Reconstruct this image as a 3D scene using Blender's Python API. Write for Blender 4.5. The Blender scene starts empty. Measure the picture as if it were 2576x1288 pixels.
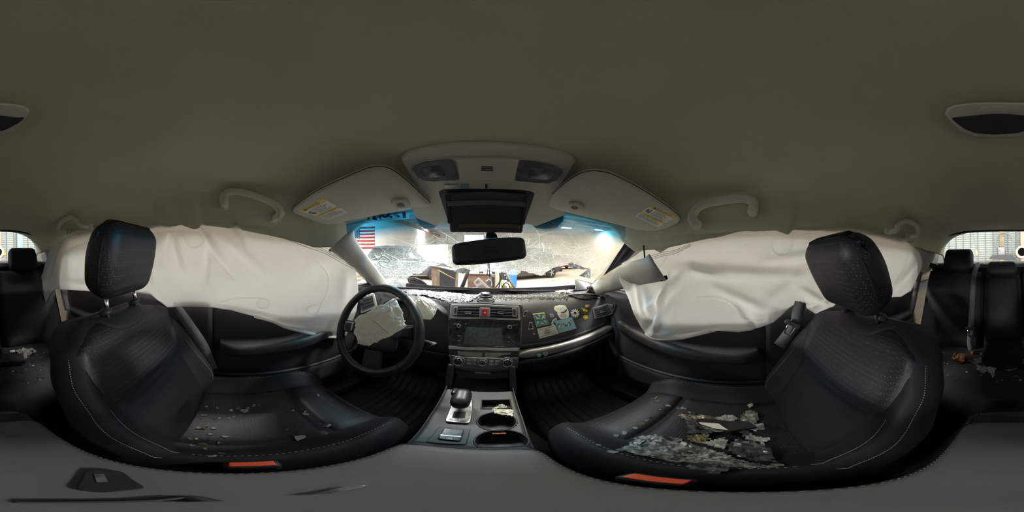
import bpy, bmesh, math, random
import numpy as np
from mathutils import Vector, Matrix
from mathutils.bvhtree import BVHTree
from mathutils import noise as mnoise

# ------------------------------------------------------------------ camera, world, exposure
scene = bpy.context.scene
COL = scene.collection
EYE = 1.25                                  # camera height above the workshop floor
OFF = Vector((0.0, 0.0, EYE))               # geometry is written in a car frame: x right, y forward, z from camera height
CAM = Vector((0.015, 0.0, 0.0))
RC = (Matrix.Rotation(math.radians(-0.8), 3, 'Y') @ Matrix.Rotation(math.radians(-8.25), 3, 'Z')
      @ Matrix.Rotation(math.radians(90), 3, 'X'))
cam_d = bpy.data.cameras.new('camera')
cam_d.type = 'PANO'
try:
    cam_d.panorama_type = 'EQUIRECTANGULAR'
except Exception:
    pass
try:
    cam_d.cycles.panorama_type = 'EQUIRECTANGULAR'
except Exception:
    pass
cam_d.clip_start = 0.01
cam_o = bpy.data.objects.new('camera', cam_d)
COL.objects.link(cam_o)
cam_o.matrix_world = Matrix.Translation(CAM + OFF) @ RC.to_4x4()
scene.camera = cam_o

world = bpy.data.worlds.new('world')
scene.world = world
world.use_nodes = True
world.node_tree.nodes['Background'].inputs[0].default_value = (0.75, 0.8, 0.85, 1)
world.node_tree.nodes['Background'].inputs[1].default_value = 0.3

LAMP_W = 390.0         # watts of the unseen lamps added beside the car to brighten the curtains
HOOD_W = 190.0          # watts of the unseen pair added above the bonnet to light dash and seats
FAR_W = 230.0           # watts of the ceiling lamps further ahead
WORK_W = 420.0          # watts of the bright work lamp ahead of the car
scene.view_settings.view_transform = 'Standard'
scene.view_settings.look = 'None'
scene.view_settings.gamma = 1.0
scene.view_settings.exposure = 0.3
scene.view_settings.use_curve_mapping = False
scene.cycles.use_denoising = True
try:
    scene.cycles.denoiser = 'OPENIMAGEDENOISE'
except Exception:
    pass
scene.cycles.max_bounces = 10
scene.cycles.diffuse_bounces = 6
scene.cycles.transparent_max_bounces = 16
scene.cycles.sample_clamp_indirect = 4.0
random.seed(7)

# ------------------------------------------------------------------ pixel rays (2576 x 1288 equirectangular)
def ray(u, v):
    a = (u - 1288.0) / 2576.0 * 2 * math.pi
    e = (644.0 - v) / 1288.0 * math.pi
    return RC @ Vector((math.sin(a) * math.cos(e), math.sin(e), -math.cos(a) * math.cos(e)))
def proj(P):
    d = RC.transposed() @ (Vector(P) - CAM)
    d.normalize()
    return (1288 + math.atan2(d.x, -d.z) / (2 * math.pi) * 2576, 644 - math.asin(d.y) / math.pi * 1288)
def px_x(u, v, x):
    d = ray(u, v); return CAM + d * ((x - CAM.x) / d.x)
def px_y(u, v, y):
    d = ray(u, v); return CAM + d * ((y - CAM.y) / d.y)
def px_z(u, v, z):
    d = ray(u, v); return CAM + d * ((z - CAM.z) / d.z)
def px_r(u, v, r):
    return CAM + ray(u, v) * r
def px_pl(u, v, p0, n):
    d = ray(u, v); return CAM + d * ((Vector(p0) - CAM).dot(n) / d.dot(n))
def px_plan(u, v, poly):
    d = ray(u, v)
    for (x0, y0), (x1, y1) in zip(poly[:-1], poly[1:]):
        ex, ey = x1 - x0, y1 - y0
        den = d.x * ey - d.y * ex
        if abs(den) < 1e-9: continue
        t = ((x0 - CAM.x) * ey - (y0 - CAM.y) * ex) / den
        s = ((x0 - CAM.x) * d.y - (y0 - CAM.y) * d.x) / den
        if t > 0 and -1e-6 <= s <= 1 + 1e-6: return CAM + d * t
    return None

def lerp(a, b, t): return a + (b - a) * t
def interp(tab, x):
    if x <= tab[0][0]: return tab[0][1]
    for (x0, y0), (x1, y1) in zip(tab[:-1], tab[1:]):
        if x <= x1: return y0 + (y1 - y0) * (x - x0) / (x1 - x0)
    return tab[-1][1]
def sinterp(tab, x):
    if x <= tab[0][0]: return tab[0][1]
    for (x0, y0), (x1, y1) in zip(tab[:-1], tab[1:]):
        if x <= x1:
            t = (x - x0) / (x1 - x0); t = t * t * (3 - 2 * t)
            return y0 + (y1 - y0) * t
    return tab[-1][1]
def resample(pts, n):
    pts = [Vector(p) for p in pts]
    L = [0]
    for a, b in zip(pts[:-1], pts[1:]): L.append(L[-1] + (b - a).length)
    out = []
    for i in range(n):
        s = L[-1] * i / (n - 1)
        for k in range(len(pts) - 1):
            if s <= L[k + 1] + 1e-9:
                d = L[k + 1] - L[k]
                out.append(pts[k].lerp(pts[k + 1], (s - L[k]) / d if d > 0 else 0)); break
    return out
def spline(pts, n):
    """Catmull-Rom through pts, n samples."""
    P = [Vector(p) for p in pts]
    P = [P[0] * 2 - P[1]] + P + [P[-1] * 2 - P[-2]]
    out = []; m = len(P) - 3
    for i in range(n):
        s = m * i / (n - 1); k = min(int(s), m - 1); t = s - k
        a, b, c, d = P[k], P[k + 1], P[k + 2], P[k + 3]
        out.append(0.5 * ((2 * b) + (c - a) * t + (2 * a - 5 * b + 4 * c - d) * t * t + (3 * b - a - 3 * c + d) * t ** 3))
    return out

# ------------------------------------------------------------------ objects
WLOC = {}
def put(name, geo, mat, parent=None, smooth=True, bevel=0, solid=0, sub=0, mats=None, fmat=None, off=0.0, auto=None):
    verts, faces = geo
    verts = [Vector(v) for v in verts]
    lo = Vector((min(v.x for v in verts), min(v.y for v in verts), min(v.z for v in verts)))
    hi = Vector((max(v.x for v in verts), max(v.y for v in verts), max(v.z for v in verts)))
    c = (lo + hi) / 2
    me = bpy.data.meshes.new(name)
    me.from_pydata([tuple(v - c) for v in verts], [], faces)
    me.update()
    bm = bmesh.new(); bm.from_mesh(me)
    bmesh.ops.recalc_face_normals(bm, faces=bm.faces)
    bm.to_mesh(me); bm.free()
    for m in (mats or [mat]): me.materials.append(m)
    if fmat:
        for p, i in zip(me.polygons, fmat): p.material_index = i
    for p in me.polygons: p.use_smooth = bool(smooth)
    o = bpy.data.objects.new(name, me)
    COL.objects.link(o)
    wl = c + OFF
    WLOC[o.name] = wl
    if parent is not None:
        o.parent = parent
        o.location = wl - WLOC[parent.name]
    else:
        o.location = wl
    if solid:
        m = o.modifiers.new('solid', 'SOLIDIFY'); m.thickness = solid; m.offset = off
    if bevel:
        m = o.modifiers.new('bevel', 'BEVEL'); m.width = bevel; m.segments = 2; m.limit_method = 'ANGLE'; m.angle_limit = 0.6
        try: m.harden_normals = False
        except Exception: pass
    if sub:
        m = o.modifiers.new('sub', 'SUBSURF'); m.levels = sub; m.render_levels = sub
    if smooth and auto is not None and not sub:
        try: me.set_sharp_from_angle(angle=auto)
        except Exception: pass
    return o
def tag(o, label=None, cat=None, group=None, kind=None):
    if label: o['label'] = label
    if cat: o['category'] = cat
    if group: o['group'] = group
    if kind: o['kind'] = kind
    return o
def thing(name, label, cat, loc, group=None, kind=None):
    o = bpy.data.objects.new(name, None)
    o.empty_display_size = 0.05
    COL.objects.link(o)
    o.location = Vector(loc) + OFF
    WLOC[o.name] = Vector(loc) + OFF
    return tag(o, label, cat, group, kind)
def copy_tree(o, delta, parent=None):
    c = o.copy(); COL.objects.link(c)
    if parent is None:
        c.location = o.location + Vector(delta); WLOC[c.name] = WLOC[o.name] + Vector(delta)
    else:
        c.parent = parent; WLOC[c.name] = WLOC[o.name] + Vector(delta)
    for ch in [k for k in bpy.data.objects if k.parent == o]:
        copy_tree(ch, delta, c)
    return c

# ------------------------------------------------------------------ geometry
def xf(geo, M):
    return [M @ Vector(v) for v in geo[0]], geo[1]
def mv(geo, d):
    d = Vector(d); return [Vector(v) + d for v in geo[0]], geo[1]
def join(*geos):
    V, F = [], []
    for g in geos:
        n = len(V); V += [Vector(v) for v in g[0]]; F += [tuple(i + n for i in f) for f in g[1]]
    return V, F
def frame(p, ex, ey, ez=None):
    ex = Vector(ex).normalized(); ey = Vector(ey)
    ez = ex.cross(ey).normalized() if ez is None else Vector(ez).normalized()
    ey = ez.cross(ex).normalized()
    M = Matrix.Identity(4)
    for i in range(3):
        M[i][0], M[i][1], M[i][2], M[i][3] = ex[i], ey[i], ez[i], p[i]
    return M
def rotm(axis, deg): return Matrix.Rotation(math.radians(deg), 4, axis)
def trm(x, y, z): return Matrix.Translation((x, y, z))

def rbox(sx, sy, sz, r, n=3, k=(2, 2, 2), deform=None):
    r = min(r, sx / 2 - 1e-5, sy / 2 - 1e-5, sz / 2 - 1e-5)
    def axis(s, kk):
        h = s / 2; a = [-h + r * i / n for i in range(n)]
        a += [lerp(-h + r, h - r, i / kk) for i in range(kk + 1)]
        a += [h - r + r * (i + 1) / n for i in range(n)]
        return a
    A = [axis(sx, k[0]), axis(sy, k[1]), axis(sz, k[2])]
    idx, V, F = {}, [], []
    H = (sx / 2, sy / 2, sz / 2)
    def vid(p):
        key = (round(p[0], 6), round(p[1], 6), round(p[2], 6))
        if key not in idx:
            idx[key] = len(V)
            q = Vector([max(-H[i] + r, min(H[i] - r, p[i])) for i in range(3)])
            d = Vector(p) - q
            m = max(abs(d.x), abs(d.y), abs(d.z))
            if d.length > 1e-9: d = d.normalized() * m
            V.append(q + d)
        return idx[key]
    for ax in range(3):
        b, c = (ax + 1) % 3, (ax + 2) % 3
        for s in (-1, 1):
            for i in range(len(A[b]) - 1):
                for j in range(len(A[c]) - 1):
                    quad = []
                    for (ii, jj) in ((i, j), (i + 1, j), (i + 1, j + 1), (i, j + 1)):
                        p = [0, 0, 0]; p[ax] = s * H[ax]; p[b] = A[b][ii]; p[c] = A[c][jj]
                        quad.append(vid(p))
                    F.append(tuple(quad) if s > 0 else tuple(reversed(quad)))
    if deform: V = [Vector(deform(v)) for v in V]
    return V, F
def box(sx, sy, sz, c=(0, 0, 0)):
    x, y, z = sx / 2, sy / 2, sz / 2; c = Vector(c)
    V = [c + Vector(p) for p in ((-x, -y, -z), (x, -y, -z), (x, y, -z), (-x, y, -z), (-x, -y, z), (x, -y, z), (x, y, z), (-x, y, z))]
    return V, [(0, 3, 2, 1), (4, 5, 6, 7), (0, 1, 5, 4), (1, 2, 6, 5), (2, 3, 7, 6), (3, 0, 4, 7)]
def tube(pts, rad, segs=8, closed=False, flat=(1.0, 1.0), up=None, cap=True):
    pts = [Vector(p) for p in pts]; n = len(pts)
    rad = rad if isinstance(rad, (list, tuple)) else [rad] * n
    T = []
    for i in range(n):
        a = pts[(i - 1) % n] if (closed or i > 0) else pts[i]
        b = pts[(i + 1) % n] if (closed or i < n - 1) else pts[i]
        T.append((b - a).normalized())
    N = Vector(up) if up is not None else (Vector((0, 0, 1)) if abs(T[0].z) < 0.9 else Vector((1, 0, 0)))
    V, F = [], []
    for i in range(n):
        if up is not None: N = Vector(up)
        N = (N - T[i] * N.dot(T[i])); N.normalize()
        B = T[i].cross(N)
        for k in range(segs):
            a = 2 * math.pi * k / segs
            V.append(pts[i] + N * math.cos(a) * rad[i] * flat[0] + B * math.sin(a) * rad[i] * flat[1])
    for i in range(n if closed else n - 1):
        j = (i + 1) % n
        for k in range(segs):
            l = (k + 1) % segs
            F.append((i * segs + k, i * segs + l, j * segs + l, j * segs + k))
    if not closed and cap:
        F.append(tuple(reversed(range(segs)))); F.append(tuple((n - 1) * segs + k for k in range(segs)))
    return V, F
def prism(outline, vec):
    P = [Vector(p) for p in outline]; n = len(P); vec = Vector(vec)
    V = P + [p + vec for p in P]
    F = [tuple(range(n)), tuple(reversed(range(n, 2 * n)))]
    for i in range(n): F.append((i, i + n, (i + 1) % n + n, (i + 1) % n))
    return V, F
def sheet(rows, closed=False):
    n, m = len(rows), len(rows[0])
    V = [Vector(p) for r in rows for p in r]; F = []
    for i in range(n - 1):
        for j in range(m if closed else m - 1):
            k = (j + 1) % m
            F.append((i * m + j, i * m + k, (i + 1) * m + k, (i + 1) * m + j))
    return V, F
def loft(rings, cap=True):
    V, F = sheet(rings, True); m = len(rings[0]); n = len(rings)
    if cap:
        F.append(tuple(range(m))); F.append(tuple((n - 1) * m + k for k in range(m)))
    return V, F
def lathe(prof, segs=24, M=None, cap0=True):
    V, F = [], []
    for r, h in prof:
        for k in range(segs):
            a = 2 * math.pi * k / segs
            V.append(Vector((r * math.cos(a), r * math.sin(a), h)))
    n = len(prof)
    for i in range(n - 1):
        for k in range(segs):
            l = (k + 1) % segs
            F.append((i * segs + k, i * segs + l, (i + 1) * segs + l, (i + 1) * segs + k))
    if cap0: F.append(tuple(range(segs)))
    F.append(tuple((n - 1) * segs + k for k in range(segs)))
    if M is not None: V = [M @ v for v in V]
    return V, F
def disc2(rx, ry, n=24, a0=0.0, a1=2 * math.pi):
    return [(rx * math.cos(a0 + (a1 - a0) * i / n), ry * math.sin(a0 + (a1 - a0) * i / n)) for i in range(n)]
def rrect(w, h, r, n=4):
    out = []
    for cx, cy, a in ((w / 2 - r, h / 2 - r, 0), (-w / 2 + r, h / 2 - r, 90), (-w / 2 + r, -h / 2 + r, 180), (w / 2 - r, -h / 2 + r, 270)):
        for i in range(n + 1):
            t = math.radians(a + 90 * i / n); out.append((cx + r * math.cos(t), cy + r * math.sin(t)))
    return out
def plate(out2, th, M):
    """flat outline in the xy plane of M, extruded along +z by th"""
    return prism([M @ Vector((x, y, 0)) for x, y in out2], M.to_3x3() @ Vector((0, 0, th)))
def roundpoly(pts, r=0.25, n=3):
    """cut the corners of a closed polygon of 3D points with small arcs"""
    P = [Vector(p) for p in pts]; out = []
    for i in range(len(P)):
        a, b, c = P[i - 1], P[i], P[(i + 1) % len(P)]
        p0 = b.lerp(a, r); p1 = b.lerp(c, r)
        for k in range(n + 1):
            t = k / n
            out.append(p0 * (1 - t) ** 2 + b * 2 * t * (1 - t) + p1 * t * t)
    return out
def text_geo(s, size, M, th=0.0004):
    cu = bpy.data.curves.new('t', 'FONT'); cu.body = s; cu.size = size; cu.align_x = 'CENTER'; cu.align_y = 'CENTER'; cu.extrude = th / 2
    cu.resolution_u = 2
    o = bpy.data.objects.new('t', cu); COL.objects.link(o)
    dg = bpy.context.evaluated_depsgraph_get(); dg.update()
    me = bpy.data.meshes.new_from_object(o.evaluated_get(dg))
    V = [M @ (v.co + Vector((0, 0, th / 2))) for v in me.vertices]; F = [tuple(p.vertices) for p in me.polygons]
    bpy.data.objects.remove(o); bpy.data.curves.remove(cu); bpy.data.meshes.remove(me)
    return V, F
def nz(p, s=1.0, seed=0.0):
    return mnoise.noise(Vector((p[0] * s + seed, p[1] * s - seed * 0.7, p[2] * s + seed * 1.3)))

# ------------------------------------------------------------------ materials
def srgb(*c):
    return tuple(((x / 255) / 12.92 if x / 255 <= 0.04045 else ((x / 255 + 0.055) / 1.055) ** 2.4) for x in c)
def pm(name, col, rough=0.6, metal=0.0, spec=0.5, var=None, bump=None, dots=None, sheen=0.0, coat=0.0, wave=None):
    m = bpy.data.materials.new(name); m.use_nodes = True
    nt = m.node_tree; N = nt.nodes; L = nt.links
    b = N['Principled BSDF']
    b.inputs['Base Color'].default_value = (*col, 1); b.inputs['Roughness'].default_value = rough
    b.inputs['Metallic'].default_value = metal
    b.inputs['Specular IOR Level'].default_value = spec
    if sheen: b.inputs['Sheen Weight'].default_value = sheen
    if coat: b.inputs['Coat Weight'].default_value = coat
    tc = N.new('ShaderNodeTexCoord')
    csock = None
    if var:
        s, amt = var[0], var[1]
        t = N.new('ShaderNodeTexNoise'); t.inputs['Scale'].default_value = s; t.inputs['Detail'].default_value = 5
        L.new(tc.outputs['Object'], t.inputs['Vector'])
        mx = N.new('ShaderNodeMixRGB'); mx.blend_type = 'MIX'
        c2 = var[2] if len(var) > 2 else tuple(max(0, c * (1 - amt)) for c in col)
        mx.inputs[1].default_value = (*col, 1); mx.inputs[2].default_value = (*c2, 1)
        rp = N.new('ShaderNodeMapRange'); rp.inputs[1].default_value = 0.42; rp.inputs[2].default_value = 0.62
        L.new(t.outputs['Fac'], rp.inputs[0]); 
        ml = N.new('ShaderNodeMath'); ml.operation = 'MULTIPLY'; ml.inputs[1].default_value = 1.0 if len(var) < 3 else amt
        L.new(rp.outputs[0], ml.inputs[0]); L.new(ml.outputs[0], mx.inputs[0])
        csock = mx.outputs[0]
    hs = None
    if dots:
        s, dcol, size = dots
        v = N.new('ShaderNodeTexVoronoi'); v.inputs['Scale'].default_value = s; v.inputs['Randomness'].default_value = 0.25
        L.new(tc.outputs['Object'], v.inputs['Vector'])
        mr = N.new('ShaderNodeMapRange'); mr.inputs[1].default_value = size; mr.inputs[2].default_value = size * 0.55
        L.new(v.outputs['Distance'], mr.inputs[0])
        mx = N.new('ShaderNodeMixRGB'); mx.inputs[1].default_value = (*col, 1); mx.inputs[2].default_value = (*dcol, 1)
        if csock: L.new(csock, mx.inputs[1])
        L.new(mr.outputs[0], mx.inputs[0]); csock = mx.outputs[0]; hs = mr.outputs[0]
    if csock: L.new(csock, b.inputs['Base Color'])
    if bump:
        s, st = bump[0], bump[1]
        bp = N.new('ShaderNodeBump'); bp.inputs['Strength'].default_value = st
        bp.inputs['Distance'].default_value = bump[2] if len(bump) > 2 else 0.002
        if hs is None:
            t = N.new('ShaderNodeTexNoise'); t.inputs['Scale'].default_value = s; t.inputs['Detail'].default_value = 3
            L.new(tc.outputs['Object'], t.inputs['Vector']); hs = t.outputs['Fac']
        L.new(hs, bp.inputs['Height']); L.new(bp.outputs[0], b.inputs['Normal'])
    elif hs is not None:
        bp = N.new('ShaderNodeBump'); bp.inputs['Strength'].default_value = 0.5; bp.inputs['Distance'].default_value = 0.001
        L.new(hs, bp.inputs['Height']); L.new(bp.outputs[0], b.inputs['Normal'])
    return m
def emis(name, col, st):
    m = bpy.data.materials.new(name); m.use_nodes = True
    nt = m.node_tree; nt.nodes.clear()
    e = nt.nodes.new('ShaderNodeEmission'); e.inputs[0].default_value = (*col, 1); e.inputs[1].default_value = st
    o = nt.nodes.new('ShaderNodeOutputMaterial'); nt.links.new(e.outputs[0], o.inputs[0])
    return m
def glassy(name, tint, gloss=0.06, rough=0.02):
    m = bpy.data.materials.new(name); m.use_nodes = True
    nt = m.node_tree; nt.nodes.clear()
    t = nt.nodes.new('ShaderNodeBsdfTransparent'); t.inputs[0].default_value = (*tint, 1)
    g = nt.nodes.new('ShaderNodeBsdfGlossy'); g.inputs['Roughness'].default_value = rough
    mx = nt.nodes.new('ShaderNodeMixShader'); mx.inputs[0].default_value = gloss
    o = nt.nodes.new('ShaderNodeOutputMaterial')
    nt.links.new(t.outputs[0], mx.inputs[1]); nt.links.new(g.outputs[0], mx.inputs[2]); nt.links.new(mx.outputs[0], o.inputs[0])
    return m
def cloth_mat(name, col, trans=0.45, bump=(9, 0.35, 0.02)):
    m = bpy.data.materials.new(name); m.use_nodes = True
    nt = m.node_tree; nt.nodes.clear(); N = nt.nodes; L = nt.links
    tc = N.new('ShaderNodeTexCoord')
    n1 = N.new('ShaderNodeTexNoise'); n1.inputs['Scale'].default_value = bump[0]; n1.inputs['Detail'].default_value = 4; n1.inputs['Distortion'].default_value = 0.8
    L.new(tc.outputs['Object'], n1.inputs['Vector'])
    bp = N.new('ShaderNodeBump'); bp.inputs['Strength'].default_value = bump[1]; bp.inputs['Distance'].default_value = bump[2]
    L.new(n1.outputs['Fac'], bp.inputs['Height'])
    d = N.new('ShaderNodeBsdfDiffuse'); d.inputs[0].default_value = (*col, 1)
    t = N.new('ShaderNodeBsdfTranslucent'); t.inputs[0].default_value = (*col, 1)
    L.new(bp.outputs[0], d.inputs['Normal']); L.new(bp.outputs[0], t.inputs['Normal'])
    mx = N.new('ShaderNodeMixShader'); mx.inputs[0].default_value = trans
    o = N.new('ShaderNodeOutputMaterial')
    L.new(d.outputs[0], mx.inputs[1]); L.new(t.outputs[0], mx.inputs[2]); L.new(mx.outputs[0], o.inputs[0])
    return m

M_HEAD = pm('headliner_fabric', (0.56, 0.545, 0.435), 0.95, spec=0.1, bump=(700, 0.25, 0.001), var=(3.0, 0.10))
M_GREY = pm('grey_trim_plastic', (0.60, 0.595, 0.53), 0.65, spec=0.3, bump=(500, 0.12, 0.0006), var=(6, 0.06))
M_LIGHTGREY = pm('pale_pillar_plastic', (0.43, 0.42, 0.395), 0.6, spec=0.3, bump=(500, 0.12, 0.0006), var=(7, 0.08))
M_BLACK = pm('black_plastic', (0.022, 0.022, 0.023), 0.5, spec=0.4, bump=(400, 0.15, 0.0006), var=(14, 0.5, (0.04, 0.04, 0.038)))
M_DASH = pm('soft_dash_plastic', (0.062, 0.062, 0.064), 0.5, spec=0.4, bump=(420, 0.25, 0.0008), var=(9, 0.5, (0.10, 0.097, 0.09)))
M_DOOR = pm('door_panel_plastic', (0.028, 0.028, 0.03), 0.55, spec=0.4, bump=(420, 0.2, 0.0008), var=(6, 0.4, (0.05, 0.05, 0.048)))
M_GLOSS = pm('gloss_black_panel', (0.012, 0.012, 0.013), 0.22, spec=0.5, var=(60, 0.5, (0.05, 0.05, 0.047)))
M_SILVER = pm('satin_silver_trim', (0.50, 0.49, 0.47), 0.38, metal=0.7)
M_SILVERW = pm('woven_silver_trim', (0.46, 0.45, 0.42), 0.42, metal=0.6, bump=(260, 0.4, 0.001))
M_CHROME = pm('chrome', (0.75, 0.75, 0.76), 0.14, metal=1.0)
M_STEEL = pm('bare_steel', (0.33, 0.33, 0.34), 0.4, metal=0.7, var=(30, 0.5))
M_FABRIC = pm('black_seat_fabric', (0.0115, 0.0115, 0.0125), 0.68, spec=0.32, bump=(500, 0.3, 0.001), var=(8, 0.4, (0.018, 0.018, 0.020)))
M_DOTS = pm('dotted_seat_fabric', (0.0095, 0.0095, 0.0108), 0.55, spec=0.5, dots=(155, (0.055, 0.058, 0.066), 0.30))
M_SHELL = pm('seat_back_shell', (0.016, 0.016, 0.017), 0.6, spec=0.3)
M_STITCH = pm('grey_thread', (0.30, 0.30, 0.30), 0.8)
M_LEATHER = pm('black_wheel_leather', (0.018, 0.018, 0.019), 0.38, spec=0.5, bump=(260, 0.2, 0.0008))
M_CONS = pm('console_plastic', (0.045, 0.046, 0.048), 0.5, spec=0.4, bump=(400, 0.2, 0.0008), var=(16, 0.4, (0.075, 0.074, 0.07)))
M_ARM = pm('grey_armrest_vinyl', (0.14, 0.14, 0.136), 0.55, spec=0.45, bump=(300, 0.2, 0.0008), var=(12, 0.3, (0.165, 0.165, 0.16)))
M_CARPET = pm('black_carpet', (0.012, 0.012, 0.012), 0.95, spec=0.1, bump=(300, 0.8, 0.004), var=(20, 0.5, (0.025, 0.024, 0.022)))
M_RUBBER = pm('rubber_mat', (0.055, 0.055, 0.055), 0.5, spec=0.5, var=(12, 0.5, (0.12, 0.12, 0.115)))
M_DARKMETAL = pm('dark_painted_metal', (0.03, 0.032, 0.036), 0.35, spec=0.5, metal=0.2)
M_AIRBAG = cloth_mat('airbag_fabric', (0.79, 0.785, 0.765), 0.5, (7, 0.25, 0.02))
M_BAG2 = cloth_mat('crumpled_airbag_fabric', (0.90, 0.885, 0.83), 0.25, (22, 0.5, 0.012))
M_THREAD = pm('brown_seam_thread', (0.40, 0.34, 0.28), 0.9)
M_WHITE = pm('white_plastic', (0.75, 0.74, 0.70), 0.5)
M_BELT = pm('grey_belt_webbing', (0.10, 0.10, 0.10), 0.8, bump=(900, 0.4, 0.001))
M_RED = pm('red_button_plastic', (0.72, 0.10, 0.05), 0.4)
M_HAZ = pm('hazard_red', (0.42, 0.03, 0.05), 0.3)
M_INK = pm('black_ink', (0.02, 0.02, 0.025), 0.6)
M_CREAM = pm('cream_sticker_vinyl', (0.75, 0.72, 0.62), 0.5)
M_YELLOW = pm('yellow_print', (0.70, 0.52, 0.06), 0.5)

# ================================================================== THE CAR SHELL (setting)
ROOF_C = [(-1.30, 0.200), (-1.15, 0.215), (-0.8, 0.245), (-0.3, 0.27), (0.0, 0.27), (0.2, 0.262), (0.35, 0.238), (0.45, 0.205), (0.54, 0.165)]
ROOF_X = [(-1.30, 0.49), (-1.15, 0.52), (-0.8, 0.572), (-0.3, 0.605), (0.0, 0.605), (0.2, 0.595), (0.35, 0.585), (0.54, 0.56)]
ROOF_E = [(-1.30, 0.01), (-1.15, 0.035), (-0.9, 0.075), (-0.6, 0.10), (-0.2, 0.115), (0.0, 0.10), (0.2, 0.060), (0.33, 0.030), (0.45, 0.030), (0.54, 0.10)]
def roof_z(x, y):
    xe = interp(ROOF_X, y); t = min(1.0, abs(x) / xe)
    ze = interp(ROOF_E, y); zc = interp(ROOF_C, y)
    return ze + (zc - ze) * (1 - t ** 4.2) ** 0.5
rows = []
NY = 60
for i in range(NY + 1):
    y = lerp(-1.30, 0.54, i / NY); r = []
    for j in range(81):
        a = (j / 80 - 0.5) * math.pi
        x = math.sin(a) * interp(ROOF_X, y)
        z = roof_z(x, y)
        w = max(0, abs(x) - 0.42) / 0.2
        z += 0.010 * w * nz((x, y * 1.0, 0), 5.5, 3.0) + 0.006 * w * nz((x * 2, y, 0), 13, 9.0)
        r.append(Vector((x, y, z)))
    rows.append(r)
ceiling = put('ceiling', sheet(rows), M_HEAD, solid=0.012, off=-1 if False else 1)
tag(ceiling, kind='structure')
ceiling['label'] = 'grey beige fabric headliner curving down over the side windows'

# car floor and footwells
def floor_z(x, y):
    z = -0.95
    t = max(0, 1 - (abs(x) / 0.17) ** 4) if abs(x) < 0.17 else 0
    z += 0.22 * t
    if y > 0.75: z += (y - 0.75) * 0.9
    if y < -0.62: z += min(0.16, (-0.62 - y) * 0.9)
    return z + 0.006 * nz((x, y, 0), 7)
rows = [[Vector((lerp(-0.72, 0.72, j / 48), lerp(-1.25, 1.18, i / 60), floor_z(lerp(-0.72, 0.72, j / 48), lerp(-1.25, 1.18, i / 60)))) for j in range(49)] for i in range(61)]
o = put('floor', sheet(rows), M_CARPET, solid=0.01); tag(o, kind='structure')
o['label'] = 'black carpeted car floor littered with debris'
# firewall
rows = [[Vector((lerp(-0.72, 0.72, j / 6), 1.20, lerp(-0.75, -0.24, i / 4))) for j in range(7)] for i in range(5)]
o = put('wall_front', sheet(rows), M_CARPET, solid=0.02); tag(o, kind='structure')
# rear bulkhead behind the bench, parcel shelf
rows = [[Vector((lerp(-0.62, 0.62, j / 6), lerp(-1.24, -1.37, i / 3), lerp(-0.9, -0.085, i / 3))) for j in range(7)] for i in range(4)]
o = put('wall_rear', sheet(rows), M_CARPET, solid=0.02); tag(o, kind='structure')

# windshield --------------------------------------------------------
def ws(s, t):
    T = Vector((0.575 * s, 0.435 + 0.08 * (1 - s * s), 0.122 + 0.048 * (1 - s * s)))
    B = Vector((0.685 * s, 0.86 + 0.36 * (1 - s * s), -0.222 - 0.045 * (1 - s * s)))
    p = T.lerp(B, t); b = 0.02 * math.sin(math.pi * t) * (1 - s * s)
    return p + Vector((0, b * 0.5, b))
HOLE = [(1022, 790), (1022, 702), (1040, 691), (1062, 687), (1078, 672), (1095, 668), (1120, 660), (1134, 672), (1150, 684), (1175, 683), (1200, 682), (1230, 684), (1260, 686),
        (1277, 688), (1287, 693), (1305, 691), (1311, 683), (1325, 682), (1347, 691), (1361, 693), (1372, 689), (1379, 680), (1394, 673), (1428, 667), (1437, 660),
        (1465, 671), (1487, 677), (1485, 696), (1499, 703), (1530, 790)]
def inside(p, poly):
    x, y = p; c = False
    for i in range(len(poly)):
        x0, y0 = poly[i - 1]; x1, y1 = poly[i]
        if (y0 > y) != (y1 > y) and x < (x1 - x0) * (y - y0) / (y1 - y0) + x0: c = not c
    return c
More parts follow.
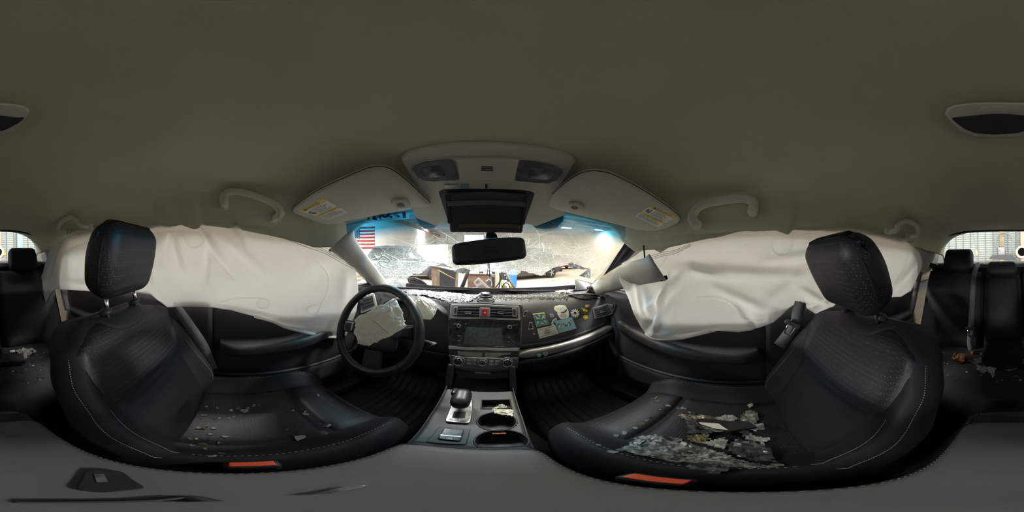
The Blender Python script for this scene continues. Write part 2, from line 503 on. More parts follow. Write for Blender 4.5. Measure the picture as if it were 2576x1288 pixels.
def windshield_mat():
    m = bpy.data.materials.new('cracked_windshield'); m.use_nodes = True
    nt = m.node_tree; nt.nodes.clear(); N = nt.nodes; L = nt.links
    def math_(op, a, b=None):
        n = N.new('ShaderNodeMath'); n.operation = op
        for i, x in enumerate((a, b)):
            if x is None: continue
            if isinstance(x, (int, float)): n.inputs[i].default_value = x
            else: L.new(x, n.inputs[i])
        return n.outputs[0]
    def rng(x, a, b, c=0.0, d=1.0):
        n = N.new('ShaderNodeMapRange'); L.new(x, n.inputs[0])
        for i, k in enumerate((a, b, c, d)): n.inputs[i + 1].default_value = k
        return n.outputs[0]
    at = N.new('ShaderNodeAttribute'); at.attribute_name = 'st'
    sx = N.new('ShaderNodeSeparateXYZ'); L.new(at.outputs['Vector'], sx.inputs[0])
    S, T = sx.outputs[0], sx.outputs[1]
    tc = N.new('ShaderNodeTexCoord')
    def vor(scale, rnd=1.0):
        v = N.new('ShaderNodeTexVoronoi'); v.feature = 'DISTANCE_TO_EDGE'; v.inputs['Scale'].default_value = scale; v.inputs['Randomness'].default_value = rnd
        L.new(tc.outputs['Object'], v.inputs['Vector']); return v.outputs['Distance']
    nzt = N.new('ShaderNodeTexNoise'); nzt.inputs['Scale'].default_value = 7; L.new(tc.outputs['Object'], nzt.inputs['Vector'])
    # crazing grows towards the torn lower edge
    craze = rng(math_('ADD', T, math_('MULTIPLY', math_('SUBTRACT', nzt.outputs['Fac'], 0.5), 0.55)), 0.26, 0.60)
    fine = math_('MULTIPLY', rng(vor(85), 0.03, 0.0), craze)
    mid = math_('MULTIPLY', rng(vor(24), 0.018, 0.0), rng(T, 0.12, 0.42))
    big = math_('MULTIPLY', rng(vor(7), 0.0045, 0.0), rng(T, 0.1, 0.25))
    crack = math_('MAXIMUM', math_('MAXIMUM', math_('MULTIPLY', fine, 0.85), math_('MULTIPLY', mid, 0.6)), math_('MULTIPLY', big, 0.7))
    haze = math_('ADD', math_('MULTIPLY', craze, 0.26), 0.03)
    # dirt film on the passenger side (brown) 
    dirt = math_('MULTIPLY', rng(S, 0.02, 0.75), rng(T, 0.10, 0.5, 0.35, 1.0))
    tr = N.new('ShaderNodeBsdfTransparent')
    band = rng(T, 0.20, 0.10)
    mxc = N.new('ShaderNodeMixRGB'); mxc.inputs[1].default_value = (0.93, 0.96, 0.95, 1); mxc.inputs[2].default_value = (0.05, 0.42, 0.72, 1)
    L.new(band, mxc.inputs[0])
    mxd = N.new('ShaderNodeMixRGB'); mxd.blend_type = 'MULTIPLY'; mxd.inputs[2].default_value = (0.70, 0.60, 0.42, 1)
    L.new(mxc.outputs[0], mxd.inputs[1]); L.new(dirt, mxd.inputs[0]); L.new(mxd.outputs[0], tr.inputs[0])
    gl = N.new('ShaderNodeBsdfGlossy'); gl.inputs['Roughness'].default_value = 0.05
    m1 = N.new('ShaderNodeMixShader'); m1.inputs[0].default_value = 0.04
    L.new(tr.outputs[0], m1.inputs[1]); L.new(gl.outputs[0], m1.inputs[2])
    di = N.new('ShaderNodeBsdfTranslucent'); di.inputs[0].default_value = (0.40, 0.45, 0.44, 1)
    d2 = N.new('ShaderNodeBsdfDiffuse'); d2.inputs[0].default_value = (0.34, 0.38, 0.37, 1)
    m2 = N.new('ShaderNodeMixShader'); m2.inputs[0].default_value = 0.4
    L.new(di.outputs[0], m2.inputs[1]); L.new(d2.outputs[0], m2.inputs[2])
    m3 = N.new('ShaderNodeMixShader')
    fac = haze
    L.new(fac, m3.inputs[0]); L.new(m1.outputs[0], m3.inputs[1]); L.new(m2.outputs[0], m3.inputs[2])
    # bright fracture lines
    ck = N.new('ShaderNodeBsdfTranslucent'); ck.inputs[0].default_value = (0.9, 0.97, 0.95, 1)
    ck2 = N.new('ShaderNodeBsdfDiffuse'); ck2.inputs[0].default_value = (0.8, 0.88, 0.86, 1)
    mk = N.new('ShaderNodeMixShader'); mk.inputs[0].default_value = 0.4
    L.new(ck.outputs[0], mk.inputs[1]); L.new(ck2.outputs[0], mk.inputs[2])
    # brown dried film
    df = N.new('ShaderNodeBsdfTranslucent'); df.inputs[0].default_value = (0.19, 0.18, 0.145, 1)
    m4 = N.new('ShaderNodeMixShader'); L.new(math_('MULTIPLY', dirt, 0.62), m4.inputs[0])
    L.new(m3.outputs[0], m4.inputs[1]); L.new(df.outputs[0], m4.inputs[2])
    m5 = N.new('ShaderNodeMixShader'); L.new(math_('MULTIPLY', crack, math_('SUBTRACT', 0.8, math_('MULTIPLY', dirt, 0.6))), m5.inputs[0]); L.new(m4.outputs[0], m5.inputs[1]); L.new(mk.outputs[0], m5.inputs[2])
    o = N.new('ShaderNodeOutputMaterial'); L.new(m5.outputs[0], o.inputs[0])
    return m
M_WS = windshield_mat()
M_FRIT = pm('black_glass_border', (0.012, 0.012, 0.02), 0.3)
NS, NT = 260, 130
V, F, ST = [], [], []
for i in range(NT + 1):
    for j in range(NS + 1):
        s, t = lerp(-1, 1, j / NS), i / NT
        p = ws(s, t)
        # the torn lower edge sags and ripples
        if t > 0.35:
            k = (t - 0.35) / 0.65
            p += Vector((0, 0, 1)) * (0.010 * k * nz(p, 14, 4) + 0.004 * k * nz(p, 40, 2)) + Vector((0, -1, 0)) * 0.02 * k * max(0, nz(p, 6, 8))
        V.append(p); ST.append((s, t, 0))
for i in range(NT):
    for j in range(NS):
        q = (i * (NS + 1) + j, i * (NS + 1) + j + 1, (i + 1) * (NS + 1) + j + 1, (i + 1) * (NS + 1) + j)
        c = (V[q[0]] + V[q[1]] + V[q[2]] + V[q[3]]) / 4
        u, v = proj(c)
        if not inside((u + 3 * nz(c, 30, 5), v + 3 * nz(c, 34, 1)), HOLE): F.append(q)
used = sorted({k for f in F for k in f}); mp = {k: i for i, k in enumerate(used)}
V = [V[k] for k in used]; ST = [ST[k] for k in used]; F = [tuple(mp[k] for k in f) for f in F]
window_1 = put('window_1', (V, F), M_WS); tag(window_1, kind='structure')
window_1['label'] = 'shattered windshield with a torn hole and blue shade band'
a = window_1.data.attributes.new('st', 'FLOAT_VECTOR', 'POINT')
for k, s in enumerate(ST): a.data[k].vector = s
# black ceramic border of the glass
for name, pts in (('glass_border', [ws(-1 + 0.0, t / 20) for t in range(21)]), ('glass_border', [ws(1.0, t / 20) for t in range(21)]), ('glass_border', [ws(lerp(-1, 1, k / 30), -0.05) for k in range(31)])):
    put(name, tube(pts, 0.022, 8, flat=(0.25, 1.0), up=(0, 0.5, 0.85)), M_FRIT, window_1)
put('glass_border', tube([ws(lerp(-1, 1, k / 30), 0.99) for k in range(31)], 0.02, 8, flat=(0.3, 1.0), up=(0, 0.5, 0.85)), M_FRIT, window_1)

# rear window -------------------------------------------------------
M_RG = glassy('rear_glass', (0.86, 0.90, 0.89), 0.05)
def rw(s, t):
    T = Vector((0.50 * s, -1.27 + 0.07 * (s * s), 0.198 - 0.055 * s ** 4 - 0.008 * s * s))
    B = Vector((0.60 * s, -1.86 + 0.2 * (s * s), -0.056))
    return T.lerp(B, t)
rows = [[rw(lerp(-1, 1, j / 24), i / 10) for j in range(25)] for i in range(11)]
window_2 = put('window_2', sheet(rows), M_RG); tag(window_2, kind='structure')
window_2['label'] = 'rear window above the parcel shelf'
for sgn in (-1, 1):
    put('glass_border', tube([rw(sgn, t / 10) + Vector((sgn * 0.01, 0, 0)) for t in range(11)], 0.012, 6), M_FRIT, window_2)
put('glass_border', tube([rw(lerp(-1, 1, k / 24), 0) + Vector((0, 0.0, 0.006)) for k in range(25)], 0.012, 6), M_FRIT, window_2)

# body sides: roof rails, A pillars, B pillars, sills outside the trim ---------------
def mirror(pts, s): return [Vector((p[0] * s, p[1], p[2])) for p in pts]
for n, s in (('wall_left', -1), ('wall_right', 1)):
    w = thing(n, ('left' if s < 0 else 'right') + ' body side of the car behind the trim', None, (0.7 * s, 0, -0.9), kind='structure')
    put('roof_rail', tube(mirror([(0.60, 0.44, 0.115), (0.635, 0.3, 0.125), (0.65, 0.0, 0.17), (0.65, -0.4, 0.18), (0.62, -0.8, 0.16), (0.56, -1.15, 0.10)], s), 0.045, 8), M_DARKMETAL, w)
    put('a_pillar', tube(mirror([(0.60, 0.42, 0.11), (0.655, 0.65, -0.05), (0.715, 0.90, -0.22), (0.72, 0.95, -0.35)], s), [0.035, 0.035, 0.042, 0.06], 8), M_DARKMETAL, w)
    put('b_pillar', tube(mirror([(0.75, -0.16, -0.20), (0.75, -0.16, -0.6), (0.74, -0.16, -0.95)], s), [0.03, 0.05, 0.06], 8), M_LIGHTGREY, w)
    put('sill', tube(mirror([(0.74, 1.1, -0.9), (0.74, 0, -0.93), (0.74, -1.2, -0.9)], s), 0.06, 8), M_DARKMETAL, w)
    # outer skin below the windows
    rows = [[Vector((s * (0.76 + 0.03 * math.sin(math.pi * i / 5)), lerp(-1.9, 1.25, j / 8), lerp(-1.0, -0.20, i / 5))) for j in range(9)] for i in range(6)]
    put('outer_skin', sheet(rows), M_DARKMETAL, w, solid=0.02)
    # quarter panel and C pillar outer closing
    rows = [[Vector((s * lerp(0.62, 0.74, i / 4), lerp(-1.12 - 0.15 * (1 - i / 4), -1.9, j / 6), lerp(0.17, -0.22, i / 4) - 0.25 * (j / 6) * (1 - i / 4))) for j in range(7)] for i in range(5)]
    put('quarter_panel', sheet(rows), M_DARKMETAL, w, solid=0.02)
# parcel shelf
o = put('parcel_shelf', rbox(1.22, 0.62, 0.03, 0.012), pm('shelf_carpet', (0.10, 0.10, 0.10), 1.0, spec=0.0, bump=(300, 0.5, 0.002))); o.location += Vector((0, -1.56, -0.075)); tag(o, 'grey carpeted parcel shelf below the rear window', 'shelf')
WLOC[o.name] = o.location.copy()

# ================================================================== THE WORKSHOP AROUND THE CAR (setting)
M_CONC = pm('tan_dusty_concrete', (0.56, 0.47, 0.37), 0.85, spec=0.2, var=(0.7, 0.22), bump=(8, 0.2, 0.01))
M_WALLW = pm('white_wall_panel', (0.74, 0.75, 0.74), 0.8, var=(0.4, 0.06))
M_SIDING = pm('white_metal_siding', (0.42, 0.455, 0.44), 0.5, var=(0.8, 0.08))
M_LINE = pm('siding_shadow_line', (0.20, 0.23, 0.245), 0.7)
M_CEILG = pm('pale_blue_deck', (0.72, 0.78, 0.82), 0.7)
M_PURLIN = pm('blue_grey_steel', (0.42, 0.48, 0.54), 0.6)
M_REDST = pm('red_brown_steel', (0.36, 0.13, 0.09), 0.7)
M_WOOD = pm('pale_wood_post', (0.38, 0.29, 0.18), 0.8, var=(6, 0.3))
GZ = -EYE
GX0, GX1, GY0, GY1, GH = -9.0, 15.0, -6.2, 27.0, 4.1
o = put('garage_floor', box(GX1 - GX0, GY1 - GY0, 0.1, ((GX0 + GX1) / 2, (GY0 + GY1) / 2, GZ - 0.05)), M_CONC, smooth=False); tag(o, kind='structure')
o = put('garage_ceiling', box(GX1 - GX0, GY1 - GY0, 0.1, ((GX0 + GX1) / 2, (GY0 + GY1) / 2, GH + 0.05)), M_CEILG, smooth=False); tag(o, kind='structure')
o = put('garage_wall_left', box(0.1, GY1 - GY0, GH - GZ, (GX0 - 0.05, (GY0 + GY1) / 2, (GH + GZ) / 2)), M_WALLW, smooth=False); tag(o, kind='structure')
o = put('garage_wall_right', box(0.1, GY1 - GY0, GH - GZ, (GX1 + 0.05, (GY0 + GY1) / 2, (GH + GZ) / 2)), M_WALLW, smooth=False); tag(o, kind='structure')
o = put('garage_wall_front', box(GX1 - GX0, 0.1, GH - GZ, ((GX0 + GX1) / 2, GY1 + 0.05, (GH + GZ) / 2)), M_WALLW, smooth=False); tag(o, kind='structure')
wr = put('garage_wall_rear', box(GX1 - GX0, 0.1, GH - GZ, ((GX0 + GX1) / 2, GY0 - 0.05, (GH + GZ) / 2)), M_SIDING, smooth=False); tag(wr, kind='structure')
# siding: horizontal laps and vertical ribs on the rear wall seen through the rear window
k = 0
lap = box(6.6, 0.02, 0.012)
for i in range(26):
    put('siding_lap', mv(lap, (0.4, GY0 + 0.012, -0.85 + i * 0.085)), M_LINE, wr, smooth=False)
rib = box(0.03, 0.03, 2.6)
for i in range(22):
    put('siding_rib', mv(rib, (-2.6 + i * 0.29, GY0 + 0.016, 0.2)), M_LINE, wr, smooth=False)
# ceiling purlins
for i in range(16):
    o = put('trim_%d' % (i + 1), box(GX1 - GX0, 0.09, 0.22, ((GX0 + GX1) / 2, 2 + i * 1.6, GH - 0.12)), M_PURLIN, smooth=False); tag(o, kind='structure')
o = put('trim_17', box(0.25, GY1 - 2, 0.34, (GX0 + 0.6, GY1 / 2 + 1, GH - 0.7)), M_REDST, smooth=False, bevel=0.02); tag(o, kind='structure')
o['label'] = 'red brown steel beam under the workshop roof along the white wall'
# ceiling lamps
M_LAMP = emis('lamp_lens', (1.0, 0.98, 0.95), 30.0)
def lamp(x, y, w=1.3, d=0.5, watts=None, label=None, grp='ceiling lamps of the workshop', z=None):
    z = GH - 0.36 if z is None else z
    t = thing('ceiling_lamp', label or 'unseen long white ceiling lamp added under the workshop roof for light around the car', 'lamp', (x, y, z + 0.1), grp)
    put('housing', rbox(w + 0.1, d + 0.1, 0.10, 0.03), M_WHITE, t).location += Vector((0, 0, 0))
    bpy.data.objects[-1] if False else None
    h = [c for c in bpy.data.objects if c.parent == t][-1]; h.location = (0, 0, 0)
    l = put('lens', box(w, d, 0.02, (x, y, z + 0.04)), M_LAMP, t, smooth=False)
    ld = bpy.data.lights.new('lamp_light', 'AREA'); ld.shape = 'RECTANGLE'; ld.size = w; ld.size_y = d; ld.energy = watts or LAMP_W
    ld.color = (1.0, 0.985, 0.96)
    lo = bpy.data.objects.new('lamp_light', ld); COL.objects.link(lo); lo.parent = t; lo.location = (0, 0, -0.10)
    return t
p = px_z(1425, 575, GH - 0.4); lamp(p.x, p.y, watts=FAR_W, label='white ceiling lamp above the far red car')
p = px_z(1525, 583, GH - 0.4); lamp(min(p.x, 14), p.y, watts=FAR_W, label='white ceiling lamp close to the right workshop wall')
p = px_z(1072, 574, GH - 0.4); lamp(p.x, p.y, watts=FAR_W, label='white ceiling lamp above the steel pipe rack')
for (x, y, w) in ((-4.5, 0.2, LAMP_W), (4.8, 0.2, LAMP_W), (-5, 9, FAR_W), (8.5, 10, FAR_W), (0.4, 6.0, FAR_W * 1.4), (-4.0, -2.6, LAMP_W * 0.5), (4.2, -2.6, LAMP_W * 0.5), (-1.5, 2.5, HOOD_W), (1.5, 2.5, HOOD_W)):  # unseen lamps, added for the light they throw on curtains, cabin and workshop
    lamp(x, y, watts=w)
# the glaring work lamp ahead, on its own pole
p = px_y(1192, 601, 9.5)
wl = thing('work_lamp', 'glaring white work lamp on a tall stand ahead of the car', 'lamp', (p.x, p.y, GZ))
put('pole', tube([(p.x, p.y + 0.15, GZ), (p.x, p.y + 0.15, p.z)], 0.03, 8), M_DARKMETAL, wl)
put('base', lathe([(0.35, 0), (0.35, 0.03), (0.05, 0.06)], 16, trm(p.x, p.y + 0.15, GZ)), M_DARKMETAL, wl)
put('housing', rbox(1.20, 0.16, 0.50, 0.04), M_DARKMETAL, wl).location = Vector((p.x, p.y + 0.10, p.z)) - Vector((p.x, p.y, GZ))
put('lens', box(1.10, 0.02, 0.42, (p.x, p.y, p.z)), emis('work_lamp_lens', (1, 1, 1), 60.0), wl, smooth=False)
ld = bpy.data.lights.new('work_light', 'AREA'); ld.shape = 'RECTANGLE'; ld.size = 1.10; ld.size_y = 0.42; ld.energy = WORK_W
lo = bpy.data.objects.new('work_light', ld); COL.objects.link(lo); lo.parent = wl
lo.location = Vector((0, -0.03, p.z - GZ)); lo.rotation_euler = (math.radians(-90), 0, 0)

# ================================================================== OVERHEAD
def plane3(a, b, c):
    n = (b - a).cross(c - a).normalized(); return a, n
def on_plane(pts, P, N): return [px_pl(u, v, P, N) for u, v in pts]
def toward(N, P):
    """unit normal pointing to the camera"""
    return N if (CAM - P).dot(N) > 0 else -N

# overhead console with map lamps, sunglasses bin and sensor cover wings
OC_P = Vector((0, 0.30, 0.236)); OC_N = Vector((0, -0.40, -1)).normalized()
oc = thing('overhead_console', 'grey overhead console with two map lamps above the mirror', 'overhead console', (0.0, 0.42, 0.20))
outl = [(1008, 396), (1030, 381), (1075, 370), (1130, 362), (1180, 359), (1230, 359), (1280, 361), (1340, 366), (1400, 379), (1445, 395), (1449, 408), (1440, 425),
        (1410, 470), (1395, 505), (1424, 525), (1418, 556), (1402, 575), (1370, 578), (1346, 575), (1336, 566), (1322, 564), (1222, 562), (1128, 562), (1112, 561), (1103, 567), (1092, 576), (1070, 578), (1056, 570), (1046, 552),
        (1032, 520), (1058, 500), (1045, 465), (1020, 425), (1008, 408)]
pts = on_plane(outl, OC_P, OC_N)
body = put('console_body', prism(pts, OC_N * -0.016), M_GREY, oc, smooth=True, bevel=0.005, auto=0.5)
# raised rim towards the headliner
rim = on_plane([(1008, 396), (1030, 381), (1075, 370), (1130, 362), (1180, 359), (1230, 359), (1280, 361), (1340, 366), (1400, 379), (1445, 395), (1449, 408), (1425, 450), (1395, 500)], OC_P, OC_N)
# inner panel
inner = on_plane([(1036, 428), (1040, 412), (1060, 405), (1140, 396), (1222, 394), (1310, 399), (1400, 418), (1415, 430), (1408, 446), (1390, 460), (1360, 466), (1290, 458), (1222, 458), (1150, 455), (1085, 458), (1060, 455), (1045, 442)], OC_P + OC_N * 0.001, OC_N)
put('lamp_bezel', prism(roundpoly(inner, 0.2), OC_N * 0.003), M_GREY, oc, bevel=0.001, auto=0.5)
M_LENS = pm('smoked_lamp_lens', (0.10, 0.105, 0.11), 0.25, spec=0.6, bump=(240, 0.3, 0.001), var=(40, 0.4, (0.2, 0.2, 0.2)))
for lens in ([(1038, 424), (1045, 414), (1065, 407), (1140, 399), (1155, 452), (1090, 455), (1066, 453), (1052, 444)], [(1308, 401), (1390, 414), (1412, 425), (1415, 434), (1400, 452), (1380, 460), (1350, 459), (1295, 454)]):
    lp = on_plane(lens, OC_P + OC_N * 0.004, OC_N)
    l = put('map_lamp_lens', prism(roundpoly(lp, 0.15), OC_N * 0.003), M_LENS, oc, bevel=0.001, auto=0.5)
    c = sum((p for p in lp), Vector()) / len(lp)
    lp2 = [c + (p - c) * 0.55 + OC_N * 0.003 for p in lp]
    put('reflector', prism(roundpoly(lp2, 0.25), OC_N * 0.0012), pm('lamp_reflector', (0.16, 0.16, 0.165), 0.4, metal=0.2, var=(90, 0.5)), l)
mp_ = on_plane([(1150, 398), (1306, 400), (1293, 455), (1158, 453)], OC_P + OC_N * 0.0042, OC_N)
put('centre_panel', prism(mp_, OC_N * 0.004), M_GREY, oc, bevel=0.0015, auto=0.5)
for k in range(3):
    g = on_plane([(1210, 418.5 + k * 4.3), (1240, 419 + k * 4.3), (1240, 421 + k * 4.3), (1210, 420.5 + k * 4.3)], OC_P + OC_N * 0.0083, OC_N)
    put('microphone_slot', prism(g, OC_N * 0.0012), M_INK, oc, smooth=False)
bt = on_plane([(1116, 463), (1154, 463), (1153, 472), (1120, 472)], OC_P + OC_N * 0.001, OC_N)
put('release_button', prism(roundpoly(bt, 0.2), OC_N * 0.004), M_SILVER, oc, bevel=0.001, auto=0.5)
bt = on_plane([(1158, 463), (1178, 463), (1178, 472), (1158, 472)], OC_P + OC_N * 0.001, OC_N)
put('button_lens', prism(roundpoly(bt, 0.2), OC_N * 0.003), pm('blue_grey_lens', (0.2, 0.28, 0.36), 0.3), oc, bevel=0.001, auto=0.5)
bt = on_plane([(1221, 464), (1226, 464), (1226, 473), (1221, 473)], OC_P + OC_N * 0.001, OC_N)
put('screw_slot', prism(bt, OC_N * 0.002), M_INK, oc, smooth=False)
# sunglasses bin hanging open: recess and tilted door
rc = on_plane([(1103, 482), (1115, 477), (1222, 475), (1330, 480), (1345, 487), (1320, 560), (1128, 560)], OC_P + OC_N * 0.0006, OC_N)
put('bin_recess', prism(roundpoly(rc, 0.1), OC_N * 0.0012), M_INK, oc, smooth=False)
H0 = px_pl(1122, 484, OC_P, OC_N); H1 = px_pl(1326, 486, OC_P, OC_N)
D0 = px_y(1130, 583, 0.49); D1 = px_y(1317, 587, 0.49)
ex = (H1 - H0).normalized(); dn = ((D0 + D1) - (H0 + H1)); L_ = dn.length / 2; ey = dn.normalized(); 
W_ = (H1 - H0).length; mid = (H0 + H1 + D0 + D1) / 4
Mf = frame(mid, ex, ey)
M_BIN = pm('dark_bin_plastic', (0.055, 0.058, 0.065), 0.35, spec=0.5)
bin_ = put('sunglasses_bin', xf(rbox(W_, L_, 0.02, 0.008), Mf), M_BIN, oc)
put('bin_lip', xf(rbox(W_ * 0.96, 0.014, 0.008, 0.003), Mf @ trm(0, -L_ * 0.24, -0.014 if Mf.to_3x3().col[2].y > 0 else 0.014)), pm('bin_lip_plastic', (0.12, 0.12, 0.13), 0.4), bin_)
sg = -1 if Mf.to_3x3().col[2].y > 0 else 1
put('bin_inner', xf(rbox(W_ * 0.88, L_ * 0.6, 0.006, 0.002), Mf @ trm(0, L_ * 0.08, sg * 0.011)), pm('bin_felt', (0.025, 0.026, 0.032), 0.6), bin_)
put('bin_ledge', xf(rbox(W_ * 0.8, L_ * 0.1, 0.010, 0.003), Mf @ trm(0.01, L_ * 0.30, sg * 0.014)), pm('bin_ledge_plastic', (0.10, 0.085, 0.06), 0.5), bin_)
for s in (-1, 1):
    put('bin_arm', xf(rbox(0.012, L_ * 0.7, 0.03, 0.003), Mf @ trm(s * (W_ / 2 - 0.004), -L_ * 0.1, 0.0)), M_BLACK, bin_)
# outline of a peeled sticker on the passenger wing (left blank)
# rear view mirror --------------------------------------------------
mr = thing('rearview_mirror', 'dark framed rear view mirror hanging from the windshield', 'mirror', (0, 0.55, 0.0))
mc = px_y(1230, 633, 0.50)
mL, mR = px_y(1139, 642, 0.50), px_y(1322, 624, 0.50)
ex = (mR - mL).normalized()
Mm = frame(mc, ex, Vector((0, 0.12, 1)) - ex * 0.0, None)
Mm = frame(mc, ex, Vector((0, 0.15, 1)))
def mdef(v):
    t = abs(v.x) / 0.135
    s = 1.0 - 0.22 * t ** 3
    return Vector((v.x, v.y * s, v.z + 0.012 * (1 - t * t)))
put('mirror_case', xf(rbox((mR - mL).length, 0.074, 0.036, 0.016, n=4, k=(8, 2, 2), deform=mdef), Mm), M_BLACK, mr)
zdir = 1 if (Mm.to_3x3().col[2]).dot(CAM - mc) > 0 else -1
gl_out = []
w2, h2 = (mR - mL).length / 2 - 0.012, 0.029
for x, y in rrect(2 * w2, 2 * h2, 0.02, 5): gl_out.append((x, y * (1 - 0.2 * (abs(x) / 0.135) ** 3)))
M_MIRROR = pm('mirror_glass', (0.10, 0.13, 0.17), 0.05, metal=0.9)
put('mirror_glass', plate(gl_out, 0.004, Mm @ trm(0, 0.0, zdir * 0.0285)), M_MIRROR, mr, bevel=0.001, auto=0.5)
put('mirror_arm', tube([mc + Vector((0, 0.02, 0.02)), mc + Vector((0.0, 0.06, 0.06)), mc + Vector((0, 0.10, 0.075))], [0.014, 0.012, 0.02], 10), M_BLACK, mr)
bl = px_y(1237, 600, 0.53)
put('mirror_ball_socket', lathe([(0.006, -0.014), (0.018, -0.012), (0.02, 0), (0.018, 0.012), (0.006, 0.014)], 16, frame(bl, (1, 0, 0), (0, 0.3, 1))), M_BLACK, mr)
for (u, v0, v1) in ((1227, 654, 694), (1230, 654, 696)):
    put('mirror_cable', tube([px_y(u, v0, 0.53), px_y(u + 1, (v0 + v1) / 2, 0.545), px_y(u + (2 if u > 1228 else -2), v1, 0.56)], 0.0016, 6), M_BLACK, mr)

M_GREYD = pm('dark_grey_clip', (0.14, 0.14, 0.13), 0.6)
# sun visors ---------------------------------------------------------
M_LABELW = pm('visor_label_paper', (0.86, 0.85, 0.81), 0.6)
M_LABELY = pm('visor_label_yellow', (0.80, 0.62, 0.14), 0.6)
M_LABINK = pm('visor_label_ink', (0.16, 0.16, 0.155), 0.7)
def visor(outline, P, N, name, label, lab, clip, flip):
    t = thing(name, label, 'sun visor', P)
    N = toward(N, P)
    pts = roundpoly(on_plane(outline, P, N), 0.3, 3)
    c = sum(pts, Vector()) / len(pts)
    # pillow profile: rim, body, rim
    rings = []
    for k, (sc, dz) in enumerate(((0.93, 0.0125), (0.975, 0.0105), (0.995, 0.006), (1.0, 0.0), (0.995, -0.006), (0.96, -0.010))):
        rings.append([c + (p - c) * sc + N * dz for p in pts])
    put('visor_body', loft(rings), M_GREY, t, auto=0.9)
    put('visor_seam', tube([c + (p - c) * 1.002 + N * 0.0025 for p in pts], 0.0012, 6, closed=True), M_BLACK, t)
    # warning label: corners lab = (tl, tr, br, bl) as printed
    Q = [px_pl(u, v, P + N * 0.0127, N) for u, v in lab]
    def q(a, b):   # a across, b down
        return Q[0].lerp(Q[1], a).lerp(Q[3].lerp(Q[2], a), b)
    def strip(a0, a1, b0, b1, lift, th=0.0003):
        return prism([q(a0, b0) + N * lift, q(a1, b0) + N * lift, q(a1, b1) + N * lift, q(a0, b1) + N * lift], N * th)
    lo = put('warning_label', strip(0, 1, 0, 1, 0), M_LABELW, t, smooth=False)
    put('label_band', strip(0.0, 1, 0, 0.16, 0.0003), M_LABELY, lo, smooth=False)
    put('label_band', strip(0.0, 1, 0.56, 0.68, 0.0003), M_LABELY, lo, smooth=False)
    exl = (Q[1] - Q[0]).normalized()
    def txt(s, a, b, size):
        Mt = frame(q(a, b) + N * 0.0006, exl, N.cross(exl), N)
        return text_geo(s, size, Mt, 0.0002)
    put('label_lettering', txt('WARNING', 0.45, 0.08, 0.0155), M_LABINK, lo, smooth=False)
    put('label_triangle', prism([q(0.12, 0.14) + N * 0.0006, q(0.22, 0.14) + N * 0.0006, q(0.17, 0.02) + N * 0.0006], N * 0.0002), M_LABINK, lo, smooth=False)
    put('label_lettering', txt('AVERTISSEMENT', 0.5, 0.62, 0.0105), M_LABINK, lo, smooth=False)
    lines = [strip(0.28, 0.70 + 0.22 * ((k * 37) % 10) / 10, b, b + 0.018, 0.0003) for k, b in enumerate((0.20, 0.26, 0.32, 0.38, 0.44, 0.50))]
    lines += [strip(0.06, 0.75 + 0.2 * ((k * 53) % 10) / 10, b, b + 0.016, 0.0003) for k, b in enumerate((0.72, 0.77, 0.82, 0.87, 0.92))]
    put('label_print', join(*lines), M_LABINK, lo, smooth=False)
    put('label_pictogram', join(strip(0.05, 0.12, 0.26, 0.44, 0.0003), strip(0.09, 0.22, 0.36, 0.48, 0.0003), strip(0.15, 0.20, 0.22, 0.34, 0.0003)), M_LABINK, lo, smooth=False)
    # clip that holds the inner end
    cc = [px_pl(u, v, P + N * 0.013, N) for u, v in clip]
    k = put('visor_clip', prism(roundpoly(cc, 0.25), N * 0.008), M_GREY, t, bevel=0.002, auto=0.5)
    m = sum(cc, Vector()) / len(cc)
    put('clip_slot', prism([m + (p - m) * Vector((1, 1, 1)).x * 0.38 + N * 0.0082 for p in cc], N * 0.001), M_GREYD, k, smooth=False)
    return t
P, N = plane3(px_z(948, 416, 0.212), px_x(739, 524, -0.515), px_y(939, 537, 0.415))
visor([(736, 526), (740, 517), (802, 475), (871, 444), (922, 422), (948, 416), (973, 419), (994, 429), (1024, 453), (1060, 487), (1084, 509), (1074, 516), (1041, 514), (1020, 520), (1004, 526), (939, 537), (871, 552), (845, 559), (826, 560), (802, 556), (768, 542), (740, 532)],
      P, N, 'sun_visor', 'grey driver sun visor with a bright yellow warning label', [(752, 531), (812, 499), (875, 534), (825, 552)],
      [(983, 507), (992, 498), (1022, 498), (1034, 514), (1028, 520), (1004, 520), (990, 514)], False)
P, N = plane3(px_z(1495, 430, 0.205), px_x(1708, 550, 0.525), px_y(1540, 556, 0.42))
visor([(1376, 512), (1380, 500), (1402, 475), (1440, 445), (1465, 432), (1495, 427), (1530, 432), (1570, 450), (1640, 490), (1700, 533), (1712, 546), (1708, 556), (1680, 570), (1640, 577), (1600, 572), (1540, 556), (1480, 541), (1445, 533), (1410, 524)],
      P, N, 'sun_visor', 'grey passenger sun visor with a faded yellow warning label', [(1640, 516), (1702, 546), (1655, 572), (1597, 543)],
      [(1424, 515), (1432, 506), (1455, 508), (1470, 517), (1462, 527), (1436, 527)], True)

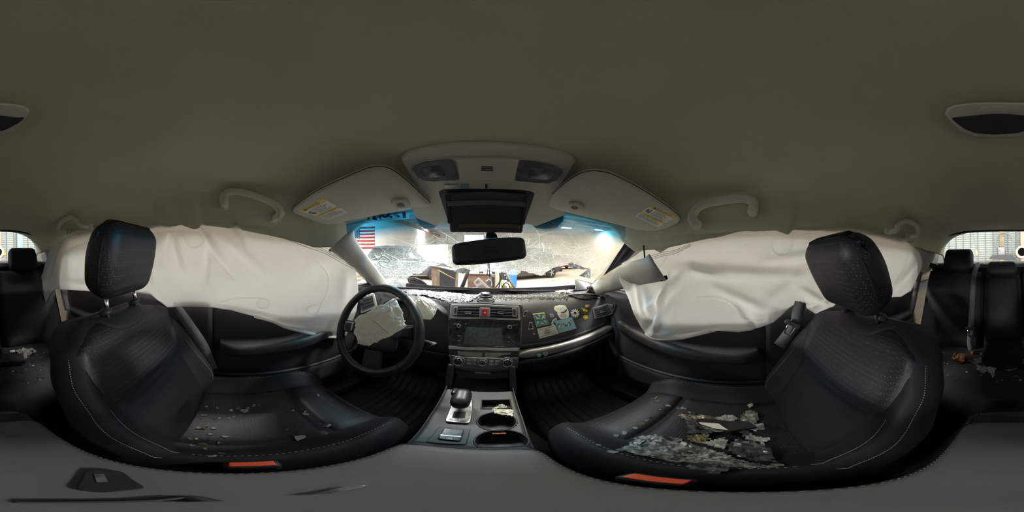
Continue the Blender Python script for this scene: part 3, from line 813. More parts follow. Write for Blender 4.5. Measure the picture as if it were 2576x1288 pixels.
# grab handles -------------------------------------------------------
def handle(path, x, out, rad, label, ends):
    s = 1 if x > 0 else -1
    P = spline([px_x(u, v, x) for u, v in path], 22)
    t = thing('grab_handle', label, 'grab handle', P[len(P) // 2], 'ceiling grab handles')
    base = [P[0] + Vector((s * out, 0, 0.0)), P[0] + Vector((s * out * 0.5, 0, 0.0))]
    end = [P[-1] + Vector((s * out * 0.5, 0, 0.0)), P[-1] + Vector((s * out, 0, 0.0))]
    n = len(P) + 4
    rr = [rad * (1.15 - 0.15 * math.sin(math.pi * i / (n - 1))) for i in range(n)]
    put('grip', tube(base + P + end, rr, 12, flat=(1.0, 0.75)), M_GREY, t)
    for q in (base[0], end[-1]):
        put('mount', xf(rbox(0.02, 0.045, 0.035, 0.008), trm(*q)), M_GREY, t)
    return t
handle([(563, 503), (566, 489), (580, 482), (612, 484), (650, 495), (680, 507), (698, 520), (706, 538)], -0.505, 0.07, 0.0165, 'thick grey grab handle above the white side curtain behind the steering wheel', None)
handle([(1744, 556), (1742, 542), (1752, 524), (1775, 512), (1810, 505), (1850, 500), (1880, 500), (1896, 510), (1894, 524)], 0.515, 0.07, 0.0165, 'thick grey grab handle above the curtain beside the faded visor label', None)
handle([(150, 583), (149, 570), (156, 558), (168, 550), (183, 546), (193, 553), (201, 568)], -0.46, 0.06, 0.0145, 'small grey grab handle over the rear door by the raised headrest', None)
handle([(2257, 578), (2257, 568), (2264, 560), (2279, 556), (2296, 561), (2308, 573), (2307, 592)], 0.475, 0.06, 0.0145, 'small grey grab handle over the rear door by the low headrest', None)

# dome lamp ------------------------------------------------------------
dl = thing('dome_lamp', 'dark lensed dome lamp in the middle of the headliner', 'lamp', (0, -0.25, 0.262))
DP, DN = Vector((0, -0.25, 0.258)), Vector((0, 0.0, -1)).normalized()
do = [(2378, 284), (2382, 272), (2400, 263), (2440, 258), (2500, 256), (2560, 257), (2610, 260), (2640, 266), (2650, 276), (2642, 290), (2625, 310), (2600, 328), (2560, 338), (2500, 341), (2450, 338), (2420, 328), (2395, 305)]
pts = on_plane([(u % 2576, v) for u, v in do], DP, DN)
put('lamp_housing', prism(pts, DN * 0.006), M_GREY, dl, bevel=0.002, auto=0.5)
do2 = [(2392, 296), (2440, 291), (2510, 285), (2570, 289), (2612, 294), (2640, 295), (2618, 312), (2590, 326), (2555, 335), (2500, 338), (2455, 335), (2428, 325), (2405, 308)]
pts = on_plane([(u % 2576, v) for u, v in do2], DP + DN * 0.006, DN)
put('lamp_lens', prism(roundpoly(pts, 0.2), DN * 0.002), pm('dark_dome_lens', (0.05, 0.05, 0.053), 0.3), dl, bevel=0.001, auto=0.5)
pts = on_plane([(2464, 267), (2563, 267), (2565, 279), (2462, 279)], DP + DN * 0.0062, DN)
put('lamp_switch', prism(roundpoly(pts, 0.12), DN * 0.003), M_GREY, dl, bevel=0.001, auto=0.5)

# ================================================================== PILLAR TRIMS
def strip_trim(E1, E2, rr, bulge, name, mat, parent=None, thick=0.004):
    a = resample([Vector((u, v, 0)) for u, v in E1], 24); b = resample([Vector((u, v, 0)) for u, v in E2], 24)
    rows = []
    for i in range(24):
        r = sinterp(rr, i / 23); row = []
        A = px_r(a[i].x, a[i].y, r); B = px_r(b[i].x, b[i].y, r)
        for k in range(13):
            t = k / 12; p = A.lerp(B, t)
            d = (CAM - p).normalized()
            row.append(p + d * bulge * math.sin(math.pi * t) ** 0.7)
        rows.append(row)
    return put(name, sheet(rows), mat, parent, solid=thick, off=0)
tl = thing('pillar_trim', 'pale grey windshield pillar trim sprung loose by the flag wall, steering wheel side', 'pillar trim', px_r(900, 660, 0.85))
strip_trim([(889, 575), (892, 597), (909, 624), (935, 659), (958, 690), (980, 718)], [(828, 627), (845, 639), (873, 660), (904, 690), (934, 716), (945, 724)],
           [(0, 0.66), (1, 1.02)], 0.035, 'trim_cover', M_LIGHTGREY, tl)
put('trim_clip', tube([px_r(830, 629, 0.66), px_r(838, 630, 0.68), px_r(848, 618, 0.68)], 0.006, 8), M_BLACK, tl)
tr_ = thing('pillar_trim', 'pale grey windshield pillar trim torn off and jutting over the stickered dash', 'pillar trim', px_r(1580, 690, 0.75))
strip_trim([(1633, 640), (1622, 650), (1600, 655), (1560, 668), (1530, 686), (1505, 703), (1488, 718)], [(1676, 705), (1640, 711), (1600, 718), (1560, 728), (1525, 736), (1508, 744), (1500, 742)],
           [(0, 0.60), (1, 1.0)], 0.035, 'trim_cover', M_LIGHTGREY, tr_)
put('trim_clip', xf(rbox(0.028, 0.016, 0.012, 0.004), frame(px_r(1670, 700, 0.60), px_r(1680, 697, 0.6) - px_r(1660, 703, 0.6), (0, 0, 1))), M_BLACK, tr_)
put('trim_tab', tube([px_r(1633, 640, 0.60), px_r(1637, 650, 0.605), px_r(1642, 656, 0.61)], [0.002, 0.005, 0.004], 8), M_BLACK, tr_)
# exposed pillar hardware on the passenger side
wl_ = thing('wiring_harness', 'black wiring and clips on the bare pillar behind the torn trim', 'wiring', px_r(1590, 630, 0.85))
put('harness', tube(spline([px_r(1612, 596, 0.74), px_r(1598, 612, 0.78), px_r(1578, 640, 0.84), px_r(1555, 668, 0.92), px_r(1535, 690, 0.98)], 24), 0.010, 8), M_BLACK, wl_)
put('connector', xf(rbox(0.03, 0.02, 0.025, 0.004), trm(*px_r(1613, 603, 0.73))), M_BLACK, wl_)
put('connector', xf(rbox(0.018, 0.018, 0.018, 0.004), trm(*px_r(1600, 620, 0.77))), M_BLACK, wl_)
put('clip', xf(rbox(0.03, 0.006, 0.012, 0.002), frame(px_r(1554, 667, 0.90), px_r(1560, 662, 0.9) - px_r(1546, 674, 0.9), (0, 0, 1))), M_STEEL, wl_)
lab = [px_r(1562, 641, 0.83), px_r(1573, 624, 0.83), px_r(1582, 622, 0.83), px_r(1587, 627, 0.83), px_r(1578, 640, 0.83), px_r(1566, 648, 0.83)]
put('inflator_label', prism(roundpoly(lab, 0.2), (lab[0] - CAM).normalized() * 0.008), M_CREAM, wl_, bevel=0.001, auto=0.5)
put('tether', tube([px_r(1619, 618, 0.68), px_r(1621, 636, 0.66), px_r(1622, 653, 0.64)], 0.0035, 8), M_BLACK, wl_)
# bare grey sheet metal of the pillar behind it
for s, q in ((1, [(1618, 590), (1606, 600), (1575, 640), (1550, 672), (1545, 682), (1575, 662), (1600, 648), (1633, 630), (1632, 612)]),):
    pts = [px_r(u, v, 0.88) for u, v in q]
    put('pillar_panel', prism(pts, (pts[0] - CAM).normalized() * 0.01), M_STEEL, bpy.data.objects['wall_right'], smooth=False)
q = [(838, 585), (852, 576), (868, 590), (868, 596), (850, 606), (832, 622), (812, 606), (826, 598)]
pts = [px_r(u, v, 0.80) for u, v in q]
pp = put('pillar_panel', prism(pts, (pts[0] - CAM).normalized() * 0.01), M_STEEL, bpy.data.objects['wall_left'], smooth=False)
put('pillar_bolt', lathe([(0.010, 0), (0.016, 0.004), (0.016, 0.012), (0.007, 0.014)], 14, frame(px_r(842, 590, 0.78), (1, 0.6, 0), (0, 0, 1))), M_BLACK, bpy.data.objects['wall_left'])
put('pillar_wire', tube(spline([px_r(846, 588, 0.775), px_r(858, 592, 0.78), px_r(872, 592, 0.80)], 8), 0.006, 8), M_BLACK, bpy.data.objects['wall_left'])

# C pillars: pale trim between roof and parcel shelf
for s, label in ((-1, 'pale grey rear pillar trim beside the raised headrest side'), (1, 'pale grey rear pillar trim with a belt guide hole')):
    t = thing('rear_pillar_trim', label, 'pillar trim', (s * 0.58, -1.3, -0.1))
    rows = []
    for i in range(13):
        a = i / 12; r = []
        for j in range(9):
            b = j / 8
            top = Vector((s * lerp(0.560, 0.50, b), lerp(-0.86, -1.30, b), lerp(0.10, 0.16, b)))
            bot = Vector((s * lerp(0.665, 0.62, b), lerp(-0.92, -1.80, b), lerp(-0.20, -0.07, b)))
            p = top.lerp(bot, a); p.x -= s * 0.02 * math.sin(math.pi * a) * math.sin(math.pi * b)
            r.append(p)
        rows.append(r)
    put('trim_cover', sheet(rows), M_LIGHTGREY, t, solid=0.006)
    put('belt_guide', tube([(s * 0.545, -1.16, -0.06), (s * 0.53, -1.22, -0.075), (s * 0.52, -1.27, -0.085)], [0.012, 0.02, 0.012], 10), M_BLACK, t)

# ================================================================== SIDE CURTAIN AIRBAGS
NV = 110
def curtain(top, bot, plan, us, folds, name, label, nz_seed, bulge, ridges=()):
    def hv(tab, u): return interp(tab, u)
    rows = []
    s = 1 if plan[0][0] > 0 else -1
    rp = np.array([(q.x, q.y) for r_ in ridges for q in spline([(a, b, 0) for a, b in r_], 90)]) if ridges else None
    for u in us:
        near = rp[np.abs(rp[:, 0] - u) < 6] if rp is not None else None
        v0, v1 = hv(top, u), hv(bot, u); r = []
        P0, P1 = px_plan(u, v0, plan), px_plan(u, v1, plan)
        for k in range(NV + 1):
            t = k / NV
            p = P0.lerp(P1, t)
            v = lerp(v0, v1, t)
            inward = Vector((-s, 0, 0))
            b = bulge * math.sin(math.pi * min(1, t * 1.02)) ** 0.8
            d = b + 0.016 * nz((p.x, p.y * 1.0, p.z * 0.6), 4.5, nz_seed) * min(1, 3 * t)
            for (fu, fv, du, dv, ang, amp) in folds:      # sharp folds: centre, half length, half width, direction, height
                ca, sa = math.cos(math.radians(ang)), math.sin(math.radians(ang))
                a = (u - fu) * ca + (v - fv) * sa; c = -(u - fu) * sa + (v - fv) * ca
                if abs(a) < du: d += amp * math.exp(-(c / dv) ** 2) * (1 - (a / du) ** 2)
            if near is not None and len(near):
                dd = np.min((near[:, 0] - u) ** 2 + (near[:, 1] - v) ** 2)
                d += 0.0035 * math.exp(-dd / 3.0)
            r.append(p + inward * d)
        rows.append(r)
    t = thing(name, label, 'airbag', rows[len(rows) // 2][NV // 2])
    cl = put('airbag_panel', sheet(rows), M_AIRBAG, t, solid=0.003, off=0)
    return t, rows
LT = [(111, 690), (114, 665), (127, 628), (136, 620), (173, 604), (224, 583), (300, 573), (380, 571), (440, 566), (511, 559), (588, 556), (646, 562), (699, 576), (760, 600), (799, 616), (849, 638), (892, 675)]
LB = [(111, 700), (116, 763), (124, 744), (136, 727), (209, 731), (280, 737), (369, 734), (376, 735), (421, 773), (535, 772), (581, 777), (646, 795), (681, 809), (717, 827), (753, 836), (824, 852), (851, 853), (872, 845), (892, 790)]
LPLAN = [(-0.58, 0.70), (-0.615, 0.30), (-0.62, -0.10), (-0.605, -0.35), (-0.56, -0.75), (-0.475, -1.10), (-0.44, -1.25)]
LT = [(u, v - (9 if 150 < u < 860 else 2)) for u, v in LT]
us = [111 + (892 - 111) * i / 380 for i in range(381)]
lf = [(455, 640, 60, 6, 75, 0.012), (535, 610, 70, 7, 62, 0.014), (560, 660, 55, 5, 50, -0.010), (600, 590, 60, 8, 70, 0.010), (520, 670, 50, 8, 95, -0.012), (620, 645, 90, 10, 40, 0.010),
      (400, 640, 90, 10, 95, 0.016), (395, 690, 70, 9, 85, 0.014), (420, 620, 50, 8, 100, -0.012), (640, 790, 120, 9, 12, 0.012), (760, 825, 120, 8, 10, -0.008), (860, 720, 60, 12, 100, 0.010), (160, 690, 60, 8, 100, 0.010), (140, 660, 60, 5, 110, -0.010), (230, 715, 80, 9, 5, 0.012)]
lc, lrows = curtain(LT, LB, LPLAN, us, lf, 'curtain_airbag', 'deployed white curtain airbag hanging along the steering wheel side windows', 2.0, 0.02, [[(390, 586), (440, 584), (490, 584), (508, 590), (515, 605), (507, 620), (490, 625), (475, 615), (468, 600), (455, 590)], [(765, 612), (790, 650), (815, 675), (821, 700), (815, 730), (803, 755), (796, 772), (785, 784), (772, 782), (767, 770), (775, 760), (790, 758)], [(560, 757), (590, 747), (640, 745), (668, 748), (675, 758), (668, 770), (650, 771), (645, 760), (652, 750)], [(135, 720), (150, 680), (170, 640), (195, 620), (224, 612)]])
def on_rows(rows, us, top, bot, u, v, lift):
    s = 1 if rows[0][0].x > 0 else -1
    i = (u - us[0]) / (us[-1] - us[0]) * (len(us) - 1); i = max(0, min(len(us) - 1.001, i)); k = int(i); f = i - k
    v0, v1 = interp(top, u), interp(bot, u); t = max(0, min(0.999, (v - v0) / (v1 - v0))) * NV; j = int(t); g = t - j
    p = rows[k][j].lerp(rows[k][j + 1], g).lerp(rows[k + 1][j].lerp(rows[k + 1][j + 1], g), f)
    return p + Vector((-s * lift, 0, 0))
def seam(rows, us, top, bot, pts, parent, mat, rad=0.0012, n=40, name='seam_stitching'):
    P = [on_rows(rows, us, top, bot, q.x, q.y, 0.0025) for q in spline([(u, v, 0) for u, v in pts], n)]
    return put(name, tube(P, rad, 6), mat, parent)
for k in (-4, 0, 5):
    seam(lrows, us, LT, LB, [(575, 557 + 4 + k * 0.3), (640, 572 + k * 0.5), (700, 591 + k * 0.8), (760, 612 + k), (820, 634 + k), (888, 672 + k)], lc, M_THREAD, 0.0009)
M_SEAMW = cloth_mat('airbag_seam_tape', (0.95, 0.94, 0.91), 0.6, (60, 0.3, 0.003))
# bonded seams: the loop at the rear top, the lobe and the long bar
# turned hem at the lower front edge
seam(lrows, us, LT, LB, [(640, 793), (681, 806), (717, 823), (753, 832), (824, 848), (860, 848)], lc, M_SEAMW, 0.007, 40, 'hem')
# strap to the front pillar
sp = [on_rows(lrows, us, LT, LB, 889, 700, 0.0), px_r(905, 702, 0.93), px_r(912, 700, 0.95), px_r(905, 707, 0.93), on_rows(lrows, us, LT, LB, 889, 707, 0.0)]
put('anchor_strap', prism(sp, (0.003, 0.002, 0)), M_BAG2, lc, smooth=False)
put('anchor_clip', xf(rbox(0.02, 0.02, 0.014, 0.004), trm(*px_r(914, 699, 0.95))), M_WHITE, lc)

RT = [(1566, 664), (1600, 645), (1632, 629), (1686, 617), (1729, 602), (1800, 590), (1893, 577), (1954, 577), (2000, 575), (2060, 573), (2115, 569), (2165, 573), (2231, 589), (2278, 614), (2312, 636)]
RB = [(1566, 720), (1580, 751), (1593, 790), (1618, 833), (1643, 858), (1718, 854), (1804, 833), (1857, 838), (1893, 833), (1946, 811), (1982, 776), (2006, 757), (2022, 757), (2030, 776), (2049, 788), (2078, 789), (2107, 760), (2160, 758), (2245, 747), (2265, 747), (2294, 731), (2311, 691), (2312, 688)]
RPLAN = [(0.60, 0.75), (0.62, 0.30), (0.625, -0.10), (0.61, -0.35), (0.575, -0.75), (0.50, -1.10), (0.46, -1.30)]
RT = [(u, v - (9 if 1600 < u < 2290 else 2)) for u, v in RT]
us2 = [1566 + (2312 - 1566) * i / 360 for i in range(361)]
rf = [(1690, 720, 90, 10, -42, 0.022), (1668, 760, 90, 7, -75, 0.022), (1700, 770, 80, 16, -68, 0.014), (1640, 760, 60, 10, 70, 0.012), (1645, 800, 60, 8, -55, -0.012), (1850, 680, 190, 13, 3, 0.022), (1780, 676, 60, 8, 15, 0.014), (1870, 745, 120, 12, 25, 0.012),
      (1960, 725, 120, 14, -38, 0.014), (1880, 790, 60, 8, 60, -0.012), (2040, 740, 50, 8, 30, 0.014), (2060, 760, 50, 6, -30, -0.01), (2000, 645, 100, 10, -8, 0.012), (2270, 690, 60, 8, -45, 0.012), (1720, 830, 120, 8, -6, 0.010), (1615, 740, 70, 8, 80, 0.012)]
rc_, rrows = curtain(RT, RB, RPLAN, us2, rf, 'curtain_airbag', 'deployed white curtain airbag hanging along the passenger side windows', 5.0, 0.025, [[(1655, 680), (1672, 655), (1690, 625)], [(2040, 604), (1998, 605), (1985, 622), (1975, 640), (1955, 643), (1941, 630), (1940, 612), (1952, 602), (1985, 600), (2035, 600)], [(1760, 738), (1800, 738), (1830, 746), (1852, 765), (1868, 795), (1895, 802), (1916, 803)], [(2168, 605), (2215, 615), (2250, 625), (2268, 645), (2272, 665), (2255, 690), (2240, 715)]])
for k in (-3, 1, 5):
    seam(rrows, us2, RT, RB, [(1636, 646 + k), (1670, 637 + k), (1700, 631 + k), (1740, 615 + k * 0.6)], rc_, M_THREAD, 0.0009)
seam(rrows, us2, RT, RB, [(1625, 838), (1660, 852), (1718, 848), (1790, 830)], rc_, M_SEAMW, 0.006, 30, 'hem')

# headliner skin torn down over the curtains
M_FLAPH = M_HEAD
def head_flap(tab, s, xt, xb, drop, nm):
    rows = []
    u0, u1 = tab[0][0], tab[-1][0]; n = 90
    for i in range(n + 1):
        u = lerp(u0, u1, i / n); vb = interp(tab, u); r = []
        b = px_x(u, vb, s * xb); xr = 0.50; T0 = Vector((s * xr, b.y, roof_z(xr, b.y) + 0.007)); K = Vector((s * (xt + 0.012), b.y, lerp(T0.z, b.z, 0.25)))
        for k in range(13):
            t = k / 12
            p = T0 * (1 - t) ** 2 + K * 2 * t * (1 - t) + b * t * t
            w = math.sin(math.pi * t * 0.5); e_ = min(1.0, min(i, n - i) / 10); p.x += s * 0.016 * (1 - e_) * w; p.z += 0.010 * (1 - e_)
            p.x -= s * w * (0.006 * nz(p, 9, 4) + 0.004 * nz(p, 25, 7)); p.z -= 0.004 * w * (1 - t) * 4 * abs(nz(p, 12, 2))
            r.append(p)
        rows.append(r)
    return put(nm, sheet(rows), M_HEAD, ceiling, solid=0.006)
head_flap([(372, 566), (400, 566), (453, 564), (488, 577), (500, 574), (509, 560), (560, 559), (594, 560), (600, 566), (640, 568), (695, 577), (700, 573), (748, 594), (790, 616), (805, 619), (822, 600), (838, 572)], -1, 0.545, 0.598, 0.055, 'headliner_flap')
head_flap([(1614, 582), (1634, 626), (1660, 636), (1702, 611), (1762, 590), (1868, 580), (1945, 577), (1981, 591), (2000, 572), (2074, 571)], 1, 0.550, 0.598, 0.055, 'headliner_flap')

# ================================================================== DASHBOARD
DX = 0.70
def dash_profile(x):
    """cross-section (y, z) of the instrument panel at x"""
    o = 0.055 * (max(0, abs(x) - 0.15) / 0.5) ** 2          # sweeps away towards the doors
    if x > 0.0:
        p = [(1.17, -0.283), (1.02, -0.258), (0.90, -0.235), (0.80, -0.215), (0.755, -0.213), (0.725, -0.222), (0.703, -0.245), (0.684, -0.285), (0.664, -0.345), (0.652, -0.385), (0.650, -0.400),
             (0.660, -0.408), (0.664, -0.42), (0.662, -0.47), (0.665, -0.495), (0.690, -0.56), (0.735, -0.64), (0.81, -0.69), (0.95, -0.71), (1.12, -0.72)]
    else:
        p = [(1.17, -0.283), (1.02, -0.258), (0.90, -0.235), (0.80, -0.218), (0.765, -0.216), (0.745, -0.222), (0.730, -0.245), (0.718, -0.285), (0.705, -0.33), (0.695, -0.365), (0.690, -0.378),
             (0.685, -0.39), (0.680, -0.42), (0.675, -0.47), (0.675, -0.50), (0.700, -0.57), (0.74, -0.64), (0.81, -0.69), (0.95, -0.71), (1.12, -0.72)]
    e = max(0, (abs(x) - 0.62) / 0.08)
    return [Vector((x, y + o, z - 0.02 * e * e)) for y, z in p]
def blend(x):
    if -0.06 < x < 0.06:
        t = (x + 0.06) / 0.12; a, b = dash_profile(-1e-6), dash_profile(1e-6)
        return [Vector((x, lerp(p.y, q.y, t), lerp(p.z, q.z, t))) for p, q in zip(a, b)]
    return dash_profile(x)
rings = []
for i in range(57):
    x = lerp(-DX, DX, i / 56); pr = blend(x)
    rings.append([p + Vector((0, 0.006 * nz(p, 5, 2) if k < 6 else 0, 0)) for k, p in enumerate(pr)])
dash = thing('dashboard', 'dark grey dashboard with silver trim and many stickers', 'dashboard', (0, 0.8, -0.7))
dbody = put('dash_body', loft(rings), M_DASH, dash, auto=1.0)
BV_D = BVHTree.FromPolygons([v.co + (WLOC[dbody.name] - OFF) for v in dbody.data.vertices], [tuple(p.vertices) for p in dbody.data.polygons])
def hit(bv, u, v):
    p, n, i, d = bv.ray_cast(CAM, ray(u, v)); 
    if p is not None and n.dot(CAM - p) < 0: n = -n
    return p, n
# centre stack
ST_T, ST_B = Vector((0, 0.690, -0.210)), Vector((0, 0.578, -0.470))
SN = Vector((0, ST_B.z - ST_T.z, -(ST_B.y - ST_T.y))).normalized()
SN = toward(SN, ST_T)
def sp(u, v, lift=0.0): return px_pl(u, v, ST_T + SN * lift, SN)
stk = [sp(u, v) for u, v in ((1128, 762), (1222, 760), (1316, 766), (1312, 850), (1303, 927), (1260, 935), (1222, 937), (1180, 935), (1135, 925), (1127, 850))]
put('stack_body', prism(roundpoly(stk, 0.06), SN * -0.10), M_DASH, dash, bevel=0.004, auto=0.5)
def stack_plate(px, lift, th, mat, name, rp=0.08, parent=None, bv=0.0012):
    return put(name, prism(roundpoly([sp(u, v, lift) for u, v in px], rp), SN * th), mat, parent or dash, bevel=bv, auto=0.5)
# vent unit
vent = stack_plate([(1134, 766), (1222, 766), (1306, 770), (1309, 806), (1222, 803), (1131, 801)], 0.0, 0.004, M_SILVER, 'vent_surround', 0.06)
stack_plate([(1140, 770), (1222, 770.5), (1301, 774), (1303, 801), (1222, 797), (1138, 795)], 0.004, 0.0012, M_BLACK, 'vent_recess', 0.06, vent)
for (a, b) in ((1154, 1206), (1236, 1288)):
    for k in range(3):
        va = 775 + k * 7.2 + (a - 1154) * 0.025
        stack_plate([(a, va), (b, va + 1), (b, va + 4.6), (a - 1, va + 3.6)], 0.0052, 0.004, M_DASH, 'vent_slat', 0.05, vent, 0.0006)
    m = (a + b) / 2 - 2
    stack_plate([(m - 8, 783.5), (m + 8, 784), (m + 8, 791), (m - 9, 790)], 0.009, 0.008, M_DASH, 'vent_tab', 0.2, vent)
    stack_plate([(m - 7, 788.6), (m + 7, 789), (m + 7, 790.4), (m - 7, 790)], 0.0172, 0.0008, M_SILVER, 'tab_strip', 0.1, vent, 0.0002)
for (a, b) in ((1141, 1152), (1288, 1299)):
    sl = stack_plate([(a, 772 + (a > 1200) * 3), (b, 772 + (a > 1200) * 3), (b - 2 + (a > 1200) * 3, 793 + (a > 1200) * 4), (a - 2 + (a > 1200) * 3, 793 + (a > 1200) * 4)], 0.005, 0.003, M_SILVER, 'vent_wheel_plate', 0.05, vent)
    stack_plate([(a + 3, 775 + (a > 1200) * 3), (b - 3, 775 + (a > 1200) * 3), (b - 4 + (a > 1200) * 2, 789 + (a > 1200) * 4), (a + 2 + (a > 1200) * 2, 789 + (a > 1200) * 4)], 0.008, 0.002, M_INK, 'vent_wheel', 0.05, vent, 0.0004)
hz = stack_plate([(1207, 774), (1233, 774.5), (1233, 797), (1206, 797)], 0.005, 0.006, M_SILVER, 'hazard_plate', 0.12, vent)
hb = stack_plate([(1213, 777), (1227, 777), (1227, 795), (1212, 795)], 0.011, 0.003, M_HAZ, 'hazard_button', 0.1, vent)
hc = sp(1220, 787, 0.0142); exs = (sp(1240, 787) - sp(1200, 787)).normalized(); eys = SN.cross(exs)
if eys.z < 0: eys = -eys
def MS(u, v, lift): return frame(sp(u, v, lift), exs, eys, SN)
tri = lambda r: [(r * math.cos(math.radians(a)), r * math.sin(math.radians(a))) for a in (90, 210, 330)]
tr3 = MS(1220, 787.5, 0.0142)
put('hazard_triangle', join(*[tube([tr3 @ Vector((*p, 0)), tr3 @ Vector((*q, 0))], 0.0005, 5) for p, q in zip(tri(0.0055), tri(0.0055)[1:] + tri(0.0055)[:1])]), M_WHITE, vent)
# head unit
hu = stack_plate([(1129, 803), (1222, 805.5), (1309, 808), (1309, 873), (1222, 873), (1129, 869)], 0.0, 0.0035, M_GLOSS, 'head_unit', 0.02)
M_SCREEN = pm('dusty_screen', (0.075, 0.088, 0.088), 0.45, spec=0.3, var=(90, 0.35))
stack_plate([(1172, 822), (1264, 824), (1266, 869), (1166, 866)], 0.0035, 0.001, M_SCREEN, 'touch_screen', 0.02, hu, 0.0003)
stack_plate([(1182, 817), (1256, 818), (1256, 819.6), (1182, 818.6)], 0.0035, 0.0005, M_INK, 'disc_slot', 0.1, hu, 0.0)
for (u, v) in ((1155, 819.5), (1281.5, 823)):
    kn = put('volume_knob' if u < 1200 else 'tuner_knob', lathe([(0.0085, 0), (0.0085, 0.011), (0.0072, 0.013)], 20, MS(u, v, 0.0035)), M_BLACK, hu, auto=0.6)
    M2 = MS(u, v, 0.0035)
    put('knob_ring', tube([M2 @ Vector((x, y, 0.0128)) for x, y in disc2(0.0074, 0.0074, 20)], 0.0012, 6, closed=True), M_CHROME, kn)
M_PRINT = pm('white_print', (0.55, 0.55, 0.54), 0.6)
for (s, u, v, z) in (('POWER', 1146, 815, 0.0045), ('AUDIO/TUNE', 1296, 818, 0.0035), ('MEDIA', 1155, 845, 0.0045), ('MAP', 1155, 857, 0.0045), ('SETTING', 1280, 849, 0.0038), ('APPS', 1280, 860, 0.0042), ('SUBARU STARLINK', 1255, 871.5, 0.0042)):
    put('button_lettering', text_geo(s, z, MS(u, v, 0.0036), 0.0002), M_PRINT, hu, smooth=False)
put('eject_mark', plate(tri(0.0022), 0.0003, MS(1171, 815, 0.0036)), M_PRINT, hu, smooth=False)
put('phone_mark', text_geo('^', 0.007, MS(1292, 859, 0.0036), 0.0002), M_PRINT, hu, smooth=False)
stack_plate([(1129, 869.5), (1222, 874), (1305, 875), (1304, 882), (1222, 880), (1129, 877)], 0.0, 0.006, M_SILVER, 'silver_bar', 0.02)
cl_ = stack_plate([(1130, 877.5), (1222, 881), (1304, 883), (1302, 899), (1222, 899), (1131, 893)], 0.0, 0.003, M_GLOSS, 'climate_display', 0.02)
M_LCD = pm('grey_lcd', (0.20, 0.20, 0.17), 0.4, var=(70, 0.2))
stack_plate([(1151, 883), (1213, 887), (1212, 897), (1190, 896.5), (1153, 892.5)], 0.003, 0.0006, M_LCD, 'climate_screen', 0.03, cl_, 0.0)
stack_plate([(1220, 887), (1286, 887), (1284, 891), (1262, 894), (1248, 899), (1220, 898)], 0.003, 0.0006, M_LCD, 'climate_screen', 0.03, cl_, 0.0)
cpn = stack_plate([(1131, 893.5), (1222, 899.5), (1302, 900), (1297, 926), (1222, 929), (1135, 921)], 0.0, 0.006, pm('grey_climate_panel', (0.13, 0.13, 0.13), 0.4, metal=0.3), 'climate_panel', 0.04)
stack_plate([(1131, 893.5), (1222, 898.8), (1302, 899.5), (1302, 902.5), (1222, 902), (1131, 896.5)], 0.006, 0.002, M_CHROME, 'chrome_strip', 0.02, cpn, 0.0004)
for (u, v, r) in ((1154, 908, 0.0215), (1214, 911, 0.0165), (1275, 911.5, 0.0215)):
    kn = put('climate_knob', lathe([(r, 0), (r, 0.004), (r * 0.92, 0.010), (r * 0.80, 0.018), (r * 0.72, 0.0195)], 32, MS(u, v, 0.006)), M_BLACK, cpn, auto=0.7)
    M2 = MS(u, v, 0.006)
    put('knob_ring', tube([M2 @ Vector((x, y, 0.0193)) for x, y in disc2(r * 0.74, r * 0.74, 28)], 0.0012, 6, closed=True), M_CHROME, kn)
    put('knob_ring', tube([M2 @ Vector((x, y, 0.001)) for x, y in disc2(r * 1.03, r * 1.03, 32)], 0.0014, 6, closed=True), M_SILVER, kn)
    put('knob_mark', text_geo('AUTO' if u < 1200 else ('MODE' if u < 1250 else 'A/C'), 0.0055, MS(u, v, 0.0258), 0.0002), M_PRINT, kn, smooth=False)
for (a, b) in ((1173, 1186), (1187, 1200), (1229, 1242), (1244, 1257)):
    for k in (0, 1):
        v0 = 904 + k * 8 + (1 if a > 1200 else 0) - (1.5 if a < 1180 else 0)
        bt = stack_plate([(a, v0), (b, v0), (b, v0 + 7), (a, v0 + 7)], 0.006, 0.003, pm('grey_button', (0.17, 0.17, 0.17), 0.45), 'climate_button', 0.08, cpn, 0.0006)
        stack_plate([(a + 4, v0 + 3), (b - 3, v0 + 3), (b - 3, v0 + 4), (a + 4, v0 + 4)], 0.009, 0.0003, M_PRINT, 'button_mark', 0.02, bt, 0.0)
# cubby under the stack
cub = dash
p0 = [sp(u, v, -0.001) for u, v in ((1145, 930), (1222, 938), (1292, 931), (1290, 950), (1222, 954), (1150, 950))]
put('cubby_lid', prism(p0, SN * -0.02), M_BLACK, cub, bevel=0.003, auto=0.5)
ch = [sp(u, v, 0.0005) for u, v in ((1195, 936.5), (1234, 937.5), (1234, 939.5), (1195, 938.5))]
put('lid_strip', prism(ch, SN * 0.001), M_SILVER, cub, smooth=False)
put('cubby_back', xf(rbox(0.24, 0.01, 0.16, 0.004), trm(0, 0.66, -0.56)), M_BLACK, cub)
put('cubby_floor', xf(rbox(0.20, 0.14, 0.01, 0.004), trm(-0.004, 0.60, -0.60)), M_RUBBER, cub)
for s in (-1, 1):
    put('cubby_side', xf(rbox(0.022, 0.035, 0.15, 0.006), Matrix.Translation((s * 0.108 - 0.004, 0.555, -0.535)) @ rotm('X', -20)), M_CONS, cub)
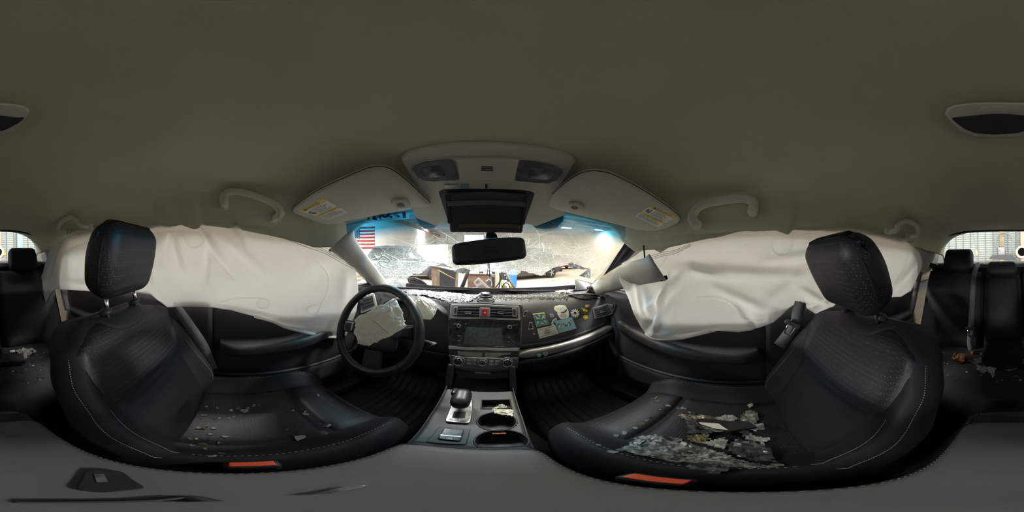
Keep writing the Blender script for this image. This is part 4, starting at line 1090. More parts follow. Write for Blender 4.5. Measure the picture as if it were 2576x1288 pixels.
# passenger trim strip with woven silver inlay
def trim_path(y0, z0, x): 
    o = 0.055 * (max(0, abs(x) - 0.15) / 0.5) ** 2
    return Vector((x, y0 + o, z0 + 0.012 * max(0, (x - 0.15) / 0.5) ** 1.3))
xs = [lerp(0.135, 0.655, i / 30) for i in range(31)]
def band(zc, h, y0, d):
    rr = []
    for x in xs:
        e = min(1, (x - 0.13) / 0.05, (0.665 - x) / 0.05); e = max(0.15, e) ** 0.5
        ring = []
        for a, b in rrect(2 * d, 2 * h * e, min(d, h * e) * 0.7, 4):
            q = trim_path(y0, zc, x); ring.append(q + Vector((0, a * 1.0, b)))
        rr.append(ring)
    return loft(rr)
put('silver_inlay', band(-0.440, 0.022, 0.632, 0.018), M_SILVERW, dash, auto=1.0)
put('dark_ledge', band(-0.475, 0.014, 0.622, 0.020), M_BLACK, dash, auto=1.0)
put('face_bead', tube([trim_path(0.649, -0.408, x) for x in xs], 0.010, 8), M_BLACK, dash)
# passenger outer vent
hp, _n = hit(BV_D, 1500, 785)
cN = toward(Vector((-0.30, -1, 0.38)).normalized(), hp)
pvp = [px_pl(u, v, hp + cN * 0.006, cN) for u, v in ((1489, 775), (1528, 763), (1543, 789), (1495, 803))]
vs = put('vent_surround', prism(roundpoly([p + cN * 0.001 for p in pvp], 0.08), cN * 0.009), pm('dull_vent_frame', (0.16, 0.16, 0.155), 0.45, metal=0.4), dash, bevel=0.002, auto=0.5)
def qv(a, b, l): return pvp[0].lerp(pvp[1], a).lerp(pvp[3].lerp(pvp[2], a), b) + cN * l
put('vent_recess', prism([qv(0.08, 0.10, 0.010), qv(0.92, 0.10, 0.010), qv(0.92, 0.9, 0.010), qv(0.08, 0.9, 0.010)], cN * 0.001), M_INK, vs, smooth=False)
for k in range(4):
    b = 0.16 + k * 0.19
    put('vent_slat', prism([qv(0.10, b, 0.0112), qv(0.72, b, 0.0112), qv(0.72, b + 0.11, 0.0112), qv(0.10, b + 0.11, 0.0112)], cN * 0.004), M_BLACK, vs, bevel=0.0008, auto=0.5)
put('vent_tab', prism([qv(0.32, 0.5, 0.015), qv(0.55, 0.5, 0.015), qv(0.55, 0.64, 0.015), qv(0.32, 0.64, 0.015)], cN * 0.006), M_DASH, vs, bevel=0.001, auto=0.5)
put('vent_wheel', prism([qv(0.78, 0.18, 0.0112), qv(0.88, 0.18, 0.0112), qv(0.88, 0.8, 0.0112), qv(0.78, 0.8, 0.0112)], cN * 0.003), M_BLACK, vs, bevel=0.0008, auto=0.5)
# driver outer vent seen through the steering wheel
pl, nl = Vector((-0.56, 0.735, -0.30)), toward(Vector((0.35, -1, 0.25)).normalized(), Vector((-0.56, 0.735, -0.3)))
lvp = [px_pl(u, v, pl, nl) for u, v in ((909, 748), (942, 736), (951, 772), (908, 790))]
vs2 = put('vent_surround', prism(roundpoly(lvp, 0.12), nl * 0.010), M_SILVER, dash, bevel=0.003, auto=0.5)
m = sum(lvp, Vector()) / 4
put('vent_recess', prism([m + (p - m) * 0.74 + nl * 0.0102 for p in lvp], nl * 0.001), pm('vent_shadow', (0.05, 0.06, 0.065), 0.4), vs2, smooth=False)
for k in range(3):
    a, b, c, d = [m + (p - m) * 0.68 + nl * 0.012 for p in lvp]
    t0, t1 = 0.12 + k * 0.3, 0.24 + k * 0.3
    put('vent_slat', prism([a.lerp(d, t0), b.lerp(c, t0), b.lerp(c, t1), a.lerp(d, t1)], nl * 0.003), M_BLACK, vs2, bevel=0.0008, auto=0.5)
# instrument cluster hood
hood = []
for i in range(13):
    y = lerp(0.655, 0.86, i / 12); t = i / 12; r = []
    for j in range(25):
        a = math.pi * (j / 24)
        w = lerp(0.185, 0.20, t); h = lerp(0.118, 0.105, t)
        r.append(Vector((-0.335 + w * math.cos(a), y + 0.03 * abs(math.cos(a)), -0.335 + h * math.sin(a) ** 0.8)))
    hood.append(r)
put('cluster_hood', sheet(hood), M_DASH, dash, solid=0.012, off=0)
put('cluster_face', plate([(0.17 * math.cos(math.pi * k / 16), 0.10 * math.sin(math.pi * k / 16)) for k in range(17)] + [(-0.17, -0.06), (0.17, -0.06)], 0.01, frame(Vector((-0.335, 0.74, -0.335)), (1, 0, 0), (0, 0.2, 1))), M_INK, dash, smooth=False)
for dx in (-0.085, 0.09):
    Mg = frame(Vector((-0.335 + dx, 0.728, -0.315)), (1, 0, 0), (0, 0.2, 1))
    g = put('gauge_ring', tube([Mg @ Vector((x, y, 0.004)) for x, y in disc2(0.056, 0.056, 28)], 0.006, 8, closed=True), M_BLACK, dash)
    put('gauge_needle', prism([Mg @ Vector(p) for p in ((-0.002, 0, 0.006), (0.002, 0, 0.006), (0.03, 0.035, 0.006))], Mg.to_3x3() @ Vector((0, 0, 0.001))), M_WHITE, g, smooth=False)
# glovebox door with ribbed lower panel
gb = []
for i in range(13):
    x = lerp(0.17, 0.62, i / 12); o = 0.055 * (max(0, x - 0.15) / 0.5) ** 2
    gb.append([Vector((x, 0.650 + o, -0.493)), Vector((x, 0.650 + o, -0.51)), Vector((x, 0.672 + o, -0.56)), Vector((x, 0.70 + o, -0.61)), Vector((x, 0.75 + o, -0.655))])
gbx = put('glovebox_door', sheet(gb), M_DOOR, dash, solid=0.012, off=0)
for i in range(28):
    x = lerp(0.19, 0.60, i / 27); o = 0.055 * (max(0, x - 0.15) / 0.5) ** 2
    put('glovebox_rib', tube([Vector((x, 0.703 + o, -0.625)), Vector((x, 0.755 + o, -0.668)), Vector((x, 0.80 + o, -0.685))], 0.004, 5), M_DOOR, gbx)
g = px_y(1413, 945, 0.70)
put('glovebox_latch', xf(rbox(0.02, 0.02, 0.014, 0.004), trm(*g)), M_BLACK, gbx)
# lower driver panel and column shroud
rows = [[Vector((lerp(-0.66, -0.14, i / 8), lerp(0.655, 0.74, j / 4), lerp(-0.47, -0.66, j / 4))) for j in range(5)] for i in range(9)]
put('knee_panel', sheet(rows), M_DOOR, dash, solid=0.012)

# ================================================================== STEERING WHEEL
SWC = Vector((-0.362, 0.452, -0.294)); tilt = math.radians(24)
sy = Vector((0, math.sin(tilt), math.cos(tilt))); sz = Vector((0, -math.cos(tilt), math.sin(tilt)))
MW = frame(SWC, (1, 0, 0), sy, sz) @ rotm('Z', 11)
sw = thing('steering_wheel', 'black leather steering wheel with a burst airbag hanging out', 'steering wheel', SWC)
RW = 0.174
ring = [MW @ Vector((RW * math.cos(a), RW * math.sin(a), 0)) for a in [2 * math.pi * k / 72 for k in range(72)]]
rr = [0.0158 + 0.0022 * max(0, math.cos(2 * (2 * math.pi * k / 72))) for k in range(72)]
put('rim', tube(ring, rr, 14, closed=True, up=None), M_LEATHER, sw)
for a in (47, 111, 201, 311):
    aa = math.radians(a)
    c = MW @ Vector((RW * math.cos(aa), RW * math.sin(aa), 0)); tdir = MW.to_3x3() @ Vector((-math.sin(aa), math.cos(aa), 0)); rdir = MW.to_3x3() @ Vector((math.cos(aa), math.sin(aa), 0))
    put('rim_seam', tube([c + (rdir * math.cos(b) + sz * math.sin(b)) * 0.0176 for b in [2 * math.pi * k / 16 for k in range(16)]], 0.0009, 5, closed=True), M_INK, sw)
st_geo = []
for k in range(46):
    aa = math.radians(215 + k * 2.3); c = MW @ Vector(((RW - 0.0165) * math.cos(aa), (RW - 0.0165) * math.sin(aa), 0.004)); t_ = MW.to_3x3() @ Vector((-math.sin(aa), math.cos(aa), 0))
    st_geo.append(tube([c - t_ * 0.0022, c + t_ * 0.0022], 0.0008, 4))
put('rim_stitching', join(*st_geo), M_STITCH, sw)
hubd = lambda v: Vector((v.x, v.y, v.z * (1 - 0.3 * (v.x / 0.09) ** 2)))
put('hub', xf(rbox(0.17, 0.15, 0.06, 0.028, k=(4, 4, 2), deform=hubd), MW @ trm(0, -0.012, -0.02)), M_BLACK, sw)
for s in (-1, 1):
    spk = put('spoke', xf(rbox(0.12, 0.055, 0.028, 0.012), MW @ trm(s * 0.115, 0.0, -0.012)), M_BLACK, sw)
    put('spoke_trim', xf(rbox(0.046, 0.040, 0.012, 0.005), MW @ trm(s * 0.128, 0.0, 0.003)), M_SILVER if s < 0 else M_GLOSS, spk)
    put('spoke_buttons', xf(rbox(0.036, 0.032, 0.012, 0.004), MW @ trm(s * 0.127, 0.0, 0.006)), M_BLACK, spk)
put('lower_spoke', xf(rbox(0.075, 0.11, 0.02, 0.01), MW @ trm(0, -0.115, -0.014)), M_BLACK, sw)
# column
c0 = SWC - sz * 0.05; c1 = c0 - sz * 0.26 + Vector((0, 0, -0.03))
put('column_shroud', tube([c0, c0.lerp(c1, 0.4), c1], [0.055, 0.062, 0.07], 14, flat=(1, 1.05)), M_BLACK, sw)
stl = [c0 - sz * 0.03 + Vector((0.05, 0, 0)), px_y(1078, 862, 0.50), px_y(1092, 870, 0.495)]
sk = put('stalk', tube(spline(stl, 10), [0.008] * 6 + [0.010, 0.014, 0.015, 0.012], 10), M_BLACK, sw)
put('stalk_marks', text_geo('-  o', 0.008, frame(px_y(1085, 861, 0.48), (1, 0, -0.3), (0.2, 0.5, 1)), 0.0003), M_PRINT, sk, smooth=False)
put('stalk', tube([c0 - sz * 0.03 + Vector((-0.05, 0, 0)), c0 - sz * 0.03 + Vector((-0.15, 0.0, 0.03))], [0.008, 0.012], 10), M_BLACK, sw)
# crumpled driver airbag: folded sack
def sack(C, ax, ay, az, seed, n=150, m=80, amp=0.16):
    """crumpled cloth bag: rounded box with sharp random creases"""
    rnd = random.Random(seed); rows = []
    cr = []
    for _ in range(16):
        d = Vector((rnd.gauss(0, 1), rnd.gauss(0, 1), rnd.gauss(0, 1))).normalized()
        t = d.orthogonal().normalized(); t = Matrix.Rotation(rnd.uniform(0, 6.28), 3, d) @ t
        cr.append((d, t, rnd.uniform(0.3, 0.9), rnd.uniform(0.04, 0.10), rnd.choice((-1, 1, 1)) * rnd.uniform(0.5, 1.0)))
    for i in range(m + 1):
        th = math.pi * i / m; r = []
        for j in range(n):
            ph = 2 * math.pi * j / n
            d = Vector((math.sin(th) * math.cos(ph), math.sin(th) * math.sin(ph), math.cos(th)))
            k = 1.0 + amp * 1.5 * nz(d, 1.3, seed) + amp * (0.35 - abs(nz(d, 2.6, seed + 4))) + amp * 0.3 * nz(d, 9.0, seed + 8)
            for (c, t, ln, w, h) in cr:
                e = d - c
                if e.length > ln * 1.6: continue
                a = e.dot(t); q = e - t * a
                if abs(a) < ln: k += amp * 0.5 * h * math.exp(-abs(q.length) / w) * (1 - (a / ln) ** 2)
            e = lambda x: math.copysign(abs(x) ** 0.62, x)
            r.append(C + ax * e(d.x) * k + ay * e(d.y) * k + az * e(d.z) * k)
        rows.append(r)
    return sheet(rows, True)
bc = px_r(957, 812, 0.52)
bz = (CAM - bc).normalized(); bx = bz.cross(Vector((0, 0, 1))).normalized() * -1
bx = (px_r(1018, 772, 0.52) - px_r(893, 850, 0.52)).normalized(); by = bz.cross(bx).normalized()
put('airbag', sack(bc, bx * 0.072, by * 0.046, bz * 0.040, 3.0, amp=0.20), M_BAG2, sw)
put('airbag_seam', tube([px_r(u, v, 0.468) for u, v in ((936, 806), (950, 815), (965, 830), (978, 838))], 0.0008, 5), M_THREAD, sw)
bc2 = px_r(1066, 776, 0.665); bz2 = (CAM - bc2).normalized(); bx2 = (px_r(1090, 785, 0.66) - px_r(1040, 765, 0.66)).normalized()
put('airbag_back_fold', sack(bc2, bx2 * 0.044, bz2.cross(bx2).normalized() * 0.038, bz2 * 0.030, 11.0, amp=0.2), M_BAG2, sw)

# ================================================================== CENTRE CONSOLE
con = thing('centre_console', 'dark grey centre console with gear selector and cup holders', 'console', (0, 0.3, -0.73))
AH = -0.502       # armrest lid height
CT = -0.555       # console top height near the cup holders
def cz(y): return lerp(-0.565, -0.545, (y - 0.16) / 0.36)
CUPS = [(px_z(1250, 1060, cz(0.33)), 0.042), (px_z(1262, 1108, cz(0.24)), 0.044)]
# body with hollow cups: top plate built as grid with holes left open
def console_hw(y): return interp([(-0.45, 0.085), (0.0, 0.083), (0.2, 0.090), (0.35, 0.104), (0.5, 0.107), (0.6, 0.11)], y)
V, F, G = [], [], {}
ny, nx = 110, 64
tray = [px_z(u, v, cz(0.41)) for u, v in ((1212, 1008), (1280, 1006), (1287, 1025), (1210, 1028))]
tx0, tx1, ty0, ty1 = min(p.x for p in tray), max(p.x for p in tray), min(p.y for p in tray), max(p.y for p in tray)
def in_cup(x, y):
    for c, r in CUPS:
        if (x - c.x) ** 2 + (y - c.y) ** 2 < r * r: return True
    a, b = CUPS[0][0], CUPS[1][0]
    if abs(x - lerp(a.x, b.x, 0.5)) < 0.016 and min(a.y, b.y) < y < max(a.y, b.y): return True
    return False
def in_tray(x, y): return tx0 < x < tx1 and ty0 < y < ty1
for i in range(ny + 1):
    y = lerp(0.14, 0.495, i / ny)
    for j in range(nx + 1):
        x = lerp(-1, 1, j / nx) * console_hw(y) - 0.006
        e = max(0, abs(j / nx * 2 - 1) - 0.9) / 0.1
        z = cz(y) - 0.012 * e * e
        if in_cup(x, y): z -= 0.055
        elif in_tray(x, y): z -= 0.03
        V.append(Vector((x, y, z)))
for i in range(ny):
    for j in range(nx):
        a = i * (nx + 1) + j; F.append((a, a + 1, a + nx + 2, a + nx + 1))
put('console_top', (V, F), M_CONS, con, auto=0.7)
for s in (-1, 1):
    rows = [[Vector((s * (console_hw(y) + 0.008 * k) - 0.006, y, lerp(cz(y) - 0.010, -0.93, k / 4))) for y in [lerp(-0.42, 0.62, q / 20) for q in range(21)]] for k in range(5)]
    put('console_side', sheet(rows), M_BLACK, con, solid=0.004)
M_CUP = pm('cup_holder_plastic', (0.012, 0.012, 0.013), 0.5)
for c, r in CUPS:
    cp = put('cup_holder', lathe([(r - 0.001, 0.001), (r - 0.004, -0.03), (r - 0.006, -0.058), (r - 0.010, -0.060), (0.002, -0.060)], 36, trm(c.x, c.y, cz(c.y)), False), M_CUP, con, auto=0.6)
    put('cup_rim', tube([Vector((c.x + x, c.y + y, cz(c.y + y) + 0.0005)) for x, y in disc2(r, r, 40)], 0.0022, 6, closed=True), M_BLACK, cp)
a, b = CUPS[0][0], CUPS[1][0]
put('cup_divider_insert', xf(rbox(0.026, 0.022, 0.006, 0.002), trm(lerp(a.x, b.x, 0.5), lerp(a.y, b.y, 0.5), cz(0.28) - 0.010)), pm('dusty_insert', (0.25, 0.23, 0.19), 0.8, var=(60, 0.6, (0.4, 0.06, 0.04))), con)
tr = put('coin_tray_rim', tube([Vector((x, y, cz(y) + 0.001)) for x, y in ((tx0, ty0), (tx1, ty0), (tx1, ty1), (tx0, ty1))], 0.003, 6, closed=True), M_BLACK, con)
put('coin_tray_floor', xf(rbox(tx1 - tx0, ty1 - ty0, 0.004, 0.001), trm((tx0 + tx1) / 2, (ty0 + ty1) / 2, cz(0.41) - 0.028)), M_CUP, con)
# gear selector
gp = [px_z(u, v, cz(0.38) + 0.002) for u, v in ((1118, 1061), (1141, 1003), (1191, 1005), (1183, 1066))]
bz_ = put('selector_bezel', prism(roundpoly(gp, 0.12), (0, 0, 0.005)), M_CHROME, con, bevel=0.0015, auto=0.5)
m = sum(gp, Vector()) / 4
put('selector_plate', prism(roundpoly([m + (p - m) * 0.88 + Vector((0, 0, 0.005)) for p in gp], 0.1), (0, 0, 0.0012)), pm('worn_silver_plate', (0.36, 0.36, 0.36), 0.4, metal=0.5, var=(50, 0.6, (0.06, 0.06, 0.06))), bz_, bevel=0.0005, auto=0.5)
sl = [px_z(u, v, cz(0.37) + 0.009) for u, v in ((1137, 1051), (1142, 1035), (1172, 1036), (1170, 1052))]
put('selector_gate', prism(sl, (0, 0, 0.0006)), M_INK, bz_, smooth=False)
put('gate_lettering', text_geo('S#  P R N D', 0.007, frame(px_z(1151, 1056, cz(0.36) + 0.0095), (1, 0, 0), (0, 1, 0)), 0.0003), M_INK, bz_, smooth=False)
kb = px_z(1160, 1022, cz(0.40)); kt = px_z(1162, 993, -0.475)
gs = put('gear_lever', tube([kb + Vector((0, 0, -0.01)), kb.lerp(kt, 0.5), kt], [0.014, 0.012, 0.012], 10), M_BLACK, con)
put('gear_knob', xf(rbox(0.050, 0.075, 0.052, 0.022, n=4, k=(3, 4, 3), deform=lambda v: Vector((v.x * (1 + 1.2 * v.y), v.y, v.z + 0.25 * v.y * 0.5))), trm(kt.x, kt.y - 0.01, kt.z - 0.012)), M_LEATHER, gs)
put('knob_button', xf(rbox(0.018, 0.03, 0.02, 0.006), trm(kt.x - 0.02, kt.y + 0.01, kt.z + 0.0)), M_GLOSS, gs)
# parking brake switch panel
pp_ = [px_z(u, v, cz(0.26) + 0.001) for u, v in ((1070, 1112), (1105, 1074), (1184, 1079), (1172, 1119))]
pk = put('brake_switch_panel', prism(roundpoly(pp_, 0.06), (0, 0, 0.003)), M_BLACK, con, bevel=0.001, auto=0.5)
q2 = [px_z(u, v, cz(0.27) + 0.004) for u, v in ((1101, 1105), (1117, 1079), (1167, 1083), (1157, 1111))]
sw_ = put('brake_switch', prism(roundpoly(q2, 0.08), (0, 0, 0.006)), M_GLOSS, pk, bevel=0.0015, auto=0.5)
q3 = [px_z(u, v, cz(0.27) + 0.0102) for u, v in ((1108, 1093), (1161, 1097.5), (1160, 1099.5), (1107, 1095))]
put('switch_strip', prism(q3, (0, 0, 0.0005)), M_CHROME, sw_, smooth=False)
put('switch_mark', text_geo('(P)', 0.008, frame(px_z(1131, 1103, cz(0.26) + 0.0104), (1, 0, 0), (0, 1, 0)), 0.0002), M_PRINT, sw_, smooth=False)
# armrest lid
ao = []
for y, x0, x1 in ((0.205, -0.055, 0.050), (0.203, -0.030, 0.03), (0.208, -0.078, 0.072), (0.19, -0.097, 0.088), (0.10, -0.101, 0.086), (0.0, -0.099, 0.083), (-0.10, -0.100, 0.085), (-0.20, -0.100, 0.09), (-0.29, -0.095, 0.09), (-0.31, -0.07, 0.07)): ao.append((y, x0, x1))
ao = sorted(ao, reverse=True)
prs = [(0.208, -0.060, 0.055), (0.200, -0.086, 0.077), (0.185, -0.096, 0.086), (0.10, -0.101, 0.087), (0.0, -0.100, 0.084), (-0.10, -0.100, 0.085), (-0.20, -0.100, 0.09), (-0.285, -0.096, 0.09), (-0.305, -0.086, 0.08), (-0.312, -0.06, 0.055)]
out2 = [Vector((x0, y, 0)) for y, x0, x1 in prs] + [Vector((x1, y, 0)) for y, x0, x1 in reversed(prs)]
out2 = roundpoly(out2, 0.3, 2)
c = Vector((-0.006, -0.05, 0)); rings = []
for sc, dz in ((0.2, 0.004), (0.6, 0.0035), (0.9, 0.001), (0.965, -0.003), (0.995, -0.010), (1.0, -0.018), (0.99, -0.045), (0.96, -0.05)):
    rings.append([Vector((c.x + (p.x - c.x) * sc, c.y + (p.y - c.y) * (sc if sc > 0.9 else sc), AH + dz)) for p in out2])
arm = put('armrest_pad', loft(rings), M_ARM, con, auto=1.2)
arm['label'] = 'smooth grey vinyl armrest lid with stitched edges'
stg = []
loopp = resample([Vector((c.x + (p.x - c.x) * 0.985, c.y + (p.y - c.y) * 0.985, AH - 0.0055)) for p in out2] + [Vector((c.x + (out2[0].x - c.x) * 0.985, c.y + (out2[0].y - c.y) * 0.985, AH - 0.0055))], 340)
for k in range(0, 339, 2): stg.append(tube([loopp[k], loopp[k + 1]], 0.0007, 4))
put('armrest_stitching', join(*stg), M_STITCH, arm)
put('armrest_piping', tube(resample([Vector((c.x + (p.x - c.x) * 1.0, c.y + (p.y - c.y) * 1.0, AH - 0.010)) for p in out2], 160), 0.0022, 6, closed=True), M_BLACK, arm)
put('console_box', xf(rbox(0.19, 0.62, 0.30, 0.02), trm(-0.006, -0.07, AH - 0.20)), M_BLACK, con)
# small things lying on the lid behind the lens: a dark cable and its plug
cb = thing('phone_cable', 'short black cable with a metal plug lying across the armrest', 'cable', (-0.05, -0.03, AH))
P = spline([px_z(u, v, AH + 0.007) for u, v in ((40, 1262), (200, 1262), (380, 1258), (470, 1250), (520, 1262))], 30)
put('cable', tube(P, 0.0042, 8), M_BLACK, cb)
P2 = [px_z(u, v, AH + 0.006) for u, v in ((185, 1232), (215, 1180), (310, 1185), (375, 1228), (260, 1240))]
put('plug_body', prism(roundpoly(P2, 0.25), (0, 0, 0.006)), M_BLACK, cb, bevel=0.001, auto=0.5)
P3 = [px_z(u, v, AH + 0.0125) for u, v in ((236, 1192), (262, 1192), (272, 1212), (244, 1213))]
put('plug_metal', prism(P3, (0, 0, 0.001)), M_STEEL, cb, smooth=False)
st_ = thing('camera_foot', 'thin silver leg of the camera stand on the armrest', 'stand', (0.01, 0.01, AH))
P = [px_z(u, v, AH + 0.008) for u, v in ((770, 1243), (830, 1232), (870, 1222), (905, 1220), (925, 1222), (880, 1232), (830, 1242))]
put('leg', prism(P, (0, 0, 0.003)), M_STEEL, st_, bevel=0.001, auto=0.5)

# ================================================================== DOORS
def door(name, s, y0, y1, label, front):
    t = thing(name, label, None, (s * 0.69, (y0 + y1) / 2, -0.9), kind='structure')
    ys = [lerp(y0, y1, i / 28) for i in range(29)]
    def prof(y):
        f = max(0, min(1, (y - 0.35) / 0.4)) if front else 0
        return [(0.715, -0.205), (0.695, -0.196), (0.672, -0.205), (0.664, -0.235), (0.662, -0.30), (0.66, -0.40), (0.668, -0.455), (0.655, -0.52), (0.650, -0.58), (0.656, -0.64), (0.672, -0.72), (0.685, -0.88)]
    rows = []
    for y in ys:
        bow = 0.012 * ((y - (y0 + y1) / 2) / ((y1 - y0) / 2)) ** 2
        rows.append([Vector((s * (x + bow), y, z)) for x, z in prof(y)])
    put('door_panel', sheet(rows), M_DOOR, t, solid=0.006, auto=1.0)
    # armrest
    a0, a1 = (y0 + 0.05, min(y1 - 0.13, 0.62)) if front else (y0 + 0.12, y1 - 0.06)
    rings = []
    for i in range(25):
        k = i / 24; y = lerp(a0, a1, k)
        w = 0.075 * (1 - max(0, (k - 0.45) / 0.55) ** 1.6 * 0.75) * min(1, 0.5 + k * 6)
        z = -0.392 + (0.030 * max(0, k - 0.4) / 0.6 if front else 0.015 * k)
        h = 0.030
        ring = []
        for a, b in rrect(w + 0.03, 2 * h, 0.022, 5): ring.append(Vector((s * (0.665 - w / 2 + 0.015 - 0.0 + a), y, z - h + b)))
        rings.append(ring)
    ar = put('door_armrest', loft(rings), M_DASH if False else M_ARMD, t, auto=1.2)
    put('armrest_piping', tube([Vector((s * (0.665 - 0.075 * (1 - max(0, (k / 24 - 0.45) / 0.55) ** 1.6 * 0.75) * min(1, 0.5 + k / 4) + 0.003), lerp(a0, a1, k / 24), -0.415 + (0.030 * max(0, k / 24 - 0.4) / 0.6 if front else 0.015 * k / 24))) for k in range(25)], 0.0022, 6), M_BLACK, ar)
    # pocket with a pale lip
    pk = [[Vector((s * (0.625 + 0.012 * abs(lerp(-1, 1, i / 16)) ** 2), lerp(y0 + 0.02, y1 - 0.22, i / 16), lerp(-0.59, -0.74, j / 4))) for j in range(5)] for i in range(17)]
    pc = put('door_pocket', sheet(pk), M_DOOR, t, solid=0.008)
    put('pocket_lip', tube([r[0] for r in pk], 0.008, 8), M_ARMD, pc)
    if front:
        # swept front edge of the pocket, inner handle recess and switch plate
        e = spline([Vector((s * 0.640, y1 - 0.22, -0.59)), Vector((s * 0.645, y1 - 0.17, -0.55)), Vector((s * 0.650, y1 - 0.13, -0.47)), Vector((s * 0.655, y1 - 0.10, -0.40))], 14)
        put('pocket_edge', tube(e, 0.013, 8, flat=(1, 1.6)), M_ARMD, t)
        hp_ = [Vector((s * 0.658, y, z)) for y, z in ((y1 - 0.05, -0.265), (y1 - 0.18, -0.262), (y1 - 0.17, -0.30), (y1 - 0.14, -0.345), (y1 - 0.05, -0.34))]
        hd = put('inner_handle_cup', prism(roundpoly(hp_, 0.15), (-s * 0.003, 0, 0)), M_BLACK, t, bevel=0.001, auto=0.5)
        put('inner_handle', xf(rbox(0.010, 0.10, 0.022, 0.004), trm(s * 0.652, y1 - 0.11, -0.285)), M_ARMD, hd)
    return t
M_ARMD = pm('padded_door_vinyl', (0.036, 0.036, 0.038), 0.5, spec=0.45, bump=(300, 0.2, 0.0008), var=(10, 0.3, (0.05, 0.05, 0.05)))
d1 = door('door_1', -1, -0.10, 0.82, 'black front door panel behind the steering wheel', True)
d2 = door('door_2', 1, -0.10, 0.82, 'black front door panel with window switches beside the torn pillar trim', True)
d3 = door('door_3', -1, -1.12, -0.22, 'black rear door panel on the steering wheel side', False)
d4 = door('door_4', 1, -1.12, -0.22, 'black rear door panel on the passenger side', False)
# switch plate on the passenger door
sx = 0.625
spq = [px_x(u, v, sx) for u, v in ((1572, 840), (1580, 830), (1600, 836), (1640, 852), (1660, 868), (1640, 866), (1600, 855))]
swp = put('switch_plate', prism(roundpoly(spq, 0.15), (0.012, 0, -0.002)), M_BLACK, d2, bevel=0.002, auto=0.5)
for q in (((1594, 843), (1604, 841), (1607, 848), (1597, 850)), ((1616, 853), (1633, 852), (1637, 862), (1621, 861))):
    b = put('window_switch', prism([px_x(u, v, sx - 0.002) for u, v in q], (-0.004, 0, 0.002)), M_GLOSS, swp, bevel=0.0008, auto=0.5)
    c = [px_x(u, v, sx - 0.0075) for u, v in q]; m = sum(c, Vector()) / 4
    put('switch_mark', prism([m + (p - m) * 0.35 for p in c], (-0.0005, 0, 0)), M_PRINT, b, smooth=False)
# lower B pillar trims, sill plates, kick panels
for s in (-1, 1):
    w = bpy.data.objects['wall_left' if s < 0 else 'wall_right']
    rows = [[Vector((s * lerp(0.672, 0.665, j / 6), lerp(-0.235, -0.085, j / 6), z)) for j in range(7)] for z in (-0.15, -0.35, -0.55, -0.75, -0.90)]
    put('pillar_cover', sheet(rows), M_DOOR, w, solid=0.012)
    put('sill_plate', xf(rbox(0.10, 1.0, 0.05, 0.015), trm(s * 0.665, 0.35, -0.90)), M_DOOR, w)
    rows = [[Vector((s * (0.64 - 0.02 * math.sin(math.pi * j / 6)), lerp(0.74, 1.15, j / 6), z)) for j in range(7)] for z in (-0.30, -0.5, -0.7, -0.92)]
    put('kick_panel', sheet(rows), M_DOOR, w, solid=0.012)
# small front window frames between pillar and door (dark uprights)
for s in (-1, 1):
    w = bpy.data.objects['door_1' if s < 0 else 'door_2']
    put('quarter_window_post', tube([(s * 0.70, 0.80, -0.20), (s * 0.67, 0.72, -0.06)], 0.013, 8), M_BLACK, w)
    put('window_seal', tube([(s * 0.70, -0.1, -0.196), (s * 0.70, 0.4, -0.196), (s * 0.705, 0.82, -0.20)], 0.010, 8), M_BLACK, w)

